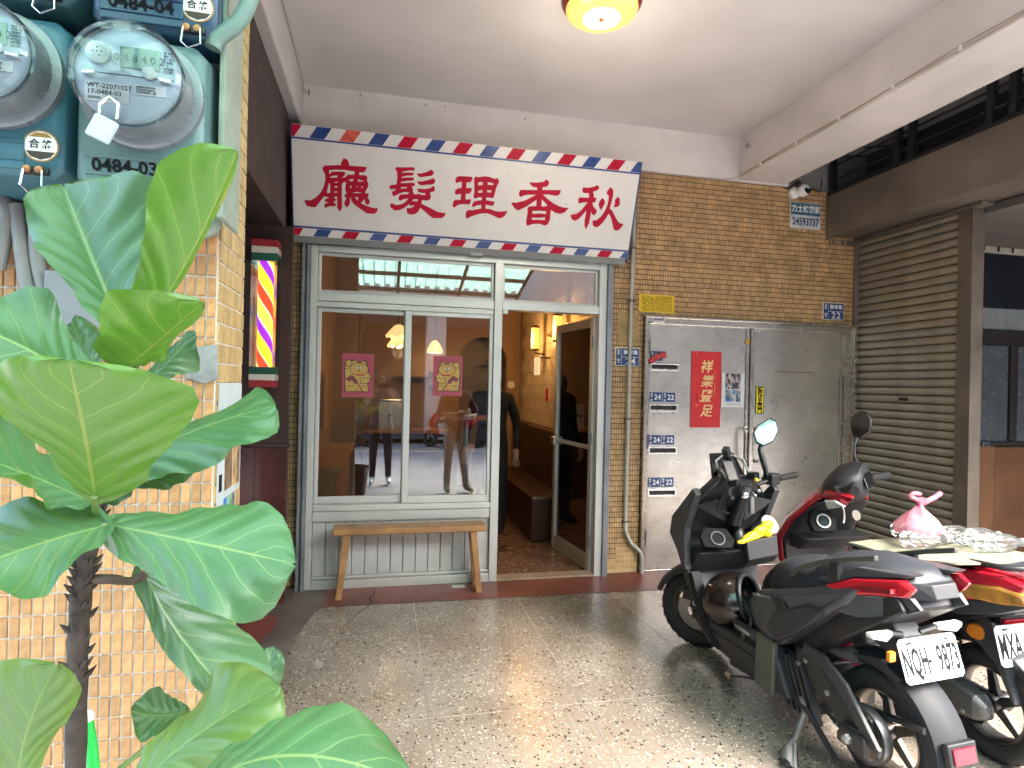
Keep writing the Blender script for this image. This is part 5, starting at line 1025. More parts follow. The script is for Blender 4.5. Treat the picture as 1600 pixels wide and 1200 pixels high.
# ================================================================ FIDDLE-LEAF PLANT
lm = bpy.data.materials.new('leaf'); lm.use_nodes = True; N, L, b = nodes(lm)
def nd(t, **k):
    n_ = N.new(t)
    for a_, v_ in k.items(): setattr(n_, a_, v_)
    return n_
def mth(op, a_, b_=None, c_=None):
    n_ = nd('ShaderNodeMath', operation=op)
    for i, q in enumerate((a_, b_, c_)):
        if q is None: continue
        if isinstance(q, (int, float)): n_.inputs[i].default_value = q
        else: L.new(q, n_.inputs[i])
    return n_.outputs[0]
uvn = nd('ShaderNodeUVMap'); sx = nd('ShaderNodeSeparateXYZ'); L.new(uvn.outputs[0], sx.inputs[0])
s_abs = mth('ABSOLUTE', mth('MULTIPLY', mth('SUBTRACT', sx.outputs[0], .5), 2)); tt = sx.outputs[1]
mid = mth('LESS_THAN', s_abs, mth('MULTIPLY_ADD', tt, -.032, .042))
wob = nd('ShaderNodeTexNoise'); wob.inputs['Scale'].default_value = 5; L.new(uvn.outputs[0], wob.inputs['Vector'])
ph_ = mth('ADD', mth('SUBTRACT', mth('MULTIPLY', tt, 5.6), mth('MULTIPLY', mth('POWER', s_abs, .85), 2.1)), mth('MULTIPLY', wob.outputs['Fac'], .35))
dl = mth('ABSOLUTE', mth('SUBTRACT', mth('FRACT', ph_), .5))
lat = mth('LESS_THAN', dl, mth('MULTIPLY_ADD', s_abs, -.024, .034))
vor = nd('ShaderNodeTexVoronoi', feature='DISTANCE_TO_EDGE'); vor.inputs['Scale'].default_value = 16; L.new(uvn.outputs[0], vor.inputs['Vector'])
net = mth('MULTIPLY', mth('LESS_THAN', vor.outputs['Distance'], .03), .10)
vein = mth('MAXIMUM', mth('MAXIMUM', mid, mth('MULTIPLY', lat, .7)), net)
oi = nd('ShaderNodeObjectInfo'); geo = nd('ShaderNodeNewGeometry')
nz = nd('ShaderNodeTexNoise'); nz.inputs['Scale'].default_value = 9; tcl = nd('ShaderNodeTexCoord'); L.new(tcl.outputs['Object'], nz.inputs['Vector'])
def mixc(f_, a_, b_):
    m_ = nd('ShaderNodeMix', data_type='RGBA')
    for i, q in ((0, f_), (6, a_), (7, b_)):
        if isinstance(q, (int, float, tuple)): m_.inputs[i].default_value = q if not isinstance(q, tuple) else (*q, 1)
        else: L.new(q, m_.inputs[i])
    return m_.outputs[2]
top_c = mixc(nz.outputs['Fac'], (.040, .118, .045), (.098, .215, .092)); top_c = mixc(vein, top_c, (.22, .32, .11))
und_c = mixc(nz.outputs['Fac'], (.085, .20, .016), (.13, .26, .025)); und_c = mixc(vein, und_c, (.26, .32, .05))
at_ = nd('ShaderNodeAttribute', attribute_type='OBJECT', attribute_name='age')
yel = mixc(nz.outputs['Fac'], (.20, .24, .03), (.12, .22, .035))
col = mixc(geo.outputs['Backfacing'], top_c, und_c)
edge_n = mth('MULTIPLY', at_.outputs['Fac'], mth('ADD', .45, mth('MULTIPLY', s_abs, .6))); col = mixc(edge_n, col, yel)
sn = nd('ShaderNodeTexNoise'); sn.inputs['Scale'].default_value = 34; sn.inputs['Detail'].default_value = 3; L.new(tcl.outputs['Object'], sn.inputs['Vector'])
spot = mth('MULTIPLY', mth('GREATER_THAN', sn.outputs['Fac'], .735), .7); col = mixc(spot, col, (.16, .11, .04))
dn = nd('ShaderNodeTexNoise'); dn.inputs['Scale'].default_value = 5; dn.inputs['Detail'].default_value = 7; L.new(tcl.outputs['Object'], dn.inputs['Vector'])
col = mixc(mth('MULTIPLY', mth('SUBTRACT', dn.outputs['Fac'], .45), .4), col, (.24, .30, .22))
L.new(col, b.inputs['Base Color']); b.inputs['Roughness'].default_value = .34; b.inputs['Specular IOR Level'].default_value = .5; b.inputs['Coat Weight'].default_value = .25; b.inputs['Coat Roughness'].default_value = .22
bmp = nd('ShaderNodeBump'); bmp.inputs['Strength'].default_value = .25; bmp.inputs['Distance'].default_value = .003; L.new(vein, bmp.inputs['Height']); L.new(bmp.outputs[0], b.inputs['Normal'])
trn = nd('ShaderNodeBsdfTranslucent'); L.new(mixc(vein, (.10, .26, .02), (.20, .30, .04)), trn.inputs[0]); ms_ = nd('ShaderNodeMixShader'); ms_.inputs[0].default_value = .28; L.new(b.outputs[0], ms_.inputs[1]); L.new(trn.outputs[0], ms_.inputs[2]); L.new(ms_.outputs[0], N['Material Output'].inputs[0])
Pl = thing('fiddle_leaf_fig', 'potted fiddle-leaf fig with big veined leaves in front of the tiled column', 'plant', (-.35, .8, 0))
WT = [(0, .02), (.04, .22), (.10, .36), (.2, .50), (.32, .62), (.45, .78), (.58, .93), (.70, 1.0), (.80, .98), (.89, .83), (.95, .60), (.985, .33), (1, .08)]
def wfun(t):
    for (a_, p), (b_, q) in zip(WT, WT[1:]):
        if t <= b_:
            k = (t-a_)/(b_-a_); k = k*k*(3-2*k)*.5+k*.5; return p+(q-p)*k
    return WT[-1][1]
def P3(q): return on(q[0], q[1], 1, q[2])
def leaf(base, mid_, tip, left, right, age=0., curl=.018, wave=.013, flip=False, seed=0, wpeak=.7, notch=0.):
    """base, mid, tip of the midrib and the two widest margin points, each (photo x, photo y, distance)"""
    p = [P3(base), P3(mid_), P3(tip)]; p[1] = p[1]*2-(p[0]+p[2])*.5
    nt, ns = 40, 24; rg = random.Random(seed+11)
    def mp_(t): return p[0]*(1-t)**2+p[1]*2*t*(1-t)+p[2]*t*t
    mw = mp_(.7); SL, SR = P3(left)-mw, P3(right)-mw
    T = (p[2]-p[0]).normalized(); SL = SL-T*SL.dot(T)*.55; SR = SR-T*SR.dot(T)*.55
    Nn = T.cross(SR-SL).normalized(); ph0 = [rg.uniform(0, 6.28) for _ in range(3)]; size = (p[2]-p[0]).length
    v = []; uv = []; f = []
    for i in range(nt+1):
        t = i/nt; c = mp_(t); w = wfun(t)
        for j in range(ns+1):
            s = j/ns*2-1; a_ = abs(s); q = c+(SL if s < 0 else SR)*(a_*w)
            q += T*(size*.075*a_*a_*(1-t)**.5*-1 if t < .25 else 0)*1.0
            if notch: q += T*size*notch*a_*(1-a_)*max(0, (t-.75))*8
            quilt = math.sin(math.pi*((t*5.6-a_**.85*2.1)))**2*a_*(1-a_*.5)
            q += Nn*(wave*(math.sin(t*7+ph0[0]+(s > 0)*1.7)*a_**2+.6*math.sin(t*13+ph0[1]+(s > 0)*2)*a_**3)*w+quilt*.007+curl*(a_*a_*1.3-a_*.5)*w)
            v.append(q); uv.append((j/ns, t))
    for i in range(nt):
        for j in range(ns): k = i*(ns+1)+j; f.append((k, k+1, k+ns+2, k+ns+1) if not flip else (k, k+ns+1, k+ns+2, k+1))
    # make the upper face look away from the underside: winding decides which side is which
    o = link_mesh('leaf', v, f, lm, Pl, smooth=80, fixn=False)
    ul = o.data.uv_layers.new(name='UVMap')
    for lp in o.data.loops: ul.data[lp.index].uv = uv[lp.vertex_index]
    o['age'] = float(age)
    # winding: front face must point to the camera unless the underside shows
    me = o.data; nrm = sum((me.polygons[i].normal*me.polygons[i].area for i in range(len(me.polygons))), Vector()); cen = sum(v, Vector())/len(v); view = (Vector((0, 0, EYE))-cen)
    want = -1 if flip else 1
    if nrm.dot(view)*want < 0: me.flip_normals()
    return o
leaf((187, 505, .80), (142, 400, .84), (100, 292, .87), (22, 345, .80), (270, 335, .80), seed=1, notch=.05)
leaf((232, 500, .78), (297, 400, .78), (371, 236, .76), (248, 300, .73), (356, 330, .80), flip=True, seed=2, wave=.005)
leaf((203, 572, .76), (245, 535, .74), (318, 472, .72), (160, 500, .66), (282, 552, .78), flip=True, seed=3)
leaf((150, 600, .86), (132, 545, .88), (118, 492, .90), (106, 530, .87), (158, 520, .88), seed=4)
leaf((235, 590, .86), (268, 560, .87), (303, 516, .88), (250, 535, .88), (290, 568, .86), seed=5)
leaf((140, 615, .74), (70, 560, .73), (-60, 500, .72), (15, 455, .78), (-30, 640, .68), seed=6)
leaf((148, 775, .64), (132, 680, .585), (108, 566, .55), (-30, 610, .55), (298, 632, .55), flip=True, seed=7, wave=.006, notch=.03)
leaf((168, 742, .76), (290, 678, .75), (430, 634, .75), (355, 612, .80), (372, 700, .70), seed=8)
leaf((160, 770, .79), (225, 735, .79), (298, 702, .79), (232, 700, .82), (262, 748, .76), seed=9)
leaf((142, 784, .70), (60, 748, .68), (-70, 700, .66), (10, 672, .73), (20, 790, .64), seed=10)
leaf((163, 822, .69), (60, 850, .65), (-90, 905, .61), (10, 798, .71), (30, 955, .60), seed=11)
leaf((172, 820, .70), (310, 848, .66), (455, 880, .63), (362, 772, .70), (345, 958, .60), seed=12, notch=.05)
leaf((228, 897, .78), (285, 1000, .77), (392, 1122, .74), (398, 985, .80), (258, 1010, .75), seed=13, wave=.006)
leaf((402, 1090, .88), (415, 1055, .90), (428, 1010, .92), (386, 1035, .90), (440, 1050, .89), seed=14)
leaf((222, 1222, .66), (320, 1140, .68), (438, 1072, .70), (318, 1050, .73), (385, 1165, .64), age=.8, seed=15)
leaf((292, 1110, .84), (250, 1118, .83), (204, 1110, .82), (240, 1088, .85), (236, 1160, .81), seed=16)
leaf((300, 1240, .60), (450, 1180, .57), (640, 1225, .54), (500, 1095, .62), (470, 1330, .50), seed=17, notch=.06)
leaf((300, 1225, .66), (350, 1175, .67), (412, 1138, .68), (345, 1122, .69), (400, 1195, .65), seed=18)
leaf((30, 1240, .64), (40, 1150, .63), (88, 1040, .62), (-45, 1080, .62), (108, 1140, .65), age=.75, seed=19, notch=.02)
bark = mat('scaly brown bark', (.055, .040, .032), .8, var=.45, vscale=40, bump=.9, bscale=120)
st = catmull([P3(q) for q in ((150, 740, .72), (148, 790, .76), (133, 880, .79), (122, 1000, .80), (118, 1200, .81))]+[Vector((-.36, .82, .62)), Vector((-.355, .83, .38))], 8)
MB().tube(st, [.006+.0050*min(1, i/14)+.0008*math.sin(i*1.9) for i in range(len(st))], 12).build('stem', bark, Pl, smooth=60)
for i in range(44):       # leaf scars
    k = 8+int(rnd.random()*22); p_ = st[min(k, len(st)-1)]; a_ = rnd.uniform(-2.6, .6); d_ = Vector((math.cos(a_), math.sin(a_), 0))
    MB().tube([p_+d_*.007, p_+d_*.012+Vector((0, 0, .002)), p_+d_*.019+Vector((0, 0, .010))], [.0055, .0035, .0007], 6).build('leaf_scar', bark, Pl)
pet = mat('green petiole', (.16, .24, .06), .5)
for a_, b_ in (((148, 800, .76), (187, 505, .80)), ((150, 780, .76), (232, 500, .78)), ((148, 800, .76), (203, 572, .76)), ((145, 800, .76), (140, 615, .74)), ((150, 810, .76), (148, 775, .64)), ((150, 800, .77), (168, 742, .76)), ((150, 800, .77), (160, 770, .79)), ((146, 810, .77), (142, 784, .70)), ((143, 830, .77), (163, 822, .69)), ((143, 835, .77), (172, 820, .70)), ((120, 1260, .80), (222, 1222, .66)), ((118, 1290, .80), (300, 1240, .60)), ((118, 1290, .8), (30, 1240, .64)), ((118, 1280, .8), (300, 1225, .66)), ((145, 830, .78), (150, 600, .86)), ((147, 830, .78), (235, 590, .86)), ((118, 1250, .82), (292, 1110, .84)), ((118, 1270, .82), (402, 1090, .88))):
    p0, p1 = P3(a_), P3(b_); MB().tube(bez([p0, (p0+p1)/2+Vector((0, 0, -.012)), p1], 6), .0036, 6).build('petiole', pet, Pl, smooth=60)
MB().tube(catmull([P3(q) for q in ((150, 905, .79), (175, 905, .78), (205, 908, .78), (228, 897, .78))], 5), [.006]*8+[.005]*8, 8).build('petiole', mat('brown petiole', (.10, .06, .035), .6), Pl, smooth=60)
Pt = thing('plant_pot', 'round dark glazed pot holding the fiddle-leaf fig', 'pot', (-.355, .83, -.10))
MB().lathe([(.12, 0), (.15, .05), (.185, .3), (.195, .42), (.21, .43), (.21, .46), (.185, .46), (.18, .42), (0, .41)], 32, at((-.355, .83, -.10))).build('vessel', mat('dark glazed pot', (.06, .035, .025), .3, coat=.3), Pt, smooth=40)
Sk = thing('plant_stake', 'bright green plastic stake with a white tip beside the fig stem', 'stake', (-.33, .88, .4))
sp_ = [P3(q) for q in ((136, 1125, .88), (143, 1165, .88), (150, 1230, .88))]; MB().tube([sp_[0], sp_[1], sp_[2], Vector((-.345, .88, .42))], .0075, 8).build('rod', mat('bright green plastic', (.01, .50, .07), .4), Sk, smooth=50)
MB().ell(tuple(sp_[0]+Vector((0, 0, .004))), (.009, .009, .009), 10, 8).build('tip', white_gloss, Sk, smooth=60)
# ================================================================ SCOOTERS  (local: -x left, +y forward, z up; origin under the rear axle)
sat_grey = mat('satin charcoal paint', (.046, .049, .056), .42, .1, var=.08, vscale=5, coat=.15); dark_grey = mat('dark grey plastic', (.019, .020, .023), .52, var=.15, vscale=12, bump=.08, bscale=500); seat_m = mat('seat vinyl', (.022, .026, .034), .5, var=.12, vscale=10, bump=.25, bscale=420)
olive = mat('olive grey plastic', (.060, .062, .050), .45, var=.1); rim_m = mat('bronze grey rim', (.16, .14, .12), .35, .8, var=.1); alloy = mat('cast alloy', (.30, .30, .30), .4, .85, var=.15, vscale=15)
red_lens = mat('red lens', (.42, .008, .018), .12, coat=.6); clear_lens = mat('clear lens', (.62, .62, .60), .1, coat=.5, var=.15, vscale=60); amber_lens = mat('amber lens', (.55, .17, .01), .12, coat=.5); red_body = mat('red metallic paint', (.38, .008, .022), .22, .15, var=.06, coat=.7); plate_w = mat('plate white', (.46, .53, .53), .35, var=.03); spring_r = mat('red spring', (.30, .006, .02), .35); mirror_g = mat('mirror glass', (.42, .44, .44), .03, 1.)
MS = Matrix(((0, 0, 1, 0), (1, 0, 0, 0), (0, 1, 0, 0), (0, 0, 0, 1)))        # side profile: poly (u, z), depth along +x (right)
def side(mb, poly, v0, v1, ch=0., ch0=0., mi=0): return mb.prism(poly, v0, v1, MS, mi, ch, ch0)
def both(name, poly, v0, v1, m, T, ch=0., bevel=.004):
    for s in (-1, 1): side(MB(), poly, s*v0, s*v1, ch).build(name, m, T, bevel=bevel)
def wheel(T, name, c, r, w, yaw, rim, spokes=5, disc=None):
    W_ = bpy.data.objects.new(name, None); COL.objects.link(W_); W_.parent = T; W_.location = c; W_.rotation_euler = (0, 0, yaw); W_.empty_display_size = .1; OFF[W_.name] = Vector()
    Mx = Matrix.Rotation(R(90), 4, 'Y')
    rr = r*.66; h = w/2
    prof = [(rr, -h*.62), (rr+.01, -h*.85), (r*.86, -h), (r*.95, -h*.82), (r*.99, -h*.42), (r, 0), (r*.99, h*.42), (r*.95, h*.82), (r*.86, h), (rr+.01, h*.85), (rr, h*.62)]
    tv = MB().lathe(prof+[prof[0]], 56, Mx, caps=False).build('tyre', rubber, W_, smooth=50)
    tr_ = MB()
    for k in range(28):       # tread blocks proud of the carcass
        a = 2*math.pi*k/28; M_ = Matrix.Rotation(a, 4, 'X')
        for s in (-1, 1): tr_.add([(s*h*.15, -.004, r*.994), (s*h*.75, .016, r*.957), (s*h*.75, .034, r*.955), (s*h*.15, .014, r*.992), (s*h*.15, -.004, r*1.004), (s*h*.75, .016, r*.975), (s*h*.75, .034, r*.973), (s*h*.15, .014, r*1.002)], [(4, 5, 6, 7), (0, 1, 5, 4), (1, 2, 6, 5), (2, 3, 7, 6), (3, 0, 4, 7)], M_)
    tr_.build('tread', rubber, W_)
    MB().lathe([(rr+.004, -h*.66), (rr-.004, -h*.70), (rr-.012, -h*.55), (rr-.018, 0), (rr-.012, h*.55), (rr-.004, h*.70), (rr+.004, h*.66)], 48, Mx, caps=False).build('rim', rim, W_, smooth=40)
    for k in range(spokes):
        a = 2*math.pi*k/spokes; MB().loft([[(-.012, -.02, .03), (.012, -.02, .03), (.012, .02, .03), (-.012, .02, .03)], [(-.009, -.012+.02, rr-.014), (.009, -.012+.02, rr-.014), (.009, .012+.02, rr-.014), (-.009, .012+.02, rr-.014)]], Matrix.Rotation(a, 4, 'X')).build('spoke', rim, W_, bevel=.003)
    MB().lathe([(.038, -.045), (.04, -.03), (.03, 0), (.04, .03), (.038, .045)], 24, Mx).build('hub', rim, W_, smooth=40)
    if disc: MB().lathe([(.05, disc), (.105, disc), (.105, disc-.004), (.05, disc-.004), (.05, disc)], 40, Mx, caps=False).build('brake_disc', alloy, W_, smooth=30); MB().box(disc-.03, disc+.03, .02, .075, .06, .12).build('caliper', black_plastic, W_, bevel=.008)
    return W_
def shield_secs(levels):
    out = []
    for z, ur, uf, w in levels: m_ = lerp(ur, uf, .6); out.append([(-w, ur, z), (-w*.55, ur+.03, z), (0, ur+.04, z), (w*.55, ur+.03, z), (w, ur, z), (w*1.03, ur+.04, z), (w*.78, m_, z), (w*.3, uf, z), (-w*.3, uf, z), (-w*.78, m_, z), (-w*1.03, ur+.04, z)])
    return out
def coil(a, b, r, turns, wire, n=14):
    a, b = Vector(a), Vector(b); d = (b-a).normalized(); x = d.orthogonal().normalized(); y = d.cross(x)
    return [a.lerp(b, i/(turns*n))+(x*math.cos(2*math.pi*i/n)+y*math.sin(2*math.pi*i/n))*r for i in range(turns*n+1)]
def licence(T, c, tilt, body, w=.25, h=.135, yaw=0):
    Mp = Matrix.Translation(c) @ Matrix.Rotation(yaw, 4, 'Z') @ Matrix.Rotation(tilt, 4, 'X') @ frame((0, 0, 0), (1, 0, 0), (0, 0, 1))
    q = [(-w/2+.012, -h/2), (w/2-.012, -h/2), (w/2, -h/2+.012), (w/2, h/2-.012), (w/2-.012, h/2), (-w/2+.012, h/2), (-w/2, h/2-.012), (-w/2, -h/2+.012)]
    pl = MB().prism(q, -.002, .001, Mp).build('licence_plate', plate_w, T, bevel=.001)
    a_, b_ = body.split('·')
    text('plate_number', a_, h*.86, ink, Mp @ Matrix.Translation((-w*.475, -.008, .0016)), pl, bold=.002, sx=.385, depth=.0004, ax='LEFT')
    if b_: text('plate_number', b_, h*.84, ink, Mp @ Matrix.Translation((w*.475, -.008, .0016)), pl, bold=.002, sx=.40, depth=.0004, ax='RIGHT')
    MB().lathe([(.0065, .001), (.006, .003), (0, .0032)], 12, Mp @ Matrix.Translation((-w*.03, -.008, 0))).build('plate_dot', ink, pl)
    for s in (-1, 1): MB().lathe([(.006, .001), (.006, .004), (0, .005)], 10, Mp @ Matrix.Translation((s*w*.27, h*.40, 0))).build('plate_bolt', chrome, pl, smooth=40); MB().prism([(-.009, -.003), (.009, -.003), (.009, .003), (-.009, .003)], .001, .0014, Mp @ Matrix.Translation((s*w*.33, h*.385, 0))).build('plate_slot', ink, pl)
    return pl

# ------------------------------------------------------------ charcoal scooter
B = thing('scooter', 'charcoal electric scooter with plate NQH-9873 parked nose to the steel doors', 'scooter', (1.85, 1.76, 0), (0, R(-1.5), R(3)), local=True)
WB, STEER, HST = 1.16, R(40), R(30)
wheel(B, 'front_wheel', (0, WB+.11, .215), .215, .10, STEER, rim_m, 5, -.055)
wheel(B, 'rear_wheel', (0, .05, .22), .22, .115, 0, rim_m, 5)
Mfw = Matrix.Translation((0, WB, .215)) @ Matrix.Rotation(STEER, 4, 'Z')
# front mudguard and fork turn with the wheel
secs = []
for a in range(20, 150, 13):
    c_, s_ = math.cos(R(a)), math.sin(R(a)); secs.append([tuple(Mfw @ Vector((x, c_*rr_, s_*rr_))) for x, rr_ in ((-.075, .215), (-.07, .238), (-.035, .252), (.035, .252), (.07, .238), (.075, .215), (.066, .215), (.03, .242), (-.03, .242), (-.066, .215))])
MB().loft(secs).build('front_mudguard', dark_grey, B, smooth=50)
for s in (-1, 1): MB().tube([Mfw @ Vector((s*.085, 0, 0)), Mfw @ Vector((s*.085, -.10, .22)), Mfw @ Vector((s*.06, -.20, .45))], [.02, .024, .024], 10).build('fork_leg', black_plastic, B, smooth=50)
text('fork_mark', 'UBS', .03, white_ink, Mfw @ frame((-.118, -.02, .06), (0, -1, 0), (0, 0, 1)), B, bold=.001)
MB().box(-.118, -.085, -.055, .02, .03, .10, Mfw).build('fork_guard', black_plastic, B, bevel=.008)
# leg shield
lv = [(.235, .80, .90, .12), (.30, .83, .96, .165), (.48, .86, 1.04, .20), (.66, .885, 1.10, .235), (.75, .89, 1.10, .24), (.85, .84, 1.06, .235), (.94, .80, 1.0, .20), (1.02, .77, .93, .14), (1.07, .76, .89, .09)]
MB().loft(shield_secs(lv)).build('leg_shield', dark_grey, B, bevel=.008, smooth=30)
side(MB(), [(.86, .50), (1.0, .66), (.98, .76), (.80, .95), (.775, .92), (.86, .72)], -.252, -.215, .0, .01).build('shield_trim', sat_grey, B, bevel=.005); side(MB(), [(.86, .50), (1.0, .66), (.98, .76), (.80, .95), (.775, .92), (.86, .72)], .252, .215, .0, .01).build('shield_trim', sat_grey, B, bevel=.005)
side(MB(), [(.84, .56), (.87, .54), (.80, .30), (.72, .235), (.70, .25), (.76, .33)], -.215, -.165, 0, .004).build('shield_edge', mat('matt shield edge', (.014, .015, .018), .7, spec=.2), B, bevel=.004)
# inner panel with pocket, dial, windscreen stub
MB().loft([[(-.20, .875, .56), (.205, .875, .56), (.205, .95, .56), (-.20, .95, .56)], [(-.215, .76, .70), (.22, .76, .70), (.22, .95, .70), (-.215, .95, .70)]]).build('glove_pocket', dark_grey, B, bevel=.01)
MB().loft([[(.02, .775, .701), (.205, .775, .701), (.205, .89, .701), (.02, .89, .701)], [(.02, .775, .7035), (.205, .775, .7035), (.205, .89, .7035), (.02, .89, .7035)]]).build('pocket_opening', mat('pocket dark', (.004, .004, .005), .7), B)
MB().loft([[(.03, .72, .66), (.225, .74, .665), (.225, .77, .62), (.03, .77, .60)], [(.03, .735, .75), (.235, .76, .765), (.235, .775, .765), (.03, .755, .75)]]).build('pocket_lip', dark_grey, B, bevel=.005)
Mdl = frame((-.125, .772, .655), (1, -.25, 0), (0, .55, 1)); MB().prism([(-.07, -.045), (.06, -.05), (.085, -.01), (.055, .05), (-.06, .055), (-.085, .01)], -.03, .004, Mdl).build('dial_bezel', mat('matt black', (.008, .008, .009), .8, spec=.15), B, bevel=.004)
MB().lathe([(.027, .0045), (0, .0055)], 24, Mdl, caps=False).build('dial_cap', MATS['matt black'], B); MB().lathe([(.036, .004), (.036, .010), (.030, .010), (.028, .005)], 28, Mdl, caps=False).build('dial_ring', mat('dull ring', (.05, .052, .055), .6, .2), B, smooth=30)
for s in (-1, 1): MB().loft([[(s*.05, .80, .76), (s*.24, .86, .80), (s*.235, .90, .70), (s*.05, .86, .68)], [(s*.06, .78, .90), (s*.235, .80, .86), (s*.23, .86, .80), (s*.06, .84, .86)]]).build('shoulder_panel', dark_grey, B, bevel=.006)
scr = MB(); 
for x0, x1 in ((-.10, .10),): scr.loft([[(x0, .83, .97), (x1, .83, .97), (x1*.95, .86, .97), (x0*.95, .86, .97)], [(x0*.75, .90, 1.11), (x1*.75, .90, 1.11), (x1*.7, .915, 1.11), (x0*.7, .915, 1.11)]])
scr.build('screen', gloss_black, B, bevel=.006)
MB().tube([(-.09, .80, 1.0), (-.085, .84, 1.08), (0, .87, 1.115), (.08, .84, 1.08), (.09, .80, 1.0)], .006, 6).build('screen_rim', mat('pale rim', (.35, .35, .34), .3, .4), B)
# handlebar, turned to the left
Hb = Matrix.Translation((0, .70, .985)) @ Matrix.Rotation(HST, 4, 'Z')
def hb(mb, nm, m, **k): return mb.build(nm, m, B, **k)
MB().tube([Hb @ Vector(p) for p in ((0, .06, -.16), (0, .02, -.02), (0, 0, .03))], [.03, .028, .024], 10).build('steering_stem', black_plastic, B, smooth=50)
MB().tube(catmull([Hb @ Vector(p) for p in ((-.33, -.11, .075), (-.2, -.07, .07), (-.1, -.02, .05), (0, 0, .04), (.1, -.02, .05), (.2, -.07, .07), (.33, -.11, .075))], 4), .0115, 10).build('handlebar', black_plastic, B, smooth=50)
for s in (-1, 1):
    gA, gB = Vector((s*.215, -.075, .07)), Vector((s*.345, -.115, .076))
    MB().tube([Hb @ gA.lerp(gB, t) for t in (0, .05, .1, .9, .95, 1)], [.014, .019, .0165, .0165, .019, .017], 14).build('grip', rubber, B, smooth=40)
    e0 = gB; d_ = (gB-gA).normalized(); MB().tube([Hb @ e0, Hb @ (e0+d_*.012), Hb @ (e0+d_*.016)], [.016, .0155, .010], 14).build('bar_end', chrome if s < 0 else black_plastic, B, smooth=40)
    MB().box(-.035, .035, -.024, .03, -.03, .03, Hb @ at((s*.175, -.06, .07), rz=s*R(-16))).build('switch_housing', black_plastic, B, bevel=.008)
    MB().tube([Hb @ Vector(p) for p in ((s*.17, -.02, .065), (s*.21, .0, .062), (s*.28, -.025, .055), (s*.335, -.06, .05))], [.009, .008, .006, .0075], 8).build('brake_lever', mat('satin lever', (.10, .10, .105), .35, .7), B, smooth=50)
    MB().box(-.03, .03, -.02, .025, -.012, .028, Hb @ at((s*.12, .01, .075))).build('master_cylinder', black_plastic, B, bevel=.006)
    MB().tube(catmull([Hb @ Vector(p) for p in ((s*.15, .0, .07), (s*.20, .05, .0), (s*.15, .08, -.06), (s*.04, .07, -.1))], 5), .005, 6).build('cable', black_plastic, B)
MB().box(-.055, .055, -.035, .045, .02, .075, Hb).build('bar_clamp', black_plastic, B, bevel=.012)
MB().box(-.055, .055, -.008, .010, -.035, .04, Hb @ at((0, .10, .10), rx=R(-42))).build('display', gloss_black, B, bevel=.012)
MB().box(-.03, .03, -.007, .007, -.055, .055, Hb @ at((-.13, .03, .14), rx=R(-30), rz=R(-35))).build('phone_mount', black_plastic, B, bevel=.008); MB().tube([Hb @ Vector(p) for p in ((-.07, 0, .05), (-.09, .02, .10), (-.12, .03, .15))], .010, 8).build('mount_arm', black_plastic, B)
MB().tube([Hb @ Vector(p) for p in ((.02, .05, .08), (-.02, .06, .17), (-.06, .07, .21))], .011, 8).build('mount_arm', black_plastic, B); MB().box(-.02, .02, -.015, .015, -.015, .03, Hb @ at((-.07, .07, .22), ry=R(-30))).build('mount_clip', black_plastic, B, bevel=.005)
for p in ((-.16, -.09, .04), (-.14, -.10, .06), (-.02, -.05, .09)): MB().ell(tuple(Hb @ Vector(p)), (.011, .011, .011), 8, 6).build('button', alloy if p[0] < -.1 else mat('yellow button', (.6, .45, .03), .5), B, smooth=60)
MB().tube([Hb @ Vector(p) for p in ((.06, .0, -.10), (.055, .0, .0), (.06, .0, .05))], .014, 10).build('riser', alloy, B, smooth=50)
# mirror on the right
mc = Vector((.175, -.03, .315)); MB().tube([Hb @ Vector(p) for p in ((.145, -.045, .09), (.135, -.03, .17), (.15, -.01, .22), (.165, -.015, .27))], [.011, .015, .012, .009], 10).build('mirror_stalk', black_plastic, B, smooth=50)
Mm = Matrix.Translation(Hb @ mc) @ frame((0, 0, 0), (.85, -.52, .05), (.16, .27, .95))
mo = [(-.052, -.055), (-.02, -.075), (.03, -.05), (.06, .01), (.055, .065), (.03, .08), (-.03, .045), (-.058, .0)]
MB().prism(mo, -.022, .002, Mm, ch0=.018).build('mirror_shell', black_plastic, B, bevel=.003); MB().prism([(x*.9, y*.9) for x, y in mo], .0022, .0035, Mm).build('mirror_glass', mirror_g, B)
# floorboard, skirts, motor and battery
side(MB(), [(.36, .27), (.84, .25), (.90, .30), (.86, .345), (.42, .345), (.36, .36)], -.185, .185).build('floorboard', dark_grey, B, bevel=.01)
both('skirt', [(.30, .24), (.45, .21), (.80, .235), (.90, .33), (.84, .36), (.44, .37), (.34, .44)], .15, .205, dark_grey, B, .012)
both('skirt_panel', [(.42, .275), (.70, .275), (.74, .32), (.44, .33)], .2, .212, black_plastic, B, .008); both('step_plate', [(.46, .355), (.60, .355), (.61, .395), (.46, .40)], .195, .215, black_plastic, B, .006)
for s in (-1, 1): MB().tube([(s*.214, .49, .372), (s*.214, .585, .376)], .013, 8).build('footpeg_silver', chrome, B)
both('pillar', [(.30, .455), (.40, .455), (.475, .215), (.375, .215)], .20, .222, olive, B, .006)
side(MB(), [(.16, .20), (.38, .17), (.44, .24), (.36, .42), (.16, .42)], -.15, .15).build('motor_block', black_plastic, B, bevel=.01)
for i in range(6): side(MB(), [(.20+.028*i, .19), (.212+.028*i, .185), (.235+.028*i, .40), (.222+.028*i, .405)], -.178, -.150, 0, .003).build('cooling_fin', dark_grey, B)
for i in range(4): side(MB(), [(.47+.05*i, .215-.006*i), (.505+.05*i, .213-.006*i), (.49+.05*i, .30), (.455+.05*i, .30)], -.20, -.165, 0, .004).build('battery_rib', dark_grey, B, bevel=.003)
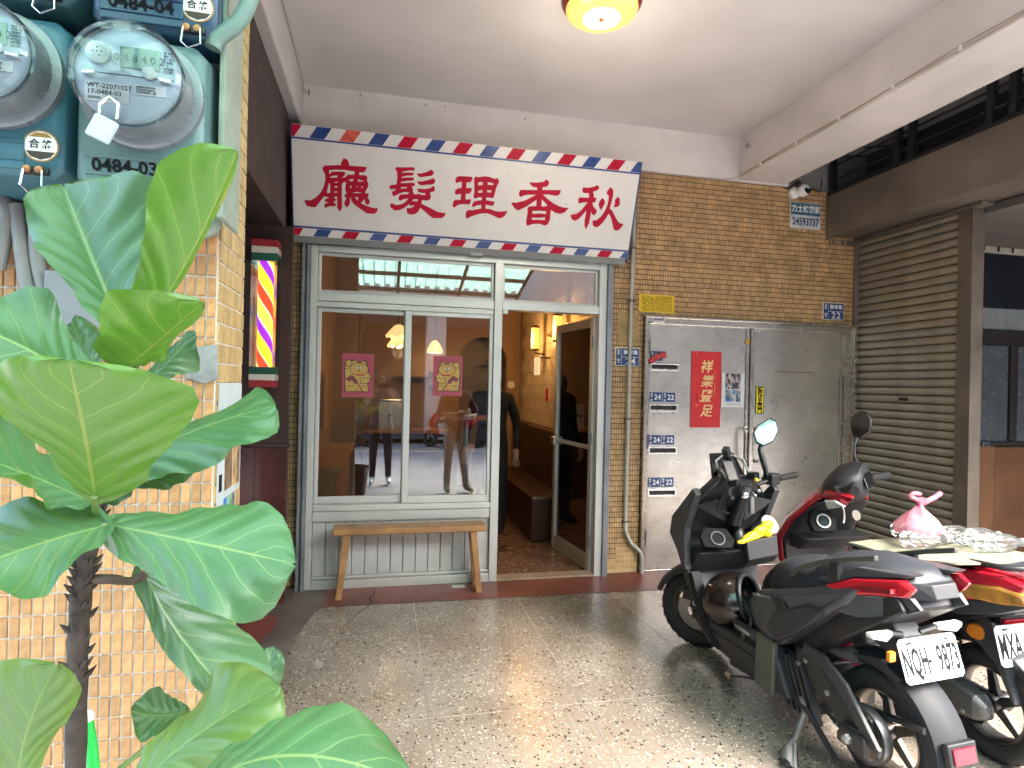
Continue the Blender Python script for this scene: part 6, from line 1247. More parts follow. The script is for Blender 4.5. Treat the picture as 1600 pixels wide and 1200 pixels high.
MB().tube([(-.19, .42, .245), (-.225, .55, .20), (-.24, .60, .175)], [.007, .006, .006], 8).build('stand_tang', black_plastic, B); MB().box(-.252, -.238, .60, .625, .165, .185).build('tang_tip', mat('tan rubber', (.30, .20, .13), .6), B, bevel=.003)
# tail body
core = [(.40, .42), (.42, .60), (.30, .68), (-.10, .74), (-.30, .76), (-.34, .70), (-.10, .56), (.12, .44)]
side(MB(), core, -.13, .13).build('body_core', black_plastic, B, bevel=.01)
flank = [(.455, .44), (.475, .55), (.40, .625), (.20, .695), (-.06, .755), (-.20, .775), (-.14, .70), (-.02, .62), (.10, .53), (.22, .455), (.34, .415)]
for s in (-1, 1):
    vs_ = []; n_ = len(flank); sec0 = [(s*.13, u, z) for u, z in flank]
    wid = lambda u: .195-.05*max(0, (-u)/.35)-.03*max(0, (u-.3)/.2)
    sec1 = [(s*wid(u), u, z) for u, z in flank]; cu, cz = .16, .60
    sec2 = [(s*(wid(u)+.018), cu+(u-cu)*.86, cz+(z-cz)*.80) for u, z in flank]
    MB().loft([sec0, sec1, sec2]).build('side_panel', sat_grey, B, bevel=.006)
    lw = [(.10, .525), (.24, .452), (.30, .50), (.24, .585), (.06, .665), (-.06, .66), (-.02, .61)]
    MB().loft([[(s*.19, u, z) for u, z in lw], [(s*.222, .13+(u-.13)*.9, .57+(z-.57)*.85) for u, z in lw]]).build('side_cheek', dark_grey, B, bevel=.006)
    up = [(.14, .60), (.21, .585), (.25, .645), (.19, .66)]; MB().loft([[(s*.21, u, z) for u, z in up], [(s*.219, u, z) for u, z in up]]).build('side_vent', black_plastic, B, bevel=.002)
    tl = [(-.03, .752), (-.15, .795), (-.33, .815), (-.375, .79), (-.345, .755), (-.22, .745), (-.10, .725)]
    MB().loft([[(s*.11, u, z) for u, z in tl], [(s*(.188-.06*max(0, -u-.05)/.3), u, z) for u, z in tl], [(s*(.196-.06*max(0, -u-.05)/.3), -.2+(u+.2)*.93, .77+(z-.77)*.8) for u, z in tl]]).build('tail_light', red_lens, B, bevel=.003)
    ti = [(-.12, .758), (-.20, .778), (-.32, .785), (-.32, .768), (-.2, .757)]; MB().loft([[(s*.17, u, z) for u, z in ti], [(s*(.2-.06*max(0, -u-.05)/.3), u, z) for u, z in ti]]).build('tail_light_insert', mat('deep red lens', (.16, .004, .01), .1, coat=.6), B)
    tc_ = [(.02, .745), (-.10, .722), (-.22, .742), (-.345, .752), (-.38, .72), (-.30, .68), (-.16, .65), (-.06, .66)]
    MB().loft([[(s*.09, u, z) for u, z in tc_], [(s*(.182-.07*max(0, -u-.05)/.3), u, z) for u, z in tc_], [(s*(.185-.08*max(0, -u-.05)/.3), -.18+(u+.18)*.9, .70+(z-.70)*.8) for u, z in tc_]]).build('tail_cowl', sat_grey, B, bevel=.005)
    ut = [(.02, .768), (-.06, .762), (-.15, .80), (-.34, .822), (-.36, .835), (-.16, .838)]; MB().loft([[(s*.06, u, z) for u, z in ut], [(s*(.182-.06*max(0, -u-.05)/.3), u, z) for u, z in ut]]).build('tail_top', sat_grey, B, bevel=.004)
    MB().loft([[(s*.178+q, u, z+w_) for q, w_ in ((-.011, -.009), (.011, -.009), (.009, .011), (-.009, .012))] for u, z in ((.17, .755), (.12, .795), (.0, .835), (-.16, .868), (-.27, .885))]).build('grab_rail', olive, B, bevel=.004)
    MB().box(s*.178-.012, s*.178+.012, -.10, -.055, .78, .85).build('rail_post', black_plastic, B, bevel=.004)
    [MB().box(0, .011+.004*(k_ % 2), -.0015, .0015, .0, .012, frame((-.206, .395-.02*k_, .606+.0036*k_), (0, -1, .18), (1, 0, 0)) @ Matrix.Shear('XZ', 4, (.3, 0))).build('side_lettering', alloy, B) for k_ in range(6)] if s < 0 else None
MB().loft([[(-.05, -.375, .80), (.05, -.375, .80), (.05, -.395, .755), (-.05, -.395, .755)], [(-.09, -.33, .80), (.09, -.33, .80), (.09, -.33, .74), (-.09, -.33, .74)]]).build('tail_end', dark_grey, B, bevel=.004)
# seat: rider dip and raised pillion
def seat_sec(u, zt, zb, w): return [(-w, u, zb), (-w*1.02, u, lerp(zb, zt, .45)), (-w*.88, u, lerp(zb, zt, .82)), (-w*.5, u, zt), (0, u, zt+.008), (w*.5, u, zt), (w*.88, u, lerp(zb, zt, .82)), (w*1.02, u, lerp(zb, zt, .45)), (w, u, zb)]
MB().loft([seat_sec(*q) for q in ((.445, .64, .60, .07), (.42, .695, .60, .10), (.36, .755, .63, .135), (.28, .785, .655, .155), (.18, .79, .69, .165), (.10, .80, .715, .168), (.06, .825, .725, .168), (.02, .868, .735, .165), (-.06, .892, .755, .158), (-.20, .900, .80, .14), (-.30, .89, .825, .115), (-.345, .865, .83, .08))]).build('seat', seat_m, B, smooth=60)
MB().tube(catmull([(-.155, .06, .80), (-.13, .045, .842), (-.06, .035, .868), (0, .032, .872), (.06, .035, .868), (.13, .045, .842), (.155, .06, .80)], 5), .0022, 5).build('seat_seam', black_plastic, B)
# swing arm, pulley, belt guard, shock
side(MB(), [(.30, .42), (.20, .43), (.10, .36), (-.02, .27), (-.05, .20), (.02, .18), (.14, .27), (.28, .33)], -.165, -.105, 0, .01).build('swing_arm', black_plastic, B, bevel=.008); side(MB(), [(.30, .42), (.20, .43), (-.02, .27), (-.05, .20), (.02, .18), (.28, .33)], .165, .105, 0, .01).build('swing_arm', black_plastic, B, bevel=.008)
side(MB(), [(.22, .47), (.12, .455), (.02, .40), (-.12, .24), (-.115, .215), (-.06, .245), (.06, .37), (.14, .41), (.24, .43)], -.185, -.168, 0, .006).build('belt_guard', dark_grey, B, bevel=.004)
Mpl = at((-.115, 0, .225)) @ Matrix.Rotation(R(90), 4, 'Y'); MB().lathe([(.098, -.018), (.10, -.01), (.10, .01), (.098, .018), (.086, .018), (.084, 0), (.086, -.018), (.098, -.018)], 48, Mpl, caps=False).build('belt_pulley', mat('worn pulley', (.11, .11, .115), .4, .6), B, smooth=30)
for k in range(5): MB().loft([[(-.122, -.012, .02), (-.108, -.012, .02), (-.108, .012, .02), (-.122, .012, .02)], [(-.120, -.008, .09), (-.110, -.008, .09), (-.110, .008, .09), (-.120, .008, .09)]], Matrix.Translation((0, 0, .225)) @ Matrix.Rotation(2*math.pi*k/5, 4, 'X')).build('pulley_spoke', rim_m, B)
bl = [(-.135, .10*math.sin(t), .225-.10*math.cos(t)*1.0) for t in [math.pi*(.05+.95*i/10)*-1 for i in range(11)]]
MB().tube([(-.115, .33, .41), (-.115, .03, .325)], .010, 6, sx=.5).build('belt', rubber, B); MB().tube([(-.115, .36, .30), (-.115, .0, .122)], .010, 6, sx=.5).build('belt', rubber, B); MB().tube([(-.175, .40, .26), (-.18, .2, .20), (-.185, .06, .10), (-.18, -.04, .085)], .011, 8).build('lower_guard', black_plastic, B, smooth=50)
MB().box(-.20, -.166, -.075, .045, .19, .255).build('axle_plate', black_plastic, B, bevel=.006); MB().lathe([(.018, 0), (.018, .016), (.010, .022), (0, .022)], 6, at((-.20, -.01, .225)) @ Matrix.Rotation(R(-90), 4, 'Y')).build('axle_nut', alloy, B); MB().tube([(-.205, .03, .235), (-.215, .06, .25)], .006, 6).build('adjuster_bolt', chrome, B)
for q in ((.23, .39), (.10, .33), (.27, .36), (.05, .235)): MB().lathe([(.011, 0), (.011, .006), (.006, .008), (0, .008)], 10, at((-.186 if q[0] < .2 else -.166, q[0], q[1])) @ Matrix.Rotation(R(-90), 4, 'Y')).build('bolt', alloy, B)
MB().tube([(-.07, .30, .46), (-.07, .06, .50)], .026, 12).build('shock_body', alloy, B, smooth=50); MB().tube(coil((-.05, .13, .53), (-.05, .09, .45), .024, 4, .006), .006, 7).build('shock_spring', spring_r, B, smooth=60); MB().tube([(-.07, .01, .51), (-.07, -.05, .53)], .016, 10).build('shock_rod', black_plastic, B)
# rear mudguard
secs = []
for a in range(64, 207, 6):
    c_, s_ = math.cos(R(a)), math.sin(R(a)); wd = .072 if a > 100 else .06
    secs.append([(x, c_*rr_, .225+s_*rr_) for x, rr_ in ((-wd, .235), (-wd, .262), (-wd*.45, .285), (wd*.45, .285), (wd, .262), (wd, .235), (wd*.9, .235), (wd*.4, .272), (-wd*.4, .272), (-wd*.9, .235))])
MB().loft(secs).build('rear_mudguard', mat('charcoal mudguard', (.020, .022, .026), .62, spec=.25, var=.1), B, smooth=55)
Mrf = at((0, -.281, .285), rx=R(-12)); MB().box(-.06, .06, -.012, .012, -.035, .045, Mrf).build('reflector_holder', black_plastic, B, bevel=.005); MB().box(-.045, .045, -.019, -.0121, -.02, .03, Mrf).build('rear_reflector', red_lens, B, bevel=.004)
side(MB(), [(.10, .47), (-.02, .50), (-.12, .47), (-.10, .455), (0, .47)], -.085, -.073).build('guard_bracket', dark_grey, B)
MB().tube([(-.08, .02, .30), (-.08, -.20, .34)], .012, 6).build('guard_stay', black_plastic, B)
# plate carrier with turn signals
side(MB(), [(-.16, .66), (-.28, .69), (-.33, .62), (-.345, .56), (-.27, .54), (-.20, .58)], -.055, .055).build('plate_carrier', dark_grey, B, bevel=.01)
for s in (-1, 1):
    MB().tube([(s*.04, -.27, .625), (s*.13, -.28, .645)], .012, 8).build('signal_stem', black_plastic, B)
    MB().loft([[(s*.10, -.27, .652), (s*.10, -.29, .652), (s*.10, -.29, .632), (s*.10, -.27, .632)], [(s*.155, -.285, .662), (s*.155, -.315, .662), (s*.155, -.315, .632), (s*.155, -.285, .632)], [(s*.20, -.275, .656), (s*.20, -.30, .656), (s*.20, -.30, .64), (s*.20, -.275, .64)]]).build('turn_signal', clear_lens, B, bevel=.004)
licence(B, (0, -.105, .552), R(-18), 'NQH·9873', .254, .140)
MB().box(-.175, -.148, -.34, -.325, .575, .61).build('side_reflector', amber_lens, B, bevel=.004); MB().box(-.11, .11, .004, .012, -.06, .06, at((0, -.105, .552), rx=R(-18))).build('plate_backing', black_plastic, B, bevel=.003)
# side stand
MB().tube([(-.16, .26, .27), (-.17, .25, .20)], .022, 8).build('stand_pivot', alloy, B); MB().tube([(-.175, .255, .22), (-.235, .245, .12), (-.28, .20, .034)], [.012, .011, .010], 8).build('side_stand', mat('worn grey steel', (.16, .155, .15), .5, .6), B, smooth=50); MB().box(-.31, -.255, .165, .215, .026, .042).build('stand_foot', black_plastic, B, bevel=.004)

def reshape(T, names, fn):
    for o in T.children:
        if o.type == 'MESH' and o.name.split('.')[0] in names:
            for q in o.data.vertices: q.co = fn(q.co)
cl01 = lambda t: max(0., min(1., t))
def rear_fn(p): return Vector((p.x, .46-(.445-p.y)*.8 if p.y < .445 else p.y+.015, p.z+.075*cl01((.2-p.y)/.55)))
reshape(B, {'side_panel', 'side_cheek', 'side_vent', 'tail_light', 'tail_light_insert', 'tail_cowl', 'tail_top', 'grab_rail', 'rail_post', 'side_lettering', 'tail_end', 'body_core'}, rear_fn)
reshape(B, {'seat', 'seat_seam'}, lambda p: Vector((p.x, .46-(.445-p.y)*.8 if p.y < .445 else p.y+.015, p.z+.012)))
reshape(B, {'plate_carrier'}, lambda p: p+Vector((0, .235, .028)))
reshape(B, {'signal_stem', 'turn_signal', 'side_reflector'}, lambda p: p+Vector((0, .185, .028)))
reshape(B, {'shield_trim', 'screen', 'screen_rim', 'shoulder_panel'}, lambda p: p+Vector((0, -.02, .07)))
reshape(B, {'dial_bezel', 'dial_ring', 'dial_cap'}, lambda p: p+Vector((0, -.015, .10)))
reshape(B, {'footpeg_silver', 'step_plate'}, lambda p: p+Vector((0, -.05, .05)))
reshape(B, {'glove_pocket', 'pocket_opening', 'pocket_lip'}, lambda p: p+Vector((0, .0, -.02)))
reshape(B, {'rear_mudguard', 'rear_reflector', 'reflector_holder'}, lambda p: Vector((p.x, p.y*.95+.01, p.z*.98)))

AXLE = {'rear_mudguard', 'rear_reflector', 'reflector_holder', 'swing_arm', 'belt_guard', 'belt_pulley', 'pulley_spoke', 'belt', 'lower_guard', 'axle_plate', 'axle_nut', 'adjuster_bolt', 'bolt', 'guard_bracket', 'guard_stay'}
FORK = {'front_mudguard', 'fork_leg', 'fork_mark', 'fork_guard'}; FIXED = {'licence_plate', 'plate_backing'}
def stretch(p): return Vector((p.x, -.137+(p.y+.184)*1.13-(.09*cl01((.5-p.z)/.3) if p.y > .2 else 0), p.z*.965-.025*cl01(p.z/.3)))
reshape(B, AXLE, lambda p: p+Vector((0, .05, 0))); reshape(B, FORK, lambda p: p+Vector((0, .11, 0)))
reshape(B, {o.name.split('.')[0] for o in B.children}-AXLE-FORK-FIXED, stretch)

# helmet on the floorboard
hc = on(1146, 940, 0, 1.70); Hm = thing('helmet', 'dark full-face helmet with orange lining lying on the charcoal scooter floor', 'helmet', tuple(hc), local=False)
axd = Vector((.48, -.66, .30)).normalized(); Mh = frame(hc, axd.orthogonal(), axd.cross(axd.orthogonal())); 
sh = mat('dark smoked shell', (.010, .007, .006), .2, coat=.5, var=.4, vscale=12)
pf = [(.142*math.sin(R(a))*1.0, .15*math.cos(R(a))) for a in range(180, 52, -8)]; pi_ = [(r_*.86, h_*.86) for r_, h_ in pf][::-1]
MB().lathe(pf+pi_, 36, Mh, caps=False).build('shell', sh, Hm, smooth=60)
MB().lathe([(r_*.855, h_*.855) for r_, h_ in pf], 30, Mh, caps=False).build('lining', mat('teal-black lining', (.008, .016, .020), .9), Hm, smooth=60, fixn=False)
ring = [(Mh @ Vector((.116*math.cos(t), .116*math.sin(t), .088))) for t in [2*math.pi*i/32 for i in range(32)]]; MB().tube(ring, .012, 8, closed=True).build('rim_trim', black_plastic, Hm, smooth=60)
for t0, t1 in ((2.3, 2.9), (3.5, 3.8)):
    v = []
    for i in range(7): t = lerp(t0, t1, i/6); v += [Mh @ Vector((.117*math.cos(t), .117*math.sin(t), .06)), Mh @ Vector((.119*math.cos(t), .119*math.sin(t), .06-.05*math.sin(math.pi*i/6)))]
    link_mesh('orange_lining', v, [(2*i, 2*i+1, 2*i+3, 2*i+2) for i in range(6)], mat('orange lining', (.62, .10, .02), .7), Hm, fixn=False)
sp_ = on(1163, 965, 0, 1.63); MB().tube(catmull([sp_+Vector((.02, 0, .03)), sp_+Vector((.01, -.04, -.01)), sp_+Vector((-.02, -.03, -.06)), sp_+Vector((-.02, -.02, -.10))], 6), .009, 6, sx=.3).build('chin_strap', black_plastic, Hm); MB().tube([sp_+Vector((-.02, -.02, -.10)), sp_+Vector((-.01, -.03, -.14))], .006, 6).build('strap_buckle', chrome, Hm)
MB().tube([on(1110+6*math.cos(t)+2*math.sin(t), 928+15*math.sin(t), 0, 1.585) for t in [2*math.pi*i/20 for i in range(20)]], .0022, 5, closed=True).build('helmet_mark', gold_ink, Hm)

# yellow glove and cup lid in the pocket
gp = B.matrix_world if False else Matrix.Translation((1.85, 1.76, 0)) @ Matrix.Rotation(R(3), 4, 'Z') @ Matrix.Rotation(R(-1.5), 4, 'Y')
def bw_(p): return gp @ stretch(Vector(p))
Gl = thing('rubber_glove', 'yellow rubber glove stuffed in the open pocket of the charcoal scooter', 'glove', tuple(bw_((.10, .80, .72))))
yg = mat('yellow rubber', (.75, .55, .01), .45, var=.1, vscale=30, bump=.3, bscale=50)
mb = MB()
for c_, r_ in (((.06, .745, .755), (.055, .02, .022)), ((.12, .75, .775), (.05, .02, .03)), ((.17, .76, .80), (.04, .02, .028)), ((.17, .755, .765), (.03, .018, .026))): mb.ell((0, 0, 0), r_, 12, 8, Matrix.Translation(bw_(c_)) @ Matrix.Rotation(R(-24), 4, 'Y'))
mb.build('glove_body', yg, Gl, smooth=60)
for k in range(4): MB().tube(catmull([bw_((.12-.02*k, .745, .76)), bw_((.08-.025*k, .735, .752-.006*k)), bw_((.035-.02*k, .735, .748-.004*k))], 4), [.012]*5+[.009]*4, 8).build('finger', yg, Gl, smooth=60)
Cl = thing('drink_cup', 'cream lidded drink cup leaning in the scooter pocket above the yellow glove', 'cup', tuple(bw_((.15, .80, .74))))
Mc_ = Matrix.Translation(bw_((.20, .775, .80))) @ Matrix.Rotation(R(52), 4, 'X') @ Matrix.Rotation(R(12), 4, 'Y')
MB().lathe([(.0, .012), (.046, .012), (.05, .006), (.05, -.004), (.046, -.006)], 28, Mc_).build('lid', mat('cream lid', (.70, .72, .56), .45), Cl, smooth=30); MB().lathe([(.045, -.006), (.034, -.10), (0, -.10)], 24, Mc_).build('cup_wall', mat('clear cup', (.4, .42, .42), .2), Cl, smooth=40)
Bt = MB().lathe([(.03, 0), (.032, .05), (.026, .075), (.024, .10), (.027, .105), (.027, .115), (.02, .12), (0, .12)], 20, Matrix.Translation(bw_((.075, .83, .67))) @ Matrix.Rotation(R(-18), 4, 'X')).build('thermos', mat('grey flask', (.06, .06, .062), .35, .3), None, smooth=40); tag(Bt, 'dark grey flask standing in the scooter pocket behind the glove', 'flask')

# ------------------------------------------------------------ red scooter
Q = thing('scooter', 'red scooter with a board across its seat and plate starting MXA', 'scooter', (2.44, 1.90, 0), (0, R(-1.5), R(-1)), local=True)
WB2, ST2 = 1.18, R(34)
wheel(Q, 'front_wheel', (0, WB2, .21), .21, .10, ST2, black_plastic, 3); wheel(Q, 'rear_wheel', (0, 0, .22), .22, .115, 0, mat('dark alloy rim', (.06, .06, .06), .4, .7), 5)
lv = [(.25, .84, .94, .13), (.40, .90, 1.04, .18), (.56, .94, 1.12, .215), (.66, .93, 1.12, .23), (.78, .85, 1.06, .215), (.90, .74, .95, .17), (.95, .70, .88, .13)]
MB().loft(shield_secs(lv)).build('leg_shield', red_body, Q, bevel=.01, smooth=30)
lv2 = [(z, ur-.012, ur+.03, w*.93) for z, ur, uf, w in lv[:-1]]; MB().loft(shield_secs(lv2)).build('inner_panel', dark_grey, Q, bevel=.008, smooth=30)
both('floorboard', [(.34, .26), (.82, .25), (.86, .32), (.36, .34)], 0.0, .18, dark_grey, Q, .0)
Mk = frame((-.115, .80, .735), (1, -.2, 0), (0, .45, 1)); MB().prism([(-.06, -.055), (.06, -.055), (.075, 0), (.05, .06), (-.05, .06), (-.075, 0)], -.03, .003, Mk).build('dial_bezel', MATS['matt black'], Q, bevel=.006); MB().lathe([(.038, .003), (.038, .011), (.031, .011), (.029, .006)], 30, Mk, caps=False).build('dial_ring', mat('grey ring', (.22, .22, .22), .5, .3), Q, smooth=30); MB().lathe([(.03, .004), (.0, .006)], 24, Mk).build('dial_cap', mat('blue-black cap', (.010, .02, .026), .7, spec=.15), Q)
MB().tube(catmull([(-.035, .79, .86), (-.02, .755, .82), (-.015, .75, .77), (-.025, .745, .74)], 5), .006, 8).build('bag_hook', mat('pale hook', (.5, .47, .43), .35, .5), Q, smooth=50)
MB().loft([[(-.19, .84, .62), (.19, .84, .62), (.19, .92, .62), (-.19, .92, .62)], [(-.20, .745, .70), (.20, .745, .70), (.20, .90, .70), (-.20, .90, .70)]]).build('glove_pocket', dark_grey, Q, bevel=.01)
MB().lathe([(.028, 0), (.028, .006), (0, .008)], 18, frame((.06, .755, .775), (1, .1, 0), (0, .3, 1))).build('key_switch', mat('pale key ring', (.16, .15, .12), .6), Q, smooth=40)
Hq = Matrix.Translation((0, .68, .985)) @ Matrix.Rotation(ST2, 4, 'Z')
def cw(sec): return [tuple(Hq @ Vector(p)) for p in sec]
def oval(cy_, zc, a_, b_, x0, x1): return None
cs = []
for y, zc, rx, rz in ((-.075, .03, .085, .06), (-.06, .03, .115, .085), (-.01, .02, .135, .10), (.05, .0, .13, .095), (.10, -.02, .10, .07), (.13, -.03, .05, .04)): cs.append(cw([(rx*math.cos(t)*(1.15 if abs(math.cos(t)) > .8 else 1), y, zc+rz*math.sin(t)) for t in [2*math.pi*i/16 for i in range(16)]]))
MB().loft(cs).build('handlebar_cowl', dark_grey, Q, smooth=50)
MB().prism([(-.075, -.035), (.075, -.035), (.085, .01), (.045, .045), (-.045, .045), (-.085, .01)], 0, .008, Hq @ frame((0, -.078, .04), (1, 0, 0), (0, .35, 1))).build('instrument', gloss_black, Q, bevel=.004)
MB().loft([cw([(-.13, -.05, -.02), (-.145, .02, .0), (-.13, .09, -.01), (-.10, .11, -.05), (-.12, .0, -.09)]), cw([(-.155, -.05, -.03), (-.165, .02, -.015), (-.145, .085, -.02), (-.115, .10, -.055), (-.14, .0, -.085)])]).build('red_cowl_side', red_body, Q, bevel=.004)
MB().loft([cw([(-.155, -.02, -.075), (-.165, .03, -.045), (-.135, .09, -.06), (-.12, .08, -.11)]), cw([(-.172, -.015, -.078), (-.178, .03, -.055), (-.15, .085, -.065), (-.14, .07, -.105)])]).build('turn_signal', clear_lens, Q, bevel=.004)
for s in (-1, 1):
    gA, gB = Vector((s*.13, -.045, .03)), Vector((s*.33, -.10, .03)); MB().tube([Hq @ gA.lerp(gB, t) for t in (0, .3, .35, .95, 1)], [.014, .014, .018, .017, .019], 12).build('grip', rubber, Q, smooth=40)
    MB().tube([Hq @ Vector(p) for p in ((s*.15, .0, .02), (s*.22, .015, .02), (s*.31, -.03, .015))], .007, 8).build('brake_lever', black_plastic, Q, smooth=50)
MB().tube([Hq @ Vector(p) for p in ((.105, .0, .09), (.11, .01, .14), (.13, .015, .19), (.155, .01, .23))], [.013, .006, .006, .010], 8).build('mirror_stalk', black_plastic, Q, smooth=50)
MB().tube([Hq @ Vector(p) for p in ((.10, .0, .08), (.105, .005, .125)) ], [.022, .010], 10).build('mirror_boot', rubber, Q, smooth=50)
Mm = Matrix.Translation(Hq @ Vector((.185, .0, .30))) @ frame((0, 0, 0), (.55, -.83, .08), (.25, .12, 1)); mo2 = [(-.04, -.06), (.0, -.075), (.045, -.04), (.055, .02), (.035, .07), (0, .08), (-.035, .055), (-.052, 0)]
MB().prism(mo2, -.045, .0, Mm, ch0=.03).build('mirror_shell', black_plastic, Q, bevel=.006, smooth=50); MB().prism([(x*.88, y*.88) for x, y in mo2], .0005, .002, Mm).build('mirror_glass', mat('dim mirror', (.25, .24, .22), .06, 1.), Q)
# rear body
rb = [(.36, .36), (.40, .52), (.34, .62), (.20, .69), (-.02, .735), (-.22, .75), (-.30, .735), (-.26, .68), (-.05, .60), (.12, .54), (.22, .42)]
for s in (-1, 1):
    wid = lambda u: .185-.04*max(0, (-u)/.3)
    MB().loft([[(s*.08, u, z) for u, z in rb], [(s*wid(u), u, z) for u, z in rb], [(s*(wid(u)+.015), .06+(u-.06)*.88, .62+(z-.62)*.8) for u, z in rb]]).build('rear_panel', red_body, Q, bevel=.008, smooth=35)
    lp = [(.06, .565), (-.05, .602), (-.26, .68), (-.30, .66), (-.20, .60), (-.06, .55)]; MB().loft([[(s*.08, u, z) for u, z in lp], [(s*(wid(u)+.004), u, z) for u, z in lp]]).build('under_panel', sat_grey, Q, bevel=.005)
    tl = [(-.02, .648), (-.10, .688), (-.22, .712), (-.30, .705), (-.32, .672), (-.22, .645), (-.10, .632)]; MB().loft([[(s*.07, u, z) for u, z in tl], [(s*(wid(u)+.012), u, z) for u, z in tl], [(s*(wid(u)+.020), -.17+(u+.17)*.9, .67+(z-.67)*.75) for u, z in tl]]).build('tail_light', mat('amber clear lens', (.36, .17, .035), .12, coat=.6, var=.35, vscale=18), Q, bevel=.004)
MB().loft([[(-.12, -.28, .755), (.12, -.28, .755), (.11, -.315, .70), (-.11, -.315, .70)], [(-.15, -.10, .76), (.15, -.10, .76), (.15, -.10, .68), (-.15, -.10, .68)]]).build('tail_cap', red_body, Q, bevel=.008)
MB().loft([[(-.09, -.315, .69), (.09, -.315, .69), (.09, -.30, .65), (-.09, -.30, .65)], [(-.12, -.26, .70), (.12, -.26, .70), (.12, -.26, .645), (-.12, -.26, .645)]]).build('tail_lens', MATS['amber clear lens'], Q, bevel=.006)
side(MB(), [(.38, .36), (.38, .66), (-.20, .70), (-.22, .60), (.0, .50), (.2, .38)], -.10, .10).build('body_core', black_plastic, Q, bevel=.01)
MB().loft([seat_sec(*q) for q in ((.42, .65, .60, .08), (.36, .71, .63, .13), (.2, .755, .68, .15), (0, .765, .72, .15), (-.18, .775, .74, .12), (-.22, .765, .745, .09))]).build('seat', seat_m, Q, smooth=60)
MB().tube(catmull([(-.15, .0, .755), (-.17, -.12, .775), (-.14, -.24, .785), (0, -.285, .79), (.14, -.24, .785), (.17, -.12, .775), (.15, .0, .755)], 5), .011, 8).build('grab_rail', black_plastic, Q, smooth=50)
side(MB(), [(-.02, .57), (-.24, .62), (-.31, .58), (-.36, .44), (-.40, .28), (-.385, .275), (-.32, .42), (-.22, .50), (-.05, .50)], -.085, .085).build('rear_fender', sat_grey, Q, bevel=.012)
secs = []
for a in range(60, 150, 10):
    c_, s_ = math.cos(R(a)), math.sin(R(a)); secs.append([(x, c_*rr_, .22+s_*rr_) for x, rr_ in ((-.08, .235), (-.08, .27), (0, .29), (.08, .27), (.08, .235), (0, .27))])
MB().loft(secs).build('inner_fender', dark_grey, Q, bevel=.004)
MB().lathe([(.033, 0), (.033, .006), (.028, .012), (0, .014)], 24, frame((-.088, -.06, .545), (.35, -.9, 0), (0, 0, 1)) @ at((0, 0, 0))).build('round_reflector', amber_lens, Q, smooth=40)
MB().box(-.055, .055, -.338, -.322, .555, .60, at((0, 0, 0))).build('stop_light', red_lens, Q, bevel=.005); MB().box(-.062, .062, -.326, -.30, .548, .607).build('stop_light_case', black_plastic, Q, bevel=.004)
licence(Q, (0, -.385, .465), R(-14), 'MXA·', .262, .148)
# engine case, shock, exhaust side stays unseen
MB().loft([[(-.10+q, .30, .20+w_) for q, w_ in ((-.05, 0), (.03, 0), (.03, .15), (-.05, .15))], [(-.10+q, .10, .16+w_) for q, w_ in ((-.06, 0), (.03, 0), (.03, .15), (-.06, .15))], [(-.10+q, -.03, .155+w_) for q, w_ in ((-.05, .02), (.03, .02), (.03, .12), (-.05, .12))], [(-.10+q, -.07, .18+w_) for q, w_ in ((-.03, .01), (.02, .01), (.02, .06), (-.03, .06))]]).build('transmission_case', mat('grey engine case', (.085, .088, .09), .45, .5, var=.15), Q, bevel=.02, seg=3)
for q in ((.25, .23), (.12, .20), (.0, .20), (.18, .29)): MB().lathe([(.009, 0), (.009, .006), (0, .007)], 8, at((-.158, q[0], q[1])) @ Matrix.Rotation(R(-90), 4, 'Y')).build('case_bolt', alloy, Q)
MB().tube([(-.11, .03, .53), (-.115, .0, .24)], .013, 10).build('shock_rod', alloy, Q, smooth=50); MB().tube([(-.114, .006, .30), (-.115, .0, .225)], .022, 12).build('shock_body', alloy, Q, smooth=50); MB().tube(coil((-.11, .028, .515), (-.114, .008, .31), .030, 8, .006), .0055, 6).build('shock_spring', black_plastic, Q, smooth=60)
MB().box(-.145, -.09, -.02, .02, .20, .24).build('shock_mount', alloy, Q, bevel=.008)

reshape(Q, {'dial_bezel', 'dial_ring', 'dial_cap'}, lambda p: p+Vector((0, -.055, .06)))
reshape(Q, {'bag_hook', 'key_switch'}, lambda p: p+Vector((0, -.04, .05)))
reshape(Q, {'rear_panel', 'under_panel', 'tail_light', 'tail_cap', 'tail_lens', 'body_core', 'seat', 'grab_rail'}, lambda p: Vector((p.x, p.y, p.z+.07*cl01((.28-p.y)/.3))))
reshape(Q, {'stop_light', 'stop_light_case', 'rear_fender'}, lambda p: p+Vector((0, .19, .02)))
reshape(Q, {'licence_plate'}, lambda p: p+Vector((0, .21, .075)))
QAX = {'transmission_case', 'case_bolt', 'inner_fender'}
qst = lambda p: p+Vector((0, .065+.03*cl01(p.y), -.036*cl01((p.z-.2)/.3)+.02*cl01((p.z-.98)/.1)))
reshape(Q, {o.name.split('.')[0] for o in Q.children}-QAX-{'licence_plate'}, qst)
for o in Q.children:
    if o.name.startswith('licence_plate'):
        for q in o.data.vertices: q.co += Vector((0, .06, -.038))
        for c in o.children:
            for q in c.data.vertices: q.co += Vector((0, .27, .037))
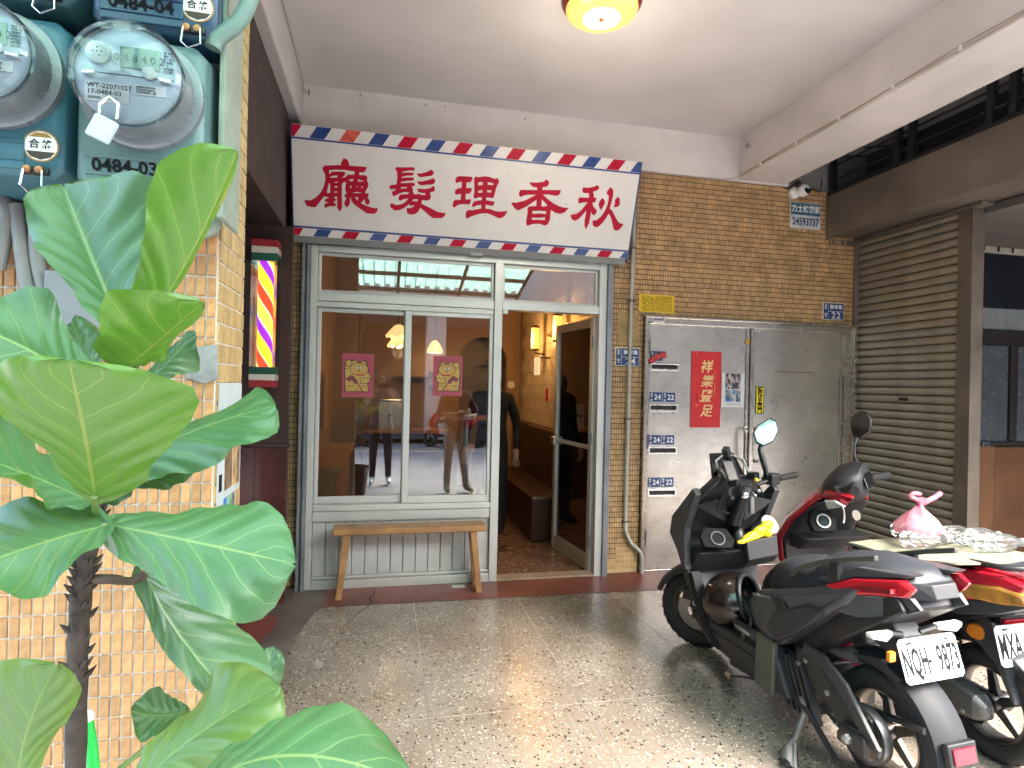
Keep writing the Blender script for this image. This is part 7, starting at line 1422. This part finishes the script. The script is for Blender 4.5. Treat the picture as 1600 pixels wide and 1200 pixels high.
# board lying over the seat
ZB = .815
bc = [on(x, y, 2, z) for x, y, z in ((1326, 847, .81), (1495, 881, .81), (1650, 872, .825), (1470, 836, .825))]
n1, n2 = 12, 8; v = []; f = []
for i in range(n1+1):
    for j in range(n2+1):
        a_, b_ = i/n1, j/n2; p = bc[0].lerp(bc[1], a_).lerp(bc[3].lerp(bc[2], a_), b_); p = p.copy(); p.z += -.016*math.sin(math.pi*a_)*(1-b_)+.004*math.sin(a_*9+b_*4); v.append(p)
o_ = len(v); v += [p-Vector((0, 0, .007)) for p in v]
for i in range(n1):
    for j in range(n2): k_ = i*(n2+1)+j; f += [(k_, k_+n2+1, k_+n2+2, k_+1), (o_+k_, o_+k_+1, o_+k_+n2+2, o_+k_+n2+1)]
for i in range(n1): a_ = i*(n2+1); b_ = a_+n2+1; f += [(a_, o_+a_, o_+b_, b_), (a_+n2, b_+n2, o_+b_+n2, o_+a_+n2)]
for j in range(n2): f += [(j, j+1, o_+j+1, o_+j), (n1*(n2+1)+j, o_+n1*(n2+1)+j, o_+n1*(n2+1)+j+1, n1*(n2+1)+j+1)]
bm_ = mat('weathered greenish board', (.19, .185, .135), .75, var=.35, vscale=9, bump=.4, bscale=40)
bd = link_mesh('board', v, f, bm_, None, smooth=60); tag(bd, 'weathered greenish board laid across the red scooter seat', 'board')
def on_board(x, y, dz=0): p = on(x, y, 2, ZB+.012); return Vector((p.x, p.y, ZB+.006+dz))
pet_m = glass_mat('clear bottle plastic', (.93, .95, .94), .9, .06, 1.4, .05); pet_m2 = mat('bottle haze', (.6, .62, .62), .25)
bs = [((1397, 838), (1455, 837), 'clear plastic bottle lying behind the pink bag'), ((1412, 855), (1470, 853), 'clear plastic bottle lying half under the pink bag'), ((1462, 847), (1520, 842), 'clear plastic bottle lying next to the pink bag'), ((1496, 850), (1560, 848), 'clear plastic bottle between two other bottles on the board'), ((1525, 859), (1590, 859), 'clear plastic bottle on the outer edge of the board')]
for k, (a_, b_, lb) in enumerate(bs):
    p0, p1 = on_board(*a_, .036), on_board(*b_, .036); d_ = (p1-p0).normalized(); M_ = frame(p0, d_.orthogonal(), d_.cross(d_.orthogonal())) @ Matrix.Diagonal((1.18, 1.18, 1.02, 1))
    T_ = thing('plastic_bottle', lb, 'bottle', tuple(p0), group='bottles on the board')
    MB().lathe([(0, .006), (.018, .0), (.026, .004), (.030, .016), (.030, .05), (.0275, .056), (.030, .062), (.030, .10), (.0275, .106), (.030, .112), (.029, .135), (.022, .16), (.013, .178), (.0125, .19)], 24, M_, caps=False).build('bottle_wall', pet_m, T_, smooth=50)
    MB().lathe([(.0145, .188), (.0145, .203), (.012, .205), (0, .205)], 16, M_).build('cap', pet_m2, T_, smooth=40)
pk = glass_mat('pink bag film', (.92, .55, .62), 1.2, .25); Pb = thing('plastic_bag', 'knotted pink plastic bag of bottles on the board', 'bag', tuple(on_board(1430, 852)))
c0 = on_board(1436, 846, .03); mb = MB(); rows = []
for i, (r_, h_) in enumerate(((.055, .0), (.075, .012), (.078, .04), (.06, .07), (.038, .095), (.018, .118), (.009, .13), (.014, .142), (.024, .156))):
    rows.append([(c0.x+r_*1.25*math.cos(t)*(1+.10*math.sin(5*t+i)), c0.y+r_*math.sin(t)*(1+.10*math.cos(4*t+i*1.3)), c0.z+h_+.004*math.sin(3*t)) for t in [2*math.pi*j/26 for j in range(26)]])
pkm = mat('pink film', (.66, .22, .30), .3, var=.4, vscale=28, bump=.9, bscale=40, alpha=.66)
MB().loft(rows, cap=False).build('bag_film', pkm, Pb, smooth=70, fixn=False)
kt = c0+Vector((0, 0, .13)); MB().tube(catmull([kt, kt+Vector((.03, -.01, .02)), kt+Vector((.06, -.015, .035)), kt+Vector((.085, -.02, .055))], 4), [.010, .011, .012, .013]+[.011]*9, 7).build('knot_ear', pkm, Pb, smooth=60)
MB().tube(catmull([kt, kt+Vector((-.02, 0, .025)), kt+Vector((-.045, .005, .035)), kt+Vector((-.03, .0, .05)), kt+Vector((.0, 0, .045))], 4), .009, 7).build('knot_ear', pkm, Pb, smooth=60); MB().ell(tuple(kt), (.014, .012, .012), 10, 8).build('knot', mat('deep pink knot', (.55, .06, .13), .4), Pb, smooth=60)
# white scooter across the street, mirrored in the window
for i, (x, y, yaw) in enumerate(((2.3, -5.6, 100), (-1.6, -5.7, 80), (-.3, -5.8, 92))):
    c = copy_tree([Q, B, B][i]); c.location = (x, y, -.1); c.rotation_euler = (0, R(-6), R(yaw)); c['label'] = ['red scooter parked across the street, mirrored in the window', 'charcoal scooter parked across the street near a column, mirrored in the window', 'charcoal scooter between two others across the street, mirrored in the window'][i]
